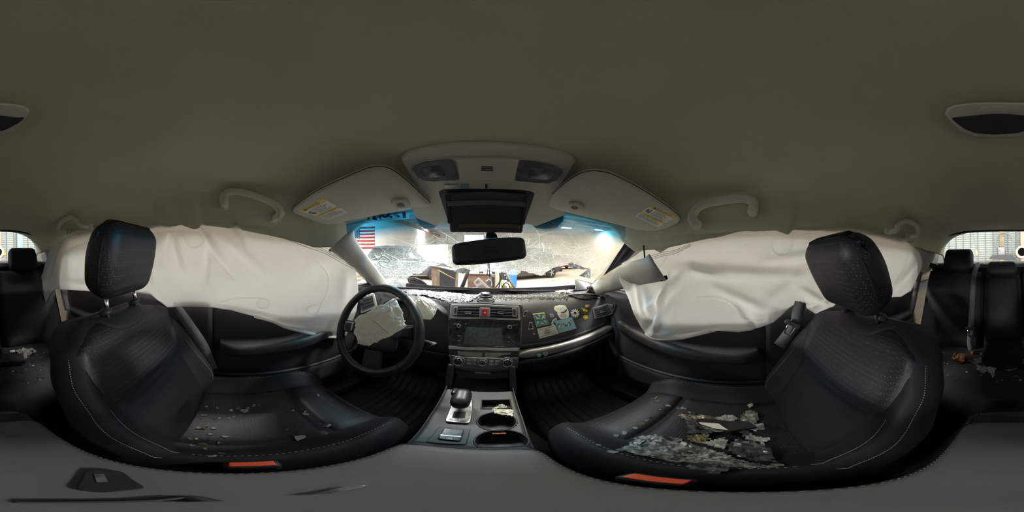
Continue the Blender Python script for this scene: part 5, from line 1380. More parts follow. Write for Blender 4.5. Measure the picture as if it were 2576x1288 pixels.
# ================================================================== SEATS
TB = math.radians(24.5)
def seat(xc, label, hr_dz, hr_fwd, hr_up, name='front_seat'):
    inner = 1 if xc < 0 else -1                     # direction of the car's centre line
    t = thing(name, label, 'seat', (xc, 0.08, -0.93))
    W = 0.235
    # ---- cushion: whole padded base with raised bolsters
    def ctop(x, y):
        a = abs(x)
        z = -0.590
        z += 0.042 * max(0, min(1, (a - 0.135) / 0.055)) ** 1.5
        if a > 0.20: z -= 0.05 * ((a - 0.20) / 0.035) ** 2
        if y > 0.20: z -= 0.05 * ((y - 0.20) / 0.13) ** 2.2
        z += 0.012 * max(0, (y - 0.0)) 
        return z
    rows = []
    for i in range(33):
        y = lerp(-0.13, 0.325, i / 32); r = []
        wy = W * (1 - 0.10 * max(0, (y - 0.18) / 0.145) ** 2)
        for j in range(41):
            x = lerp(-1, 1, j / 40) * wy
            r.append(Vector((xc + x, y, ctop(x / wy * W, y))))
        r = [Vector((r[0].x, y, r[0].z - d)) for d in (0.17, 0.09, 0.03)] + r + [Vector((r[-1].x, y, r[-1].z - d)) for d in (0.03, 0.09, 0.17)]
        rows.append(r)
    last = rows[-1]
    for d, dy in ((0.03, 0.012), (0.08, 0.010), (0.15, -0.01)):
        rows.append([Vector((lerp(p.x, xc, 0.02), p.y + dy, min(p.z, lerp(p.z, -0.66 - d, 1)))) for p in last])
    cu = put('cushion', sheet(rows), M_FABRIC, t, auto=1.3)
    # centre panels of the cushion
    def panel(x0, x1, y0, y1, lift, mat, nm, n=12):
        rr = []
        for i in range(n + 1):
            a = i / n; y = lerp(y0, y1, a); r = []
            for j in range(n + 1):
                b = j / n; x = lerp(x0, x1, b)
                e = min(a, 1 - a) * (y1 - y0); f = min(b, 1 - b) * (x1 - x0)
                k = 1 - math.exp(-min(e, f) / 0.009)
                r.append(Vector((xc + x, y, ctop(x, y) + lift * k - 0.004)))
            rr.append(r)
        return put(nm, sheet(rr), mat, t)
    panel(-0.137, 0.137, -0.12, 0.176, 0.014, M_DOTS, 'cushion_panel', 24)
    panel(-0.137, 0.137, 0.182, 0.318, 0.016, M_DOTS, 'front_panel', 20)
    # ---- backrest in a tilted frame: (x, up h, forward d)
    B0 = Vector((xc, -0.085, -0.615))
    up = Vector((0, -math.sin(TB), math.cos(TB))); fw = Vector((0, math.cos(TB), math.sin(TB)))
    def bp(x, h, d): return B0 + Vector((x, 0, 0)) + up * (h * 0.93) + fw * d
    HB = 0.545
    def wid(h): return sinterp([(0.0, 0.205), (0.10, 0.238), (0.24, 0.248), (0.36, 0.246), (0.46, 0.228), (0.515, 0.196), (0.545, 0.145)], h)
    def bfront(xn, h):
        a = abs(xn)
        bol = sinterp([(0.0, 0.040), (0.12, 0.060), (0.30, 0.048), (0.44, 0.018), (0.545, 0.0)], h)
        d = bol * max(0, min(1, (a - 0.62) / 0.24)) ** 1.5
        if a > 0.84: d -= 0.055 * ((a - 0.84) / 0.16) ** 2
        d += 0.014 * math.sin(min(1, h / 0.3) * math.pi) * (1 - a)        # lumbar swell
        if h > 0.46: d -= 0.045 * ((h - 0.46) / 0.085) ** 2
        return d
    rings = []
    for i in range(37):
        h = lerp(0.0, HB, i / 36); w = wid(h); r = []
        for j in range(37):
            xn = lerp(-1, 1, j / 36); r.append(bp(xn * w, h, bfront(xn, h)))
        for k in range(13):
            a = math.pi * (k + 1) / 14
            dep = 0.15 * (1 - 0.35 * (h / HB)) * math.sin(a) ** 0.6
            r.append(bp(w * math.cos(a) * 0.99, h, bfront(1, h) - dep))
        rings.append(r)
    put('backrest', loft(rings), M_FABRIC, t, auto=1.3)
    def bpanel(h0, h1, w0, w1, lift, mat, nm, n=22, round_top=0.0):
        rr = []
        for i in range(n + 1):
            a = i / n; h = lerp(h0, h1, a); r = []
            for j in range(n + 1):
                b = j / n; x = lerp(-1, 1, b) * lerp(w0, w1, a ** 0.55)
                hh = h - round_top * (abs(lerp(-1, 1, b)) ** 3) * a
                e = min(a, 1 - a) * (h1 - h0); f = min(b, 1 - b) * 2 * w0
                k = 1 - math.exp(-min(e, f) / 0.009)
                r.append(bp(x, hh, bfront(x / wid(hh), hh) + lift * k - 0.004))
            rr.append(r)
        return put(nm, sheet(rr), mat, t)
    bpanel(0.02, 0.272, 0.130, 0.166, 0.016, M_FABRIC, 'lumbar_panel', 30)
    bpanel(0.280, 0.532, 0.168, 0.206, 0.016, M_DOTS, 'shoulder_panel', 36, 0.070)
    # plastic shoulder pad around the headrest posts
    rr = []
    for i in range(11):
        a = i / 10; r = []
        for j in range(21):
            b = lerp(-1, 1, j / 20); w = 0.115 * (1 - 0.35 * (1 - a) ** 2)
            h = lerp(0.455 + 0.035 * b * b, 0.548, a)
            k = 1 - math.exp(-min(min(a, 1.0) * 0.09, (1 - abs(b)) * 0.10) / 0.012)
            r.append(bp(b * w, h, bfront(b * w / wid(h), h) + 0.020 * k - 0.002 + (0.0 if a < 0.85 else -0.05 * (a - 0.85) / 0.15)))
        rr.append(r)
    put('shoulder_pad', sheet(rr), M_SHELL, t)
    # stitched seams on the bolsters
    for s in (-1, 1):
        for xn0, xn1, h0, h1 in ((0.84, 0.80, 0.03, 0.30), (0.94, 0.92, 0.02, 0.46)):
            pts = []
            for k in range(61):
                a = k / 60; h = lerp(h0, h1, a); xn = lerp(xn0, xn1, a) if xn0 < 0.9 else xn0
                pts.append(bp(s * xn * wid(h), h, bfront(xn, h) + 0.0006))
            pts = resample(pts, 150)
            put('seam_stitching', join(*[tube([pts[k], pts[k + 1]], 0.0009, 4) for k in range(0, 148, 2)]), M_STITCH, t)
    for s in (-1, 1):
        pts = [Vector((xc + s * 0.19, lerp(-0.05, 0.29, k / 80), ctop(s * 0.19, lerp(-0.05, 0.29, k / 80)) + 0.0008)) for k in range(81)]
        put('seam_stitching', join(*[tube([pts[k], pts[k + 1]], 0.0008, 4) for k in range(0, 80, 2)]), M_STITCH, t)
    put('seat_base', xf(rbox(0.40, 0.40, 0.14, 0.03), trm(xc, 0.08, -0.80)), M_BLACK, t)
    for s in (-1, 1):
        put('seat_rail', xf(rbox(0.04, 0.5, 0.05, 0.01), trm(xc + s * 0.16, 0.08, -0.90)), M_STEEL, t)
        put('recliner_cover', xf(rbox(0.03, 0.20, 0.10, 0.014), trm(xc + s * 0.222, -0.06, -0.67)), M_BLACK, t)
    # ---- headrest
    hc = bp(0, 0.545 + hr_dz + 0.105, hr_fwd)
    Mh = frame(hc, (1, 0, 0), Vector(hr_up))
    def hd(v):
        ty = v.y / 0.105
        x = v.x * (1 - 0.10 * ty * ty - 0.06 * max(0, -ty)); z = v.z
        z += 0.016 * (1 - (v.x / 0.13) ** 2) * (1 if v.z > 0 else 0.3) - 0.025 * max(0, ty) ** 2 * (1 if v.z > 0 else -0.3)
        return Vector((x, v.y, z))
    hr = put('headrest', xf(rbox(0.252, 0.212, 0.105, 0.046, n=6, k=(8, 8, 3), deform=hd), Mh), M_DOTS, t)
    zf = 1 if Mh.to_3x3().col[2].dot(fw) > 0 else -1
    loopv = []
    for k in range(60):
        a = 2 * math.pi * k / 60
        ca, sa = math.cos(a), math.sin(a)
        v = Vector((0.122 * math.copysign(abs(ca) ** 0.45, ca), 0.102 * math.copysign(abs(sa) ** 0.45, sa), zf * 0.022))
        v = hd(v); loopv.append(Mh @ v)
    put('headrest_piping', tube(loopv, 0.0032, 8, closed=True), M_FABRIC, hr)
    put('headrest_stitching', join(*[tube([loopv[k] - fw * 0.006, loopv[(k + 1) % 60].lerp(loopv[k], 0.4) - fw * 0.006], 0.0010, 4) for k in range(60)]), M_STITCH, hr)
    for s in (-1, 1):
        b0 = bp(s * 0.066, 0.538, -0.015)
        top = hc - (Mh.to_3x3().col[1]) * 0.08 + Vector((s * 0.066, 0, 0))
        put('headrest_post', tube([b0 - up * 0.02, top], 0.0065, 12), M_CHROME, hr)
        put('post_guide', lathe([(0.017, -0.006), (0.019, 0.0), (0.017, 0.008), (0.010, 0.013), (0.007, 0.014)], 18, frame(b0 + up * 0.003, (1, 0, 0), fw, up)), M_BLACK, t)
    return t
seat(-0.362, 'black cloth driver seat with raised headrest behind the steering wheel', 0.030, 0.058, (0, 0.22, 1))
seat(0.362, 'black cloth passenger seat covered with broken windshield glass', -0.018, 0.095, (0, 0.52, 1))

# buckles between the seats and the console
def buckle(u, v, z, label, yaw):
    p = px_z(u, v, z)
    t = thing('seat_buckle', label, 'seat buckle', p, 'front seat buckles')
    M = trm(*p) @ rotm('Z', yaw)
    put('buckle_body', xf(rbox(0.026, 0.058, 0.05, 0.008), M @ trm(0, 0, -0.026)), M_BLACK, t)
    put('release_button', xf(rbox(0.015, 0.046, 0.006, 0.002), M @ trm(0, 0, 0.001)), M_RED, t)
    put('buckle_stalk', tube([M @ Vector((0, 0, -0.04)), M @ Vector((0, -0.02, -0.16))], 0.012, 8, flat=(1, 0.5)), M_BLACK, t)
buckle(634, 1168, -0.535, 'red buttoned seat buckle beside the driver seat cushion', 0)
buckle(1650, 1206, -0.525, 'red buttoned seat buckle beside the glass strewn seat', 0)

# ================================================================== REAR BENCH
rb = thing('rear_bench', 'black rear bench seat with folding middle armrest and three headrests', 'bench seat', (0, -0.9, -0.93))
def rtop(x, y):
    z = -0.615 - 0.018 * math.cos(x * 9) * 0.5
    if y > -0.62: z -= 0.06 * ((y + 0.62) / 0.10) ** 2
    z -= 0.03 * max(0, (-0.75 - y) / 0.25)
    return z
rows = []
for i in range(25):
    y = lerp(-1.05, -0.52, i / 24)
    rows.append([Vector((x, y, rtop(x, y))) for x in [lerp(-0.64, 0.64, j / 48) for j in range(49)]])
for d, dy in ((0.05, 0.008), (0.12, 0.0), (0.24, -0.03)):
    rows.append([Vector((p.x, p.y + dy, p.z - d)) for p in rows[24]])
put('bench_cushion', sheet(rows), M_FABRIC, rb, auto=1.2)
RB0, RTB = Vector((0, -0.985, -0.66)), math.radians(22)
rup = Vector((0, -math.sin(RTB), math.cos(RTB))); rfw = Vector((0, math.cos(RTB), math.sin(RTB)))
def rbp(x, h, d): return RB0 + Vector((x, 0, 0)) + rup * h + rfw * d
HR = 0.60
def rback(x0, x1, nm, mat=M_FABRIC, h0=0.0, h1=HR, lift=0.0, th=0.10, crease=None):
    rings = []
    for i in range(29):
        a = i / 28; h = lerp(h0, h1, a); r = []
        ins = 0.012 * (math.exp(-a * 16) + math.exp(-(1 - a) * 14))
        for j in range(25):
            b = j / 24; x = lerp(x0 + ins, x1 - ins, b)
            e = min(b, 1 - b) * (x1 - x0); f = min(a, 1 - a) * (h1 - h0)
            d = lift - 0.035 * math.exp(-min(e, f) / 0.014) + 0.02 * math.sin(math.pi * b) * math.sin(math.pi * a)
            if crease:
                for ch in crease: d -= 0.012 * math.exp(-((h - ch) / 0.008) ** 2)
            r.append(rbp(x, h, d))
        r += [rbp(x1 - ins, h, lift - th), rbp((x0 + x1) / 2, h, lift - th), rbp(x0 + ins, h, lift - th)]
        rings.append(r)
    return put(nm, loft(rings), mat, rb, auto=1.2)
rback(-0.595, -0.145, 'backrest_cushion', crease=(0.10, 0.33))
rback(0.145, 0.595, 'backrest_cushion', crease=(0.10, 0.33))
rback(-0.14, 0.14, 'middle_backrest', h1=0.58, lift=-0.012)
rback(-0.112, 0.122, 'folding_armrest', h0=0.075, h1=0.552, lift=0.022, th=0.05)
def rhead(x, h, w, hh, nm='rear_headrest'):
    c = rbp(x, h, -0.02); M = frame(c, (1, 0, 0), rup)
    return put(nm, xf(rbox(w, hh, 0.10, 0.036, n=5, k=(4, 4, 2), deform=lambda v: Vector((v.x * (1 - 0.7 * max(0, v.y)), v.y, v.z))), M), M_FABRIC, rb)
rhead(-0.350, 0.684, 0.235, 0.185); rhead(0.345, 0.684, 0.235, 0.185); rhead(0.006, 0.612, 0.225, 0.11)
# seat belts ------------------------------------------------------------
def belt(path, label, name='seat_belt', w=0.024, tongue=None, grp='seat belts'):
    P = spline(path, 24); t = thing(name, label, 'seat belt', P[0], grp)
    n = len(P); V = []; F = []
    for i in range(n):
        tg = (P[min(n - 1, i + 1)] - P[max(0, i - 1)]).normalized()
        side = tg.cross((CAM - P[i]).normalized()).normalized()
        V += [P[i] - side * w, P[i] + side * w]
    for i in range(n - 1): F.append((2 * i, 2 * i + 1, 2 * i + 3, 2 * i + 2))
    put('webbing', (V, F), M_BELT, t, solid=0.0015)
    if tongue is not None:
        p = tongue; tg = (P[-1] - P[0]).normalized(); sd = tg.cross((CAM - p).normalized()).normalized(); fz = sd.cross(tg)
        M = frame(p, sd, -tg)
        put('tongue_grip', xf(rbox(0.062, 0.018, 0.014, 0.005), M), M_BLACK, t)
        out = [(-0.016, 0), (0.016, 0), (0.012, -0.042), (-0.012, -0.042)]
        ring = [M @ Vector((x, y - 0.006, 0.002)) for x, y in out]
        put('tongue_plate', tube(ring, 0.0045, 6, closed=True), M_CHROME, t)
    return t
tp = px_y(2441, 826, -1.0)
belt([px_y(2465, 663, -1.26), px_y(2456, 672, -1.20), px_y(2450, 700, -1.12), px_y(2446, 760, -1.05), px_y(2442, 826, -1.0), px_y(2440, 860, -0.965), px_y(2444, 884, -0.94)],
     'grey middle rear belt with a bright metal tongue above the red buckle', w=0.018, tongue=tp)
bk = thing('rear_buckle', 'small red rear buckle sticking up from the glass heap', 'seat buckle', px_y(2446, 890, -0.92))
bp_ = px_y(2446, 889, -0.92)
put('buckle_body', xf(rbox(0.03, 0.02, 0.045, 0.005), trm(*bp_)), M_BLACK, bk); put('release_button', xf(rbox(0.014, 0.006, 0.040, 0.002), trm(bp_.x, bp_.y + 0.0115, bp_.z)), M_RED, bk)
belt([px_y(2315, 684, -1.13), px_y(2306, 720, -1.09), px_y(2296, 770, -1.04), px_y(2288, 800, -1.01)], 'grey outer rear belt running down beside the curtain end and low headrest', w=0.020)
belt([px_y(150, 690, -1.10), px_y(158, 730, -1.06), px_y(170, 780, -1.0)], 'grey outer rear belt hanging below the curtain by the raised headrest', w=0.020)
p_ = [px_x(2014, 760, 0.60), px_x(2006, 790, 0.60), px_x(2000, 815, 0.60), px_x(1960, 870, 0.605)]
belt(p_, 'black front belt with a bright tongue between curtain and passenger seat', w=0.022, tongue=px_x(1994, 815, 0.585))
belt([px_x(440, 770, -0.62), px_x(470, 810, -0.62), px_x(510, 870, -0.625), px_x(535, 930, -0.63)], 'black front belt running down the door pillar by the driver seat', w=0.022)
# high brake lamp and shelf fittings
bl_ = thing('brake_lamp', 'dark trapezoid brake lamp housing on the shelf under the rear glass', 'brake lamp', (0.04, -1.72, -0.07))
q = [px_y(u, v, -1.70) for u, v in ((2487, 652), (2496, 641), (2545, 639), (2555, 648), (2560, 655))]
put('lamp_housing', prism(q, (0, -0.07, 0.0)), M_ARM, bl_, bevel=0.003, auto=0.5)
b2 = put('belt_slot', xf(rbox(0.06, 0.05, 0.008, 0.003), trm(*(px_y(2468, 663, -1.30)))), M_GREY); tag(b2, 'pale belt slot frame on the parcel shelf beside the middle headrest', 'belt slot')
b3 = put('child_seat_anchor', tube(spline([px_y(u, v, -1.72) for u, v in ((2441, 653), (2442, 648), (2446, 647), (2450, 647), (2454, 649), (2455, 653))], 12), 0.003, 6), M_STEEL); tag(b3, 'small steel wire loop standing on the parcel shelf', 'anchor')

# ================================================================== STICKERS ON THE DASH
def bvh(*objs):
    V, F = [], []
    for o in objs:
        n = len(V); w = WLOC[o.name] - OFF
        V += [v.co + w for v in o.data.vertices]; F += [tuple(i + n for i in p.vertices) for p in o.data.polygons]
    return BVHTree.FromPolygons(V, F)
def decal(poly, lift, th, bv=None, subdiv=1):
    P, N = [], Vector()
    pts = []
    for i in range(len(poly)):
        a, b = poly[i], poly[(i + 1) % len(poly)]
        for k in range(subdiv): pts.append((lerp(a[0], b[0], k / subdiv), lerp(a[1], b[1], k / subdiv)))
    for u, v in pts:
        p, n = hit(bv or BV_D, u, v); P.append(p); N += n
    N.normalize()
    return prism([p + N * lift for p in P], N * th)
def blob(cx, cy, r, lobes, seed, n=28, amp=0.18):
    rnd = random.Random(seed); ph = rnd.uniform(0, 6)
    return [(cx + r * (1 + amp * math.sin(lobes * a + ph)) * math.cos(a), cy + r * (1 + amp * math.sin(lobes * a + ph)) * math.sin(a)) for a in [2 * math.pi * k / n for k in range(n)]]
def ell(cx, cy, rx, ry, n=18, rot=0.0):
    c, s = math.cos(rot), math.sin(rot)
    return [(cx + rx * math.cos(a) * c - ry * math.sin(a) * s, cy + rx * math.cos(a) * s + ry * math.sin(a) * c) for a in [2 * math.pi * k / n for k in range(n)]]
def cm(name, *rgb): return pm(name, srgb(*rgb), 0.5)
C_TEAL, C_PALEB, C_GREEN, C_PINK, C_PURP = cm('teal_print', 84, 130, 130), cm('pale_blue_print', 150, 190, 195), cm('green_print', 110, 160, 100), cm('pink_print', 215, 140, 135), cm('purple_print', 150, 60, 120)
C_PALEP = cm('pale_yellow_print', 235, 225, 150)
def sticker(poly, label, mat, th=0.0007, subdiv=1, lift=0.0012):
    o = put('sticker', decal(poly, lift, th, subdiv=subdiv), mat, smooth=False); return tag(o, label, 'sticker', 'stickers on the dashboard')
def quad(A, a, b):      # A = 4 px corners tl,tr,br,bl
    (x0, y0), (x1, y1), (x2, y2), (x3, y3) = A
    tx, ty = lerp(x0, x1, a), lerp(y0, y1, a); bx, by = lerp(x3, x2, a), lerp(y3, y2, a)
    return (lerp(tx, bx, b), lerp(ty, by, b))
def sub(o, poly, mat, nm, lift=0.0020, th=0.0003): return put(nm, decal(poly, lift, th), mat, o, smooth=False)
# bee on teal petals
A = [(1339, 789), (1369, 785.5), (1381, 816), (1349, 823)]
s1 = sticker(A, 'teal stained glass bee sticker with a coloured border', C_TEAL)
sub(s1, [quad(A, 0, 0), quad(A, 1, 0), quad(A, 1, 0.09), quad(A, 0, 0.09)], C_PALEP, 'border')
for k, (a0, a1, b0, b1, m) in enumerate(((0, 0.09, 0.1, 0.4, C_GREEN), (0, 0.09, 0.4, 0.55, C_PURP), (0, 0.09, 0.55, 1, C_GREEN), (0.91, 1, 0.1, 0.35, C_GREEN), (0.91, 1, 0.35, 0.6, C_PURP), (0.91, 1, 0.6, 1, C_GREEN), (0.1, 0.4, 0.9, 1, C_GREEN), (0.4, 0.62, 0.9, 1, C_PURP), (0.62, 0.9, 0.9, 1, C_GREEN))):
    sub(s1, [quad(A, a0, b0), quad(A, a1, b0), quad(A, a1, b1), quad(A, a0, b1)], m, 'border')
for (p) in (((0.12, 0.15), (0.45, 0.4), (0.2, 0.5)), ((0.35, 0.12), (0.6, 0.12), (0.5, 0.38)), ((0.65, 0.4), (0.88, 0.15), (0.88, 0.5)), ((0.12, 0.6), (0.4, 0.6), (0.15, 0.88)), ((0.35, 0.88), (0.5, 0.65), (0.65, 0.88)), ((0.62, 0.6), (0.88, 0.65), (0.85, 0.88))):
    sub(s1, [quad(A, *q) for q in p], C_PALEB, 'petal')
bx_, by_ = quad(A, 0.5, 0.5)
sub(s1, ell(bx_ - 3, by_ - 2, 3.2, 1.4, rot=0.3), C_PALEP, 'bee_wing', 0.0022); sub(s1, ell(bx_ + 4, by_ - 2.6, 3.2, 1.4, rot=-0.3), C_PALEP, 'bee_wing', 0.0022)
sub(s1, ell(bx_ + 0.5, by_, 3.3, 4.2), M_YELLOW, 'bee_body', 0.0026)
for d in (-2.6, 0.4, 2.6): sub(s1, [(bx_ - 2.6, by_ + d - 0.5), (bx_ + 3.4, by_ + d - 0.8), (bx_ + 3.4, by_ + d + 0.4), (bx_ - 2.6, by_ + d + 0.7)], M_INK, 'bee_stripe', 0.0030)
# lettered white card
A = [(1351, 827), (1396, 817), (1405, 839), (1357, 852)]
s2 = sticker(A, 'white rectangular sticker with black lettering and dotted lines', M_CREAM, subdiv=2)
for b in (0.15, 0.84):
    for k in range(9):
        a = 0.08 + k * 0.096
        sub(s2, [quad(A, a, b - 0.02), quad(A, a + 0.06, b - 0.02), quad(A, a + 0.06, b + 0.02), quad(A, a, b + 0.02)], M_INK, 'dash_mark')
h0, n0 = hit(BV_D, *quad(A, 0.5, 0.5)); hx, _ = hit(BV_D, *quad(A, 0.9, 0.5)); hy, _ = hit(BV_D, *quad(A, 0.5, 0.2))
for txt_, b, sz_ in (('CRU', 0.38, 0.0125), ('MNUS', 0.63, 0.0125)):
    p, n = hit(BV_D, *quad(A, 0.48, b)); ex_ = (hx - h0).normalized()
    put('lettering', text_geo(txt_, sz_, frame(p + n0 * 0.0024, ex_, n0.cross(ex_), n0), 0.0003), M_INK, s2, smooth=False)
# pink and blue bee picture
A = [(1395.5, 808), (1438, 797.5), (1450, 826), (1405.5, 838)]
s3 = sticker(A, 'pale blue and pink meadow sticker with a small bee', C_PALEB, subdiv=2)
rnd = random.Random(4)
for k in range(16):
    a, b = rnd.uniform(0.08, 0.9), rnd.uniform(0.28, 0.72)
    x, y = quad(A, a, b); sub(s3, blob(x, y, rnd.uniform(1.4, 2.6), 5, k, 12), rnd.choice((C_PINK, C_PINK, C_TEAL, M_CREAM)), 'flower', 0.0020 + k * 0.00002)
x, y = quad(A, 0.5, 0.6); sub(s3, ell(x + 1, y + 1, 1.6, 3.0, rot=0.5), M_YELLOW, 'bee_body', 0.0026); sub(s3, ell(x - 1, y - 1.5, 1.0, 3.2, rot=-0.5), M_INK, 'bee_wing', 0.0029); sub(s3, ell(x + 2.6, y - 2, 0.9, 3.0, rot=0.2), M_INK, 'bee_wing', 0.0029)
# cream fluffy animal shape, plain stand-in
s4 = sticker([(1394, 779), (1393, 775), (1396, 770), (1402, 769), (1406, 767.5), (1414, 767.5), (1420, 768), (1424, 771), (1425.5, 776), (1429, 779), (1430, 785), (1431.5, 790), (1430.5, 796), (1428, 800), (1420, 801.5), (1412, 803), (1408, 801), (1405, 796), (1402, 790), (1401, 784), (1397, 782.5)], 'cream cloud shaped animal sticker above the meadow picture', M_CREAM)
C_SOFT = cm('soft_cream_print', 200, 190, 165)
sub(s4, ell(1415, 778, 6.0, 4.5), M_WHITE, 'face'); sub(s4, ell(1410, 777, 0.8, 1.2), M_INK, 'eye', 0.0024); sub(s4, ell(1416, 775, 0.8, 1.2), M_INK, 'eye', 0.0024)
sub(s4, [(1410, 785), (1418, 784.5), (1423, 780), (1424, 777), (1425.5, 779), (1423, 784), (1418, 786.5), (1411, 786.5)], M_INK, 'collar', 0.0024); sub(s4, ell(1416, 793, 8, 5), C_SOFT, 'body')
# daisy on clear disc
s5 = sticker(ell(1447, 790, 13, 12, 28), 'clear round sticker with a white daisy', pm('clear_vinyl', (0.05, 0.05, 0.05), 0.2), 0.0004)
for k in range(13):
    a = 2 * math.pi * k / 13; sub(s5, ell(1446 + 7.5 * math.cos(a), 788 + 7.0 * math.sin(a), 4.2, 1.5, 10, a), M_CREAM, 'petal', 0.0018 + 0.00003 * k)
sub(s5, ell(1446, 788, 2.4, 2.2), cm('brown_print', 110, 85, 50), 'flower_centre', 0.0026)
# mixed flowers
s6 = sticker(blob(1470, 779, 12, 4, 2, 26, 0.1), 'small dark sticker with yellow and pink flowers by the side vent', pm('dark_clear_vinyl', (0.06, 0.06, 0.055), 0.3), 0.0004)
for (x, y, r, m) in ((1475, 770, 3.4, M_YELLOW), (1480, 769, 2.6, C_PINK), (1469, 780, 3.6, M_YELLOW), (1475, 782, 2.8, M_YELLOW), (1464, 776, 2.6, C_GREEN), (1472, 787, 2.2, cm('rust_print', 150, 80, 50))):
    sub(s6, blob(x, y, r, 5, x, 16, 0.25), m, 'flower', 0.0018)
s7 = sticker(ell(1472.5, 798, 5.8, 5.4, 24), 'round yellow smiley sticker', M_YELLOW)
sub(s7, ell(1470.8, 796.3, 0.6, 1.0, 10), M_INK, 'eye'); sub(s7, ell(1474, 795.6, 0.6, 1.0, 10), M_INK, 'eye')
sub(s7, [(1469.4, 799.2), (1471, 801.2), (1473.4, 801.4), (1476, 798.4), (1476.6, 798.8), (1474, 802.2), (1470.6, 802.0), (1468.8, 799.6)], M_INK, 'mouth')
arc_o = [(1402 + 0 * a, 0) for a in range(0)]
arc = [(1402 - 15 * math.sin(t), 814 - 14 * math.cos(t)) for t in [0.15 + 1.75 * k / 12 for k in range(13)]]
arc2 = [(1402 - 9 * math.sin(t), 814 - 8.5 * math.cos(t)) for t in [0.15 + 1.75 * k / 12 for k in range(13)]]
s8 = sticker(arc + arc2[::-1], 'pale rainbow arc sticker between bee and animal stickers', M_CREAM)
am = lambda r: [(1402 - r * math.sin(t), 814 - r * 0.94 * math.cos(t)) for t in [0.3 + 1.45 * k / 12 for k in range(13)]]
sub(s8, am(13.6) + am(12.0)[::-1], C_PALEB, 'arc_band'); sub(s8, am(12.0) + am(10.6)[::-1], C_GREEN, 'arc_band')
s9 = sticker([(1382, 789.5), (1391, 789), (1393, 797), (1385, 799)], 'tiny pale grey square sticker', cm('pale_grey_print', 175, 175, 180))
sub(s9, [(1384, 791.5), (1390, 791), (1391, 796), (1386, 797)], cm('grey_print', 125, 125, 140), 'inset')
# two black cats with cream borders
for nm, lab, ox, oy, ol in (('sitting', 'black cat sticker sitting with a curled tail', 1335, 820, [(-5, -7), (-4, -11), (-1.5, -8.5), (1, -8.5), (2.8, -11.5), (4, -7), (3, -3), (5, 1), (6.5, 6), (5, 9), (2, 8), (-1, 8), (-5, 10), (-6, 7), (-4, 3), (-6, 0), (-4.5, -3)]),
                            ('leaping', 'small black cat sticker leaping near the central vents', 1320, 789, [(-4, 6), (-3, 1), (-2, -4), (1, -7), (5, -8), (8, -6), (7, -4), (4, -2), (3, 3), (1, 7), (-2, 8)])):
    o = sticker([(ox + x, oy + y) for x, y in ol], lab, M_CREAM)
    cx, cy = sum(x for x, y in ol) / len(ol), sum(y for x, y in ol) / len(ol)
    sub(o, [(ox + cx + (x - cx) * 0.74, oy + cy + (y - cy) * 0.78) for x, y in ol], M_INK, 'cat_body')
o = sticker(ell(1343, 840, 2.2, 2.2, 14), 'tiny pale ring sticker left of the lettered card', M_CREAM); sub(o, ell(1343.5, 840, 1.1, 1.1, 12), M_DASH, 'ring_hole')
# round badges on the dark ledge under the silver strip
ledge = bvh(*[o for o in bpy.data.objects if o.parent == dash and o.name.startswith(('dark_ledge', 'silver_inlay'))])
for (u, v, m1, m2, lab) in ((1355, 893, cm('badge_blue', 120, 150, 165), cm('badge_pale', 170, 190, 195), 'round pale blue badge stuck under the silver strip'), (1371.5, 890, M_WHITE, cm('badge_dark', 45, 45, 55), 'round white ringed dark badge stuck under the silver strip')):
    p, n = hit(ledge, u, v)
    if p is None: p, n = hit(BV_D, u, v)
    n = toward(Vector((0, -1, 0.35)).normalized(), p); M = frame(p + n * 0.003, (1, 0, 0), (0, 0.3, 1), n)
    o = put('badge', plate(disc2(0.0095, 0.0095, 28), 0.001, M), m1, smooth=False); tag(o, lab, 'badge', 'stickers on the dashboard')
    put('badge_face', plate(disc2(0.0068, 0.0068, 24), 0.0004, M @ trm(0, 0, 0.001)), m2, o, smooth=False)
    put('badge_bar', plate([(-0.0045, -0.0012), (0.0045, -0.0012), (0.0045, 0.0012), (-0.0045, 0.0012)], 0.0003, M @ trm(0, 0, 0.0014)), m1, o, smooth=False)

# ================================================================== BROKEN GLASS
def glass_mat(name, c1, c2, scale, rough=0.3):
    m = bpy.data.materials.new(name); m.use_nodes = True
    nt = m.node_tree; N = nt.nodes; L = nt.links; b = N['Principled BSDF']
    tc = N.new('ShaderNodeTexCoord'); v = N.new('ShaderNodeTexVoronoi'); v.inputs['Scale'].default_value = scale
    L.new(tc.outputs['Object'], v.inputs['Vector'])
    sep = N.new('ShaderNodeSeparateColor'); L.new(v.outputs['Color'], sep.inputs[0])
    rp = N.new('ShaderNodeValToRGB'); rp.color_ramp.elements[0].position = 0.35; rp.color_ramp.elements[0].color = (*c1, 1); rp.color_ramp.elements[1].position = 0.95; rp.color_ramp.elements[1].color = (*c2, 1)
    L.new(sep.outputs[0], rp.inputs[0]); L.new(rp.outputs[0], b.inputs['Base Color'])
    b.inputs['Roughness'].default_value = rough; b.inputs['Specular IOR Level'].default_value = 0.9
    bp = N.new('ShaderNodeBump'); bp.inputs['Strength'].default_value = 0.9; bp.inputs['Distance'].default_value = 0.004
    L.new(v.outputs['Color'], bp.inputs['Height']); L.new(bp.outputs[0], b.inputs['Normal'])
    return m
G_SHEET = glass_mat('crazed_glass_sheet', (0.10, 0.105, 0.10), (0.42, 0.44, 0.42), 160)
G_DARK = glass_mat('dark_glass_sheet', (0.035, 0.037, 0.037), (0.12, 0.125, 0.12), 110)
G_BRIGHT = glass_mat('bright_glass_sheet', (0.32, 0.35, 0.34), (0.75, 0.77, 0.75), 190)
G_SPARK = glass_mat('sparkling_glass_sheet', (0.06, 0.065, 0.065), (0.60, 0.62, 0.62), 230, 0.25)
G_GREEN = glass_mat('greenish_glass_sheet', (0.16, 0.21, 0.18), (0.50, 0.56, 0.50), 190)
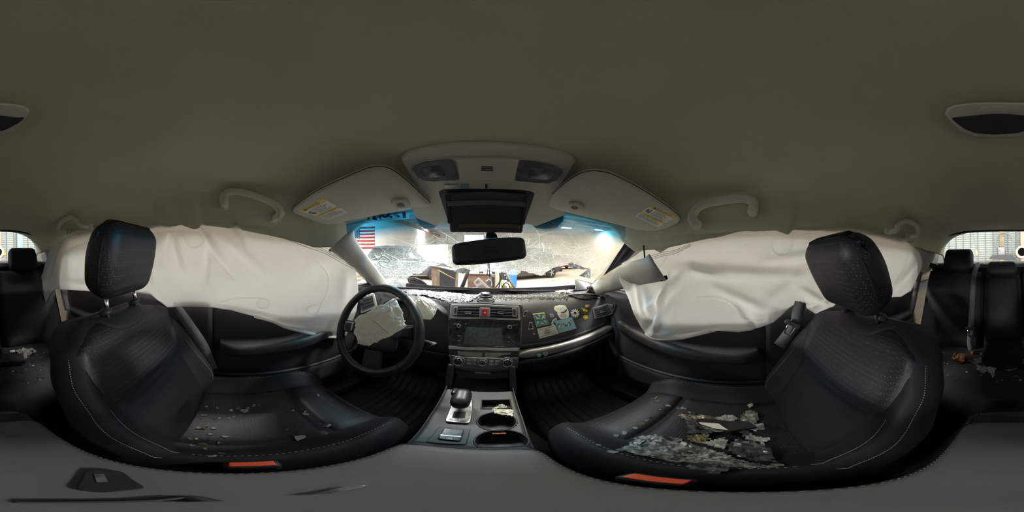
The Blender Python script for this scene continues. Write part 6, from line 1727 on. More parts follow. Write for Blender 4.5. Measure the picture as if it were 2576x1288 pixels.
G_BROWN = glass_mat('brown_glass_crumble', (0.16, 0.13, 0.07), (0.52, 0.48, 0.36), 200)
G_CHIP = glass_mat('glass_chip', (0.50, 0.53, 0.50), (0.85, 0.86, 0.82), 60, 0.2)
def crumple(poly, zf, cell, amp, name, label, mat, cat='glass shard', grp=None, seed=0, lift=0.004, plane_z=None, nrm=None):
    """crazed sheet: a ragged grid filling the outline, laid over the surface height zf(x, y)"""
    xs = [p.x for p in poly]; ys = [p.y for p in poly]; P2 = [(p.x, p.y) for p in poly]
    nx = max(4, int((max(xs) - min(xs)) / cell)); ny = max(4, int((max(ys) - min(ys)) / cell))
    V, F, idx = [], [], {}
    def vid(i, j):
        if (i, j) not in idx:
            x = lerp(min(xs), max(xs), i / nx); y = lerp(min(ys), max(ys), j / ny)
            h = amp * (nz((x, y, 0), 24, seed) + 0.6 * nz((x, y, 0), 60, seed + 3) + 0.35 * abs(nz((x, y, 0), 140, seed)))
            x += cell * 0.35 * nz((x, y, 1), 200, seed); y += cell * 0.35 * nz((x, y, 2), 200, seed + 1)
            idx[(i, j)] = len(V); V.append(Vector((x, y, zf(x, y) + lift + max(-lift, h))))
        return idx[(i, j)]
    for i in range(nx):
        for j in range(ny):
            x = lerp(min(xs), max(xs), (i + 0.5) / nx); y = lerp(min(ys), max(ys), (j + 0.5) / ny)
            if inside((x, y), P2): F.append((vid(i, j), vid(i + 1, j), vid(i + 1, j + 1), vid(i, j + 1)))
    if not F: return None
    o = put(name, (V, F), mat, smooth=False, solid=0.0025, off=1)
    return tag(o, label, cat, grp)
seats = [o for o in bpy.data.objects if o.name.startswith('front_seat') and o.parent is None]
def seat_parts(t, names): return [o for o in bpy.data.objects if o.parent == t and o.name.split('.')[0] in names]
SP = [t for t in seats if t.location.x > 0][0]; SD = [t for t in seats if t.location.x < 0][0]
BV_P = bvh(*seat_parts(SP, ('cushion', 'cushion_panel', 'front_panel', 'backrest', 'lumbar_panel'))); BV_S = bvh(*seat_parts(SD, ('cushion', 'cushion_panel', 'front_panel', 'backrest', 'lumbar_panel')))
BV_R = bvh(*[o for o in bpy.data.objects if o.parent == rb and o.name.split('.')[0] == 'bench_cushion'])
def zdown(bv, dflt):
    def f(x, y):
        p, n, i, d = bv.ray_cast(Vector((x, y, -0.3)), Vector((0, 0, -1))); return p.z if p is not None and p.z < -0.5 else dflt
    return f
zp = zdown(BV_P, -0.58)
def zpc(x, y): return min(zp(x, y), -0.545)
BIG = [
 ([(1554, 1135), (1590, 1108), (1615, 1091), (1657, 1095), (1694, 1111), (1730, 1112), (1768, 1124), (1800, 1132), (1828, 1143), (1880, 1160), (1937, 1172), (1958, 1178), (1900, 1181), (1834, 1177), (1762, 1165), (1700, 1163), (1657, 1159), (1604, 1145)], G_SHEET, 'large crazed windshield sheet spread across the passenger seat', 0.010),
 ([(1720, 1172), (1760, 1168), (1800, 1176), (1835, 1181), (1828, 1192), (1790, 1194), (1740, 1185)], G_DARK, 'dark glass flap curling over the seat edge by the red buckle', 0.008),
 ([(1727, 1057), (1752, 1055), (1790, 1062), (1812, 1080), (1782, 1092), (1733, 1091)], G_DARK, 'dark grey glass plate beside the black mirror scrap', 0.004),
 ([(1715, 1052), (1727, 1046), (1737, 1056), (1730, 1064)], G_SHEET, 'small pale glass corner touching the dark plate on the seat', 0.004),
 ([(1728, 1097), (1755, 1092), (1780, 1092), (1788, 1105), (1760, 1113), (1735, 1110)], G_BROWN, 'brownish crumbled glass patch in the middle of the seat', 0.010),
 ([(1765, 1113), (1822, 1100), (1830, 1110), (1824, 1130), (1800, 1125)], G_BRIGHT, 'bright triangular glass splinter on the crazed sheet', 0.008),
 ([(1795, 1053), (1825, 1046), (1842, 1046), (1856, 1053), (1845, 1063), (1810, 1058)], G_BRIGHT, 'bright white glass plate above the mirror scrap', 0.005),
 ([(1700, 1046), (1740, 1046), (1790, 1050), (1806, 1058), (1770, 1058), (1735, 1054)], G_BROWN, 'narrow dusty glass strip along the outer bolster', 0.008),
 ([(1856, 1054), (1880, 1031), (1900, 1033), (1908, 1055), (1896, 1066), (1862, 1064)], G_GREEN, 'greenish crazed glass piece against the seat back', 0.008),
 ([(1872, 1066), (1920, 1066), (1923, 1078), (1895, 1084), (1880, 1076)], G_BRIGHT, 'shiny glass tongue by the foot of the seat back', 0.006),
 ([(1860, 1086), (1880, 1083), (1893, 1096), (1936, 1103), (1925, 1113), (1890, 1116)], G_BRIGHT, 'pale pinkish glass strip close to the seat back', 0.007),
 ([(1826, 1122), (1850, 1106), (1915, 1112), (1940, 1135), (1952, 1162), (1900, 1158), (1850, 1146)], G_DARK, 'dark glass heap in the corner of cushion and seat back', 0.010),
 ([(1880, 1020), (1890, 1011), (1894, 1018), (1886, 1026)], G_CHIP, 'lone glass chip lodged at the rear of the outer bolster', 0.003)]
for k, (poly, mat, lab, amp) in enumerate(BIG):
    crumple([px_z(u, v, -0.572) for u, v in poly], zpc, 0.0055, amp, 'glass_shard', lab, mat, grp='glass on the passenger seat', seed=k * 2.7, lift=0.005 + 0.0025 * (k % 4))
crumple([px_z(u, v, -0.545) for u, v in ((1238, 1027), (1262, 1016), (1275, 1019), (1281, 1026), (1291, 1031), (1289, 1045), (1270, 1042), (1244, 1038))], lambda x, y: cz(y), 0.004, 0.005, 'glass_shard', 'pale yellowish glass piece lying between the coin tray and cup holder', glass_mat('yellowish_glass', (0.22, 0.22, 0.15), (0.55, 0.55, 0.42), 220), seed=91, lift=0.004)
# broken black mirror scrap on the seat
ms = thing('mirror_scrap', 'broken black and silver mirror casing lying among the glass', 'mirror scrap', px_z(1800, 1072, -0.555))
q = [px_z(u, v, -0.55) for u, v in ((1750, 1060), (1770, 1056), (1885, 1064), (1905, 1078), (1870, 1082), (1830, 1090), (1800, 1086), (1757, 1068))]
put('casing', prism(roundpoly(q, 0.1), (0, 0, 0.012)), M_BLACK, ms, bevel=0.003, auto=0.5)
q = [px_z(u, v, -0.537) for u, v in ((1757, 1062), (1808, 1066), (1832, 1082), (1800, 1079), (1762, 1067))]
put('mirror_face', prism(q, (0, 0, 0.002)), pm('mirror_scrap_face', (0.75, 0.73, 0.72), 0.12, metal=0.9), ms, smooth=False)
q = [px_z(u, v, -0.537) for u, v in ((1764, 1069), (1800, 1081), (1824, 1085), (1800, 1087), (1770, 1077))]
put('mirror_back', prism(q, (0, 0, 0.002)), G_SHEET, ms, smooth=False)

# small chips: a few shared shapes, each chip its own object
CHIPS = []
rnd = random.Random(21)
for k in range(6):
    n = rnd.randint(5, 7); out = []
    for i in range(n):
        a = 2 * math.pi * (i + rnd.uniform(-0.3, 0.3)) / n; out.append((math.cos(a) * rnd.uniform(0.55, 1.0), math.sin(a) * rnd.uniform(0.4, 0.85)))
    V, F = prism([Vector((x, y, 0)) for x, y in out], (0, 0, 0.28))
    me = bpy.data.meshes.new('glass_chip'); me.from_pydata([tuple(v) for v in V], [], F); me.update(); me.materials.append(G_CHIP if k < 5 else G_BROWN)
    me2 = me.copy(); me2.materials[0] = G_DARK; CHIPS.append((me, me2))
def chip(p, n, size, label, grp, dark=False, tilt=18):
    o = bpy.data.objects.new('glass_chip', rnd.choice(CHIPS)[1 if dark else 0]); COL.objects.link(o)
    ax = n.orthogonal().normalized()
    M = frame(p + OFF + n * 0.0008, ax, n.cross(ax), n) @ rotm('Z', rnd.uniform(0, 360)) @ rotm('X', rnd.uniform(-tilt, tilt)) @ Matrix.Diagonal((size, size * rnd.uniform(0.6, 1.0), size * 0.8, 1))
    o.matrix_world = M
    return tag(o, label, 'glass chip', grp)
def scatter(bv, pts, label, grp, smin, smax, dark=0.0, jitter=0.0):
    for (u, v) in pts:
        p, n = hit(bv, u + rnd.gauss(0, jitter), v + rnd.gauss(0, jitter))
        if p is None: continue
        chip(p, n, rnd.uniform(smin, smax), label, grp, rnd.random() < dark)
drv = [(520, 1025), (545, 1028), (503, 1050), (515, 1047), (540, 1052), (552, 1054), (500, 1078), (515, 1075), (522, 1073), (536, 1080), (530, 1090), (475, 1102), (497, 1103), (517, 1106), (552, 1113), (565, 1097), (580, 1035), (590, 1030), (600, 1026), (612, 1033), (622, 1036), (628, 1024), (640, 1022), (650, 1020), (585, 1045), (575, 1055), (607, 1048), (760, 1033), (768, 1037), (775, 1046), (740, 1033), (800, 994), (822, 1070), (832, 1091), (718, 1083), (830, 1072), (536, 1147), (553, 1140), (505, 1118), (480, 1122), (515, 1128), (1010, 1117), (1000, 1122)]
scatter(BV_S, drv, 'small pale glass chip on the black driver seat cushion', 'glass chips on the driver seat', 0.005, 0.011, 0.1, 2)
for (u, v, s) in ((755, 1101, 0.016), (615, 1033, 0.014), (768, 1042, 0.013), (512, 1075, 0.014), (1006, 1117, 0.014)):
    p, n = hit(BV_S, u, v)
    if p is not None: chip(p, n, s, 'larger flat glass flake on the black driver seat cushion', 'glass flakes on the driver seat')
pas = [(1650, 1004), (1655, 1010), (1668, 1029), (1660, 1032), (1570, 1088), (1566, 1092), (1505, 1117), (1635, 1052), (1625, 1058), (1612, 1065), (1705, 1025), (1715, 1028), (1725, 1031), (1735, 1035), (1745, 1040), (1760, 1043), (1640, 1000), (1680, 1020), (1540, 1137), (1960, 1168), (1956, 1172), (1700, 1105), (1705, 1108), (1550, 1100), (1600, 1075), (1690, 1100)]
scatter(BV_P, pas, 'small pale glass chip in a seam of the passenger seat', 'glass chips on the passenger seat', 0.005, 0.012, 0.1, 1.5)
rear = [(rnd.uniform(2365, 2570), rnd.uniform(885, 960)) for _ in range(75)] + [(rnd.uniform(2, 112), rnd.uniform(885, 965)) for _ in range(60)]
scatter(BV_R, rear, 'small glass chip scattered on the black rear bench', 'glass chips on the rear bench', 0.004, 0.011, 0.8, 0)
zr = zdown(BV_R, -0.62)
for k, (poly, mat, lab) in enumerate([
    ([(2430, 905), (2470, 893), (2495, 890), (2490, 900), (2455, 915)], G_DARK, 'long dark glass sheet beside the rear buckle'),
    ([(2480, 915), (2500, 900), (2512, 900), (2505, 925), (2498, 948), (2483, 930)], G_SHEET, 'grey wedge of glass standing out on the rear bench'),
    ([(2455, 920), (2480, 918), (2486, 930), (2475, 938), (2458, 932)], G_SHEET, 'rounded grey glass piece on the rear bench'),
    ([(2510, 905), (2540, 900), (2565, 905), (2560, 925), (2540, 932), (2515, 920)], G_DARK, 'broad dark glass sheet by the folding armrest'),
    ([(2490, 885), (2540, 880), (2570, 890), (2560, 900), (2510, 900)], G_DARK, 'dark glass sheet against the rear seat back')]):
    crumple([px_z(u, v, -0.61) for u, v in poly], zr, 0.008, 0.008, 'glass_shard', lab, mat, grp='glass on the rear bench', seed=30 + k, lift=0.006)
crumple([px_z(u, v, -0.61) for u, v in ((2393, 903), (2400, 892), (2425, 895), (2440, 903), (2425, 912), (2400, 916))], zr, 0.006, 0.03, 'foam_scrap', 'torn orange brown foam scrap on the rear bench', pm('orange_foam', (0.13, 0.055, 0.015), 0.9, var=(60, 0.6)), 'foam scrap', seed=51, lift=0.02)
crumple([px_z(u, v, -0.61) for u, v in ((38, 880), (60, 876), (85, 880), (90, 888), (72, 898), (62, 905), (50, 895))], zr, 0.006, 0.02, 'insulation_scrap', 'fluffy grey insulation scrap on the rear bench', pm('grey_fluff', (0.24, 0.23, 0.20), 0.95, var=(90, 0.5), bump=(150, 1.0, 0.01)), 'insulation', seed=61, lift=0.012)
bx2_ = px_z(28, 903, -0.595)
tb = thing('black_tray', 'flat black plastic tray lying on the rear bench', 'tray', bx2_)
put('tray_base', xf(rbox(0.13, 0.10, 0.012, 0.004), trm(*bx2_) @ rotm('Z', -8)), M_BLACK, tb); put('tray_rim', xf(rbox(0.12, 0.012, 0.02, 0.004), trm(bx2_.x, bx2_.y + 0.045, bx2_.z + 0.008) @ rotm('Z', -8)), M_GLOSS, tb)
wtag = put('paper_tag', xf(rbox(0.03, 0.015, 0.012, 0.003), trm(*px_z(31, 884, -0.60))), M_WHITE); tag(wtag, 'small white tag by the grey insulation scrap', 'tag')
# floor litter behind the seats
fz = lambda x, y: floor_z(x, y)
crumple([px_z(u, v, -0.90) for u, v in ((15, 1130), (22, 1112), (50, 1108), (78, 1115), (82, 1132), (60, 1142), (30, 1140))], lambda x, y: -0.90, 0.008, 0.010, 'glass_shard', 'greenish glass slab on a dark board on the rear floor', G_GREEN, grp='glass on the floor', seed=71)
o = put('dark_board', xf(rbox(0.20, 0.12, 0.02, 0.005), trm(px_z(40, 1130, -0.92).x - 0.03, px_z(40, 1130, -0.92).y, -0.92)), M_BLACK); tag(o, 'flat black board under the greenish glass slab', 'board')
BV_F = bvh(bpy.data.objects['floor'])
scatter(BV_F, [(rnd.uniform(20, 150), rnd.uniform(1040, 1100)) for _ in range(22)] + [(rnd.uniform(1040, 1110), rnd.uniform(1000, 1085)) for _ in range(8)] + [(rnd.uniform(1310, 1480), rnd.uniform(960, 1030)) for _ in range(14)], 'small glass chip on the black floor carpet', 'glass chips on the floor', 0.005, 0.012, 0.3)
# rubber mats
for s, lab, q in ((-1, 'ribbed black rubber mat in the driver footwell', (-0.60, -0.19)), (1, 'ribbed black rubber mat in the passenger footwell', (0.19, 0.60))):
    t = thing('floor_mat', lab, 'floor mat', ((q[0] + q[1]) / 2, 0.55, -0.94))
    rows = [[Vector((lerp(q[0], q[1], j / 10), lerp(0.32, 0.86, i / 12), floor_z(lerp(q[0], q[1], j / 10), lerp(0.32, 0.86, i / 12)) + 0.012)) for j in range(11)] for i in range(13)]
    put('mat_sheet', sheet(rows), M_RUBBER, t, solid=0.006)
    for k in range(9):
        x = lerp(q[0] + 0.04, q[1] - 0.04, k / 8)
        put('mat_rib', tube([Vector((x, lerp(0.34, 0.84, i / 10), floor_z(x, lerp(0.34, 0.84, i / 10)) + 0.017)) for i in range(11)], 0.005, 5), M_RUBBER, t)
# pedals
for (x, z, w, lab) in ((-0.33, -0.68, 0.10, 'wide brake pedal below the steering wheel'), (-0.21, -0.70, 0.05, 'narrow accelerator pedal next to the centre console')):
    t = thing('pedal', lab, 'pedal', (x, 0.85, z))
    M = trm(x, 0.84, z) @ rotm('X', 55)
    pd = put('pedal_pad', xf(rbox(w, 0.07 if w > 0.06 else 0.15, 0.012, 0.004), M), M_RUBBER, t)
    for k in range(3): put('pad_rib', xf(rbox(w * 0.8, 0.006, 0.006, 0.002), M @ trm(0, -0.02 + k * 0.02, 0.008)), M_STEEL, pd)
    put('pedal_arm', tube([M @ Vector((0, 0, -0.005)), Vector((x, 0.95, z + 0.12)), Vector((x, 0.98, z + 0.25))], 0.008, 8), M_STEEL, t)

# ---- on the dash top
def zdash(x, y):
    p, n, i, d = BV_D.ray_cast(Vector((x, y, 0.0)), Vector((0, 0, -1))); return p.z if p is not None else -0.23
dsh = []
for u, v in ((1012, 735), (1040, 733), (1100, 735), (1180, 737), (1222, 742), (1205, 750), (1188, 758), (1165, 768), (1128, 760), (1088, 750), (1045, 743)):
    p, n = hit(BV_D, u, v); dsh.append(p if p is not None else px_z(u, v, -0.235))
crumple(dsh, zdash, 0.006, 0.012, 'glass_shard', 'sparkling crumpled windshield sheet draped over the dash top', G_SPARK, seed=81, lift=0.006)
scatter(BV_D, [(rnd.uniform(1030, 1450), rnd.gauss(748, 5)) for _ in range(55)], 'small glass chip on top of the dashboard', 'glass chips on the dashboard', 0.003, 0.008, 0.6)
V, F = [], []
for k in range(2600):
    u = rnd.uniform(1225, 1500); v = rnd.gauss(746, 3.2) if u < 1430 else rnd.gauss(742, 2.5)
    p, n = hit(BV_D, u, v)
    if p is None: continue
    s = rnd.uniform(0.0015, 0.0045); g = xf(box(2 * s, 2 * s * rnd.uniform(0.3, 1), s), trm(*(p + n * 0.001)) @ rotm('Z', rnd.uniform(0, 360)) @ rotm('X', rnd.uniform(-40, 40)))
    b0 = len(V); V += g[0]; F += [tuple(i + b0 for i in f) for f in g[1]]
o = put('windshield_crumbs', (V, F), pm('dusty_crumbs', (0.045, 0.042, 0.037), 0.6, var=(70, 0.7, (0.16, 0.15, 0.13))), smooth=False); tag(o, 'dusty crumbs of glass and dirt along the windshield base', 'crumbs', kind='stuff')
# phone holder puck
p, n = hit(BV_D, 1222, 756)
pk_ = thing('phone_holder', 'round ridged black phone holder puck on the dash centre', 'phone holder', p)
M = trm(p.x, p.y, p.z)
put('suction_base', lathe([(0.043, 0.0), (0.043, 0.004), (0.039, 0.008), (0.040, 0.012), (0.034, 0.016)], 32, M), M_RUBBER, pk_, auto=0.6)
put('holder_body', lathe([(0.030, 0.016), (0.033, 0.020), (0.033, 0.026), (0.026, 0.029), (0.024, 0.036), (0.020, 0.039)], 32, M), M_GLOSS, pk_, auto=0.6)
put('silver_ring', tube([M @ Vector((x, y, 0.018)) for x, y in disc2(0.034, 0.034, 32)], 0.0016, 6, closed=True), M_CHROME, pk_)
# torn passenger airbag slit: a lifted dark flap
fl = thing('torn_flap', 'torn black dash skin lifted at the windshield corner', 'dash scrap', px_z(1480, 752, -0.21))
q = []
for u, v in ((1428, 746), (1470, 745), (1500, 747), (1521, 752), (1512, 755), (1490, 754), (1480, 757), (1465, 756), (1450, 752)):
    p, n = hit(BV_D, u, v); q.append((p if p is not None else px_z(u, v, -0.215)) + Vector((0, 0, 0.006)))
put('flap', prism(q, (0, 0, 0.004)), M_GLOSS, fl, smooth=False)
put('flap_edge', tube([q[0] + Vector((0, 0, 0.005)), q[1] + Vector((0, 0, 0.008)), q[2] + Vector((0, 0, 0.007)), q[3] + Vector((0, 0, 0.004))], 0.003, 6), M_STEEL, fl)
# crumpled foil and cloth at the cowl corner
for (u, v, r, sx_, lab, mat) in ((1413, 740, 0.95, 0.026, 'crumpled brown and white wrapper on the cowl', pm('wrapper', (0.40, 0.36, 0.30), 0.5, var=(50, 0.7, (0.07, 0.06, 0.05)))), (1428, 737, 1.0, 0.030, 'crumpled silver foil on the cowl behind the wrapper', pm('foil', (0.45, 0.45, 0.46), 0.3, metal=0.6)), (1490, 728, 1.0, 0.03, 'bunched black rubber seal at the pillar foot', M_BLACK)):
    c = px_r(u, v, r)
    o = put('scrap', sack(c, Vector((sx_, 0, 0)), Vector((0, sx_ * 0.6, 0)), Vector((0, 0, sx_ * 0.55)), u * 0.37, 40, 24, amp=0.5), mat); tag(o, lab, 'scrap')

# ================================================================== SEEN THROUGH THE WINDSHIELD
# flag on the left wall
fx = GX0 + 0.02
FA = [px_x(872, 570, fx), px_x(943, 570, fx), px_x(942, 625, fx), px_x(872, 622, fx)]
def fq(a, b):
    p = FA[0].lerp(FA[1], a).lerp(FA[3].lerp(FA[2], a), b)
    return p + Vector((0.03 * math.sin(a * 11 + b * 2) + 0.03, 0, -0.05 * math.sin(a * math.pi)))
flag = thing('flag', 'American flag with stars and stripes hung on the white wall', 'flag', fq(0.5, 1))
F_RED, F_WHT, F_BLU = cm('flag_red', 178, 45, 55), cm('flag_white', 232, 226, 220), cm('flag_blue', 52, 66, 105)
for k in range(13):
    rows = [[fq(a / 24, (k + j / 2) / 13) for a in range(25)] for j in range(3)]
    put('flag_stripe', sheet(rows), F_RED if k % 2 == 0 else F_WHT, flag, solid=0.004)
rows = [[fq(a / 12 * 0.42, b / 8 * 7 / 13) + Vector((0.012, 0, 0)) for a in range(13)] for b in range(9)]
put('flag_canton', sheet(rows), F_BLU, flag, solid=0.004)
sg_ = []
for r in range(9):
    n = 6 if r % 2 == 0 else 5
    for c in range(n):
        a = (0.04 + (c + (0 if n == 6 else 0.5)) * 0.068); b = (0.055 + r * 0.054)
        o_ = fq(a, b) + Vector((0.02, 0, 0)); star = []
        for i in range(10):
            t = math.pi * i / 5 + math.pi / 2; rr_ = 0.042 if i % 2 == 0 else 0.018
            star.append(o_ + Vector((0, -rr_ * math.cos(t), rr_ * math.sin(t))))
        sg_.append(prism(star, (0.004, 0, 0)))
put('flag_stars', join(*sg_), F_WHT, flag, smooth=False)

# parked cars
M_TYRE = pm('tyre_rubber', (0.02, 0.02, 0.02), 0.8); M_RIM = pm('alloy_rim', (0.5, 0.5, 0.5), 0.35, metal=0.8)
M_CGLASS = pm('car_window_glass', (0.02, 0.025, 0.03), 0.08, spec=0.8)
def car(name, label, col, loc, yaw, L=4.6, H=1.65, W=1.85, crumple_front=0.0):
    M = Matrix.Translation((loc[0], loc[1], GZ)) @ rotm('Z', yaw)
    t = thing(name, label, 'car', (loc[0], loc[1], GZ))
    paint = pm(name + '_paint', col, 0.3, coat=0.6, var=(3, 0.2))
    def body_top(x): return interp([(-L / 2, 0.80), (-L * 0.42, 0.98), (-L * 0.15, 1.0), (L * 0.12, 0.99), (L * 0.42, 0.86), (L / 2, 0.62)], x)
    rings = []
    for i in range(25):
        x = lerp(-L / 2, L / 2, i / 24); zt = body_top(x); w = W / 2 * (1 - 0.16 * abs(2 * x / L) ** 5)
        if crumple_front and x > L * 0.25: zt += crumple_front * nz((x, 0, 0), 3, 2) * 0.4; w *= 1 - crumple_front * 0.2 * abs(nz((x, 1, 0), 4, 3))
        z0 = 0.26 + 0.12 * abs(2 * x / L) ** 6
        rings.append([M @ Vector((x, y * w, z)) for y, z in ((-0.92, z0), (-1.0, z0 + 0.15), (-1.0, zt - 0.22), (-0.93, zt - 0.04), (-0.75, zt), (0, zt + 0.03), (0.75, zt), (0.93, zt - 0.04), (1.0, zt - 0.22), (1.0, z0 + 0.15), (0.92, z0), (0, z0 - 0.04))])
    put('car_body', loft(rings), paint, t, auto=0.7)
    cab = []
    for x, z, w in ((-L * 0.44, 0.98, 0.80), (-L * 0.34, H - 0.06, 0.66), (-L * 0.2, H, 0.68), (0.0, H - 0.01, 0.68), (L * 0.06, H - 0.06, 0.66), (L * 0.22, 1.0, 0.80)):
        cab.append([M @ Vector((x, y * W / 2, zz)) for y, zz in ((-w * 1.12, 0.96), (-w, z), (0, z + 0.02), (w, z), (w * 1.12, 0.96), (0, 0.94))])
    put('cabin', loft(cab), paint, t, auto=0.7)
    for s in (-1, 1):
        for (a, b) in ((-0.36, -0.20), (-0.185, -0.02), (0.0, 0.16)):
            z1 = H - 0.14; z1b = H - 0.14 if b < 0.1 else 1.06; za = z1 if a > -0.3 else 1.2
            q = [M @ Vector((L * a, s * W / 2 * 0.915, 1.03)), M @ Vector((L * b, s * W / 2 * 0.915, 1.03)), M @ Vector((L * (b - 0.03 if b > 0.1 else b), s * W / 2 * 0.80, z1b if b > 0.1 else z1)), M @ Vector((L * (a + 0.015), s * W / 2 * 0.80, z1))]
            put('side_window', prism(q, M.to_3x3() @ Vector((0, s * 0.02, 0))), M_CGLASS, t, smooth=False)
        for x in (-L * 0.30, L * 0.31):
            Mw = M @ Matrix.Translation((x, s * (W / 2 - 0.10), 0.34)) @ rotm('X', 90)
            wh = put('tyre', lathe([(0.20, -0.11), (0.31, -0.11), (0.34, -0.08), (0.34, 0.08), (0.31, 0.11), (0.20, 0.11)], 28, Mw), M_TYRE, t, auto=0.6)
            put('wheel_rim', lathe([(0.21, -0.09), (0.21, 0.09), (0.19, 0.10)], 24, Mw), M_BLACK, wh, auto=0.6)
            for k in range(5):
                a = 2 * math.pi * k / 5
                for zz in (-0.105, 0.105):
                    put('rim_spoke', xf(rbox(0.19, 0.05, 0.02, 0.008), Mw @ Matrix.Translation((0, 0, zz)) @ Matrix.Rotation(a, 4, 'Z') @ trm(0.10, 0, 0)), M_RIM, wh)
        put('head_lamp', xf(rbox(0.10, 0.36, 0.14, 0.03), M @ trm(L / 2 - 0.10, s * W * 0.32, 0.66)), pm(name + '_lamp', (0.6, 0.6, 0.6), 0.2), t)
        put('tail_lamp', xf(rbox(0.10, 0.30, 0.16, 0.03), M @ trm(-L / 2 + 0.06, s * W * 0.34, 0.84)), pm(name + '_tail', (0.6, 0.02, 0.02), 0.3), t)
        put('door_mirror', xf(rbox(0.12, 0.20, 0.14, 0.04), M @ trm(L * 0.14, s * (W / 2 + 0.06), 1.04)), paint, t)
    put('front_bumper', xf(rbox(0.25, W * 0.92, 0.30, 0.08), M @ trm(L / 2 - 0.06, 0, 0.42)), M_BLACK, t)
    put('rear_bumper', xf(rbox(0.22, W * 0.92, 0.26, 0.07), M @ trm(-L / 2 + 0.05, 0, 0.46)), M_BLACK, t)
    return t
car('wrecked_car', 'dark blue grey wrecked car parked below the flag', (0.06, 0.08, 0.10), (-4.3, 7.7), 28, 4.7, 1.72)
car('dark_car', 'dark car with a red tail lamp parked beyond the blue bin', (0.035, 0.035, 0.04), (2.0, 9.2), 200, 4.7, 1.75)
car('red_car', 'crumpled dark red car standing far across the workshop', (0.16, 0.03, 0.035), (7.5, 15.6), 12, 4.5, 1.45, crumple_front=0.15)
# things behind the wreck: steel shelf rack and white container
rk = thing('steel_rack', 'tall grey steel pipe rack against the far wall', 'rack', (-3.2, 17.5, GZ))
for x in (-4.6, -3.7, -2.8, -1.9):
    for y in (17.2, 17.9): put('upright', tube([(x, y, GZ), (x, y, 2.4)], 0.045, 8), M_PURLIN, rk)
for z in (-0.4, 0.5, 1.3, 2.3):
    for y in (17.2, 17.9): put('rail', tube([(-4.6, y, z), (-1.9, y, z)], 0.04, 8), M_PURLIN, rk)
wc = thing('white_container', 'large white metal container behind the wrecked car', 'container', (-5.0, 14.5, GZ))
put('container_body', mv(rbox(3.0, 1.4, 2.2, 0.05), (-5.0, 14.5, GZ + 1.1)), M_WHITE, wc)
for k in range(9): put('container_rib', xf(rbox(0.06, 0.03, 2.0, 0.01), trm(-6.3 + k * 0.325, 13.79, GZ + 1.1)), M_WALLW, wc)
# engine bay edge of this car: dark cowl, strut, bracket and oddments just beyond the glass
eb = thing('engine_bay', 'dark opened engine bay just beyond the dashboard', 'engine bay', (0, 1.7, -0.9))
put('bay_floor', mv(rbox(1.35, 1.0, 0.10, 0.03), (0, 1.80, -0.50)), M_DARKMETAL, eb)
put('cowl_panel', mv(rbox(1.36, 0.10, 0.05, 0.02), (0, 1.28, -0.345)), M_BLACK, eb)
for s in (-1, 1):
    put('fender_rail', tube([(s * 0.72, 1.2, -0.32), (s * 0.74, 1.8, -0.42), (s * 0.72, 2.35, -0.52)], 0.05, 8), M_DARKMETAL, eb)
    put('front_tyre', lathe([(0.20, -0.11), (0.31, -0.11), (0.34, -0.08), (0.34, 0.08), (0.31, 0.11), (0.20, 0.11)], 24, trm(s * 0.72, 1.75, GZ + 0.34) @ rotm('Y', 90)), M_TYRE, eb, auto=0.6)
q = [px_y(u, v, 1.42) for u, v in ((1025, 701), (1032, 699), (1042, 698), (1060, 705), (1073, 714), (1082, 728), (1055, 730), (1038, 720), (1026, 710))]
put('bent_panel', prism(roundpoly(q, 0.1), (0, 0.03, 0)), M_DARKMETAL, eb, bevel=0.003, auto=0.5)
a, b = px_y(1188, 655, 1.50), px_y(1154, 745, 1.36)
o = put('hood_strut', tube([b, b.lerp(a, 0.6), a], [0.020, 0.017, 0.011], 10, flat=(1.2, 0.7)), M_BLACK); tag(o, 'thick black strut leaning up in front of the mirror', 'strut')
a, b = px_y(1274, 690, 1.65), px_y(1306, 745, 1.45)
o = put('prop_rod', tube([b, a], 0.011, 8), M_BLACK); tag(o, 'thin black rod leaning beside the blue bin', 'rod')
q = [px_y(u, v, 1.62) for u, v in ((1191, 711), (1204, 698), (1234, 727), (1206, 733))]
br = put('slotted_bracket', prism(roundpoly(q, 0.08), (0, 0.008, 0)), pm('grey_bracket', (0.42, 0.41, 0.38), 0.5), bevel=0.002, auto=0.5); tag(br, 'pale slotted metal bracket plate leaning by the brown box', 'bracket')
ctr = lambda a, b: q[0].lerp(q[1], a).lerp(q[3].lerp(q[2], a), b)
for (a0, a1, b0, b1) in [(0.25, 0.75, 0.10 + k * 0.07, 0.13 + k * 0.07) for k in range(3)] + [(0.2, 0.75, 0.5 + k * 0.09, 0.535 + k * 0.09) for k in range(4)]:
    put('slot', prism([ctr(a0, b0) - Vector((0, 0.001, 0)), ctr(a1, b0) - Vector((0, 0.001, 0)), ctr(a1, b1) - Vector((0, 0.001, 0)), ctr(a0, b1) - Vector((0, 0.001, 0))], (0, -0.001, 0)), cm('slot_red_grey', 120, 90, 90), br, smooth=False)
q = [px_y(u, v, 1.66) for u, v in ((1221, 708), (1226, 705), (1230, 701), (1233, 705), (1237, 706), (1236, 714), (1238, 725), (1232, 722), (1226, 716), (1223, 715))]
o = put('star_casting', prism(q, (0, 0.02, 0)), M_STEEL, bevel=0.003, auto=0.5); tag(o, 'grey star shaped metal casting by the pale post', 'casting')
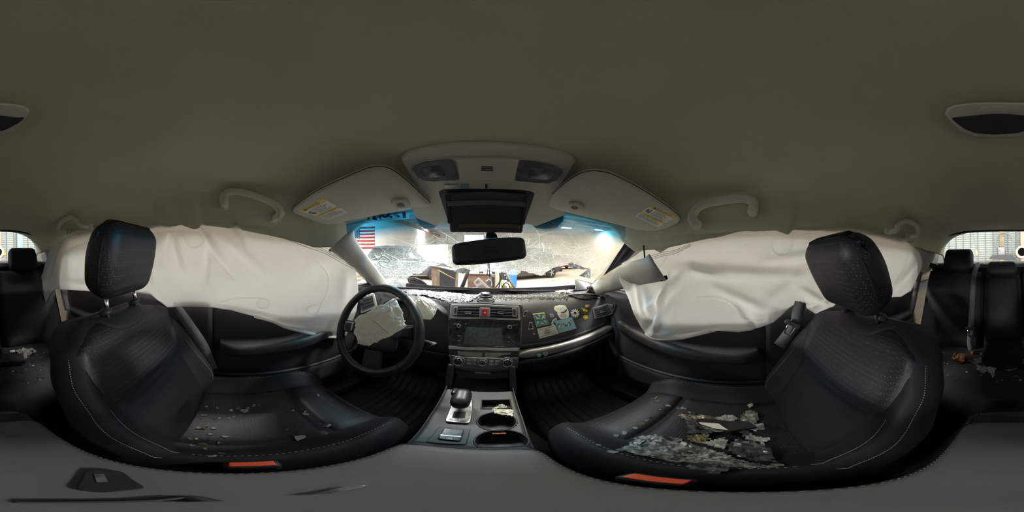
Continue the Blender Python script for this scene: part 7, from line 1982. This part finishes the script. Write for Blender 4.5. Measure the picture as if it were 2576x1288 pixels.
# pale post, dark post, brown box, cream panel, black bin on the workshop floor
def block(px4, y, depth, name, label, cat, mat, bottom=True):
    t = [px_y(u, v, y) for u, v in px4]
    x0, x1, z1 = min(p.x for p in t), max(p.x for p in t), max(p.z for p in t)
    th = thing(name, label, cat, ((x0 + x1) / 2, y, GZ))
    put(name + '_body', mv(rbox(x1 - x0, depth, z1 - GZ, 0.012), ((x0 + x1) / 2, y + depth / 2, (z1 + GZ) / 2)), mat, th)
    return th, x0, x1, z1
th, x0, x1, z1 = block([(1245, 682), (1258, 682), (1258, 725), (1245, 725)], 3.2, 0.14, 'pale_post', 'pale square post standing behind the engine bay', 'post', cm('pale_post_paint', 205, 195, 175))
put('post_cap', mv(rbox(x1 - x0 + 0.02, 0.16, 0.02, 0.006), ((x0 + x1) / 2, 3.27, z1 + 0.01)), M_WALLW, th)
th, x0, x1, z1 = block([(1238, 683), (1244.5, 683), (1244.5, 726), (1238, 726)], 3.1, 0.10, 'dark_post', 'narrow dark post touching the pale post', 'post', M_BLACK)
put('post_collar', mv(rbox(x1 - x0 + 0.02, 0.12, 0.05, 0.006), ((x0 + x1) / 2, 3.15, z1 - 0.08)), M_STEEL, th)
th, x0, x1, z1 = block([(1176, 692), (1236, 692), (1236, 726), (1176, 726)], 3.6, 0.5, 'brown_cabinet', 'low brown cabinet behind the slotted bracket', 'cabinet', cm('brown_cabinet_paint', 105, 85, 72))
put('cabinet_lip', mv(rbox(x1 - x0 + 0.03, 0.54, 0.03, 0.008), ((x0 + x1) / 2, 3.85, z1 + 0.012)), cm('brown_lip_paint', 80, 66, 58), th)
put('cabinet_knob', mv(rbox(0.10, 0.06, 0.05, 0.015), (lerp(x0, x1, 0.55), 3.8, z1 + 0.05)), M_BLACK, th)
th, x0, x1, z1 = block([(1146, 683), (1161, 683), (1161, 720), (1146, 720)], 4.4, 0.05, 'cream_board', 'upright cream board between bin and cabinet', 'board', cm('cream_board_paint', 225, 215, 205))
put('board_edge', mv(rbox(0.02, 0.06, z1 - GZ, 0.005), (x1, 4.42, (z1 + GZ) / 2)), M_WALLW, th)
bn = thing('black_bin', 'tall dark bin with weathered brown side beyond the dash', 'bin', px_y(1115, 700, 2.9))
bt_ = [px_y(u, v, 2.9) for u, v in ((1082, 671), (1132, 684), (1146, 682))]
x0, xm, x1, z0, z1 = bt_[0].x, lerp(bt_[0].x, bt_[2].x, 0.45), bt_[2].x, bt_[0].z, bt_[1].z
B_BROWN = pm('weathered_brown', (0.10, 0.075, 0.055), 0.8, var=(9, 0.5, (0.2, 0.16, 0.12)))
ringA = [Vector((x0, 2.95, z0)), Vector((xm, 2.80, z0 - 0.01)), Vector((x1, 2.95, z1)), Vector((x1 - 0.02, 3.35, z1 + 0.02)), Vector((x0 + 0.06, 3.35, z0))]
ringB = [Vector((lerp(p.x, (x0 + x1) / 2, 0.18), lerp(p.y, 3.1, 0.15), GZ + 0.02)) for p in ringA]
put('bin_body', loft([ringB, ringA]), B_BROWN, bn, smooth=False, bevel=0.01)
put('bin_panel', prism([ringA[1] + Vector((0.005, -0.012, 0)), ringA[2] + Vector((0, -0.012, 0)), ringB[2] + Vector((0, -0.012, 0)), ringB[1] + Vector((0.005, -0.012, 0))], (0, -0.01, 0)), pm('dark_bin_side', (0.02, 0.024, 0.03), 0.6), bn, smooth=False)
put('bin_rim', tube(ringA, 0.02, 8, closed=True), M_BLACK, bn)
put('bin_cord', tube([px_y(1104, 680, 2.74), px_y(1125, 692, 2.76), px_y(1143, 701, 2.85)], 0.006, 6), cm('straw_cord', 170, 140, 95), bn)
bb = thing('blue_bin', 'slim blue plastic bin on the tan floor', 'bin', px_z(1291, 722, GZ))
p = px_z(1291, 722, GZ)
put('bin_body', lathe([(0.115, 0.0), (0.135, 0.02), (0.155, 0.62), (0.16, 0.66)], 20, trm(p.x, p.y, GZ)), cm('blue_plastic', 40, 110, 200), bb, auto=0.6)
put('bin_rim', tube([Vector((p.x + x, p.y + y, GZ + 0.66)) for x, y in disc2(0.162, 0.162, 20)], 0.014, 6, closed=True), cm('blue_plastic_rim', 60, 130, 215), bb)
# yellow tool crate with black hoses
cr_ = px_y(1280, 722, 1.72)
tc_ = thing('tool_crate', 'grey green crate of yellow tools and black hoses in the engine bay', 'crate', (cr_.x, 1.72, -0.45))
w_ = px_y(1299, 722, 1.72).x - px_y(1262, 722, 1.72).x; zt, zb = px_y(1280, 728, 1.72).z, -0.45
put('crate_body', mv(rbox(w_, 0.12, max(0.05, zt - zb), 0.01), (cr_.x, 1.78, (zt + zb) / 2)), cm('crate_green_grey', 95, 98, 85), tc_)
put('crate_label', prism([px_y(u, v, 1.715) for u, v in ((1272, 731), (1284, 731), (1284, 739), (1272, 739))], (0, -0.002, 0)), cm('crate_label', 150, 145, 125), tc_, smooth=False)
for (u0, v0, u1, v1) in ((1263, 728, 1266, 712), (1283, 724, 1287, 712), (1288, 728, 1290, 716), (1294, 730, 1292, 718)):
    put('yellow_tool', tube([px_y(u0, v0 + 4, 1.74), px_y(u1, v1, 1.74)], 0.010, 8), M_YELLOW, tc_)
put('black_hose', tube(spline([px_y(u, v, 1.72) for u, v in ((1262, 728), (1266, 716), (1273, 711), (1280, 716), (1283, 726))], 20), 0.006, 8), M_BLACK, tc_)
put('white_bottle', tube([px_y(1270, 726, 1.76), px_y(1270, 706, 1.76)], [0.03, 0.022], 10), M_WHITE, tc_)
put('green_bottle', tube([px_y(1264, 722, 1.80), px_y(1264, 704, 1.80)], [0.02, 0.012], 10), C_GREEN, tc_)
for (pts, lab) in ((((1239, 735), (1248, 722), (1257, 708), (1259, 690)), 'black cable curving up in front of the pale post'), (((1246, 736), (1256, 720), (1258, 700), (1257, 686)), 'second black cable running up along the pale post')):
    o = put('black_cable', tube(spline([px_y(u, v, 1.9) for u, v in pts], 20), 0.008, 8), M_BLACK); tag(o, lab, 'cable')
o = put('orange_straps', tube(spline([px_y(u, v, 1.5) for u, v in ((1215, 732), (1230, 730), (1245, 733), (1262, 732))], 16), 0.010, 6), cm('orange_strap', 190, 95, 40)); tag(o, 'orange strap lying along the cowl edge', 'strap')
# paint marker writing and a clear plastic banner on the windshield glass
BV_W = bvh(window_1)
def on_ws(u, v, lift=0.003):
    p, n = hit(BV_W, u, v); return (p + n * lift) if p is not None else px_r(u, v, 1.0)
for st in (((942, 641), (947, 648), (954, 649), (959, 645), (960, 637)), ((961, 643), (967, 643), (975, 648), (981, 653), (978, 657), (968, 657), (958, 655), (953, 658), (956, 665), (966, 671), (978, 674))):
    put('marker_stroke', tube(spline([on_ws(u, v) for u, v in st], 24), 0.0032, 6), cm('marker_white', 190, 220, 210), window_1)
ban = [on_ws(u, v, 0.004) for u, v in ((858, 566), (880, 566), (925, 558), (980, 552), (1031, 548), (1027, 524), (1004, 528), (940, 540), (870, 554))]
bo = thing('windshield_banner', 'translucent blue lettered banner strip behind the driver visor', 'banner', ban[3])
m = bpy.data.materials.new('blue_film'); m.use_nodes = True; nt = m.node_tree; nt.nodes.clear()
t1 = nt.nodes.new('ShaderNodeBsdfTransparent'); t1.inputs[0].default_value = (0.35, 0.62, 0.75, 1); t2 = nt.nodes.new('ShaderNodeBsdfTranslucent'); t2.inputs[0].default_value = (0.45, 0.62, 0.68, 1)
mx = nt.nodes.new('ShaderNodeMixShader'); mx.inputs[0].default_value = 0.5; oo = nt.nodes.new('ShaderNodeOutputMaterial')
nt.links.new(t1.outputs[0], mx.inputs[1]); nt.links.new(t2.outputs[0], mx.inputs[2]); nt.links.new(mx.outputs[0], oo.inputs[0])
rows = []
for k in range(13):
    a = k / 12; u = lerp(862, 1030, a); vb = lerp(567, 547, a); vt = lerp(548, 520, a)
    rows.append([on_ws(u, vb, 0.005), on_ws(u, (vb + vt) / 2, 0.005), on_ws(u, vt, 0.005)])
put('banner_film', sheet(rows), m, bo)
C_NAVY = cm('navy_letter', 40, 50, 100); C_ROSE = cm('rose_letter', 130, 120, 140)
for (pts, mat) in (((((928, 549), (932, 540))), C_ROSE), (((938, 541), (941, 547), (947, 548), (951, 543), (951, 536)), C_NAVY), (((958, 545), (955, 534)), C_NAVY), (((962, 533), (964, 541), (971, 543), (977, 539), (976, 533)), C_NAVY), (((1003, 541), (998, 529)), C_ROSE), (((985, 543), (983, 533)), C_NAVY)):
    put('banner_letter', tube([on_ws(u, v, 0.007) for u, v in pts], 0.0045, 6), mat, bo)
for k in range(9):
    put('banner_letter', tube([on_ws(1012 + k * 0.3, 527 + k * 2.2, 0.007), on_ws(1020 + k * 0.3, 526 + k * 2.2, 0.007)], 0.0016, 5), C_NAVY, bo)
for (txt_, u, v, sz_) in (('MIDAS STATE', 996, 546, 0.010), ('WASHINGTON', 962, 549.5, 0.009)):
    p = on_ws(u, v, 0.0075); n = hit(BV_W, u, v)[1]; ex_ = (on_ws(u + 8, v - 1.2, 0.0075) - p).normalized()
    put('banner_lettering', text_geo(txt_, sz_, frame(p, ex_, n.cross(ex_), n), 0.0003), C_NAVY, bo, smooth=False)
# hanging torn glass flaps at the hole's edge
for k, (poly, lab) in enumerate(((((1437, 660), (1465, 671), (1487, 677), (1468, 678), (1440, 675), (1425, 668)), 'pale torn glass flap hanging at the hole near the pillar'), (((1140, 683), (1152, 672), (1165, 669), (1178, 673), (1186, 682), (1165, 684)), 'round torn glass flap below the mirror'), (((1456, 694), (1480, 677), (1487, 678), (1485, 697), (1470, 697)), 'small triangular glass flap by the torn pillar trim'))):
    P = [on_ws(u, v, 0.012) if hit(BV_W, u, v)[0] is not None else px_r(u, v, 0.98) for u, v in poly]
    c = sum(P, Vector()) / len(P)
    o = put('glass_flap', prism(P, (c - CAM).normalized() * 0.004), M_FLAP if 'M_FLAP' in globals() else G_SHEET, smooth=False); tag(o, lab, 'glass flap')

# ================================================================== SEEN THROUGH THE REAR WINDOW
wp = thing('wooden_post', 'pale wooden post with a coiled hose on the siding wall', 'post', (0, GY0, GZ))
x0, x1 = px_y(2514, 600, GY0 + 0.25).x, px_y(2526, 600, GY0 + 0.25).x
put('post', mv(rbox(abs(x1 - x0), 0.14, GH - GZ, 0.01), ((x0 + x1) / 2, GY0 + 0.2, (GH + GZ) / 2)), M_WOOD, wp)
hs = put('air_hose', tube(spline([px_y(u, v, GY0 + 0.30) for u, v in ((2514, 640), (2506, 620), (2505, 602), (2512, 590), (2525, 586), (2540, 590), (2547, 602), (2548, 625), (2550, 642))], 40), 0.022, 8), cm('grey_hose', 140, 150, 150)); tag(hs, 'looped grey air hose hanging from the wooden post', 'hose')
rg = put('pressure_regulator', mv(rbox(0.30, 0.2, 0.34, 0.05), px_y(2519, 632, GY0 + 0.345)), M_STEEL); tag(rg, 'metal pressure regulator fixed to the wooden post', 'regulator')
x = px_y(2572, 600, GY0 + 0.2).x
pt = thing('red_post', 'pinkish painted post beside the hose reel', 'post', (x, GY0, GZ)); put('post', mv(rbox(0.16, 0.16, GH - GZ, 0.01), (x, GY0 + 0.2, (GH + GZ) / 2)), cm('pinkish_paint', 200, 165, 150), pt)
p = px_y(2570, 634, GY0 + 0.375)
rl = thing('hose_reel', 'round hose reel low on the siding wall', 'hose reel', p)
for d in (-0.08, 0.08): put('reel_disc', lathe([(0.02, 0), (0.22, 0.0), (0.22, 0.02), (0.02, 0.02)], 24, trm(p.x, p.y + d, p.z) @ rotm('X', 90)), cm('cream_metal', 215, 200, 175), rl, auto=0.6)
put('reel_hose', lathe([(0.15, -0.08), (0.17, -0.04), (0.17, 0.04), (0.15, 0.08)], 20, trm(p.x, p.y, p.z) @ rotm('X', 90)), M_STEEL, rl)
p = px_y(2457, 635, GY0 + 0.25)
bo2 = thing('hanging_bottle', 'small bottle hanging on the siding wall by a cord', 'bottle', p)
put('bottle_body', lathe([(0.05, -0.12), (0.06, -0.10), (0.06, 0.02), (0.025, 0.07), (0.025, 0.1)], 14, trm(p.x, p.y, p.z)), cm('bottle_tan', 190, 175, 150), bo2)
put('bottle_cord', tube([p + Vector((0, 0, 0.1)), px_y(2452, 610, GY0 + 0.1), px_y(2447, 585, GY0 + 0.1)], 0.006, 6), M_STEEL, bo2)
for u, w in ((2340, 0.35), (50, 0.22)):
    x = px_y(u % 2576, 600, GY0 + 0.1).x
    o = put('siding_corner', mv(rbox(w, 0.08, 3.6, 0.01), (x, GY0 + 0.08, 0.4)), cm('blue_grey_flashing', 150, 170, 175), wr)
p = px_y(11, 643, GY0 + 0.06)
o = put('yellow_cap', lathe([(0.05, 0), (0.06, 0.04), (0.04, 0.12), (0.02, 0.14)], 14, trm(p.x, p.y, p.z)), M_YELLOW); tag(o, 'small yellow valve cap on the siding wall', 'valve')
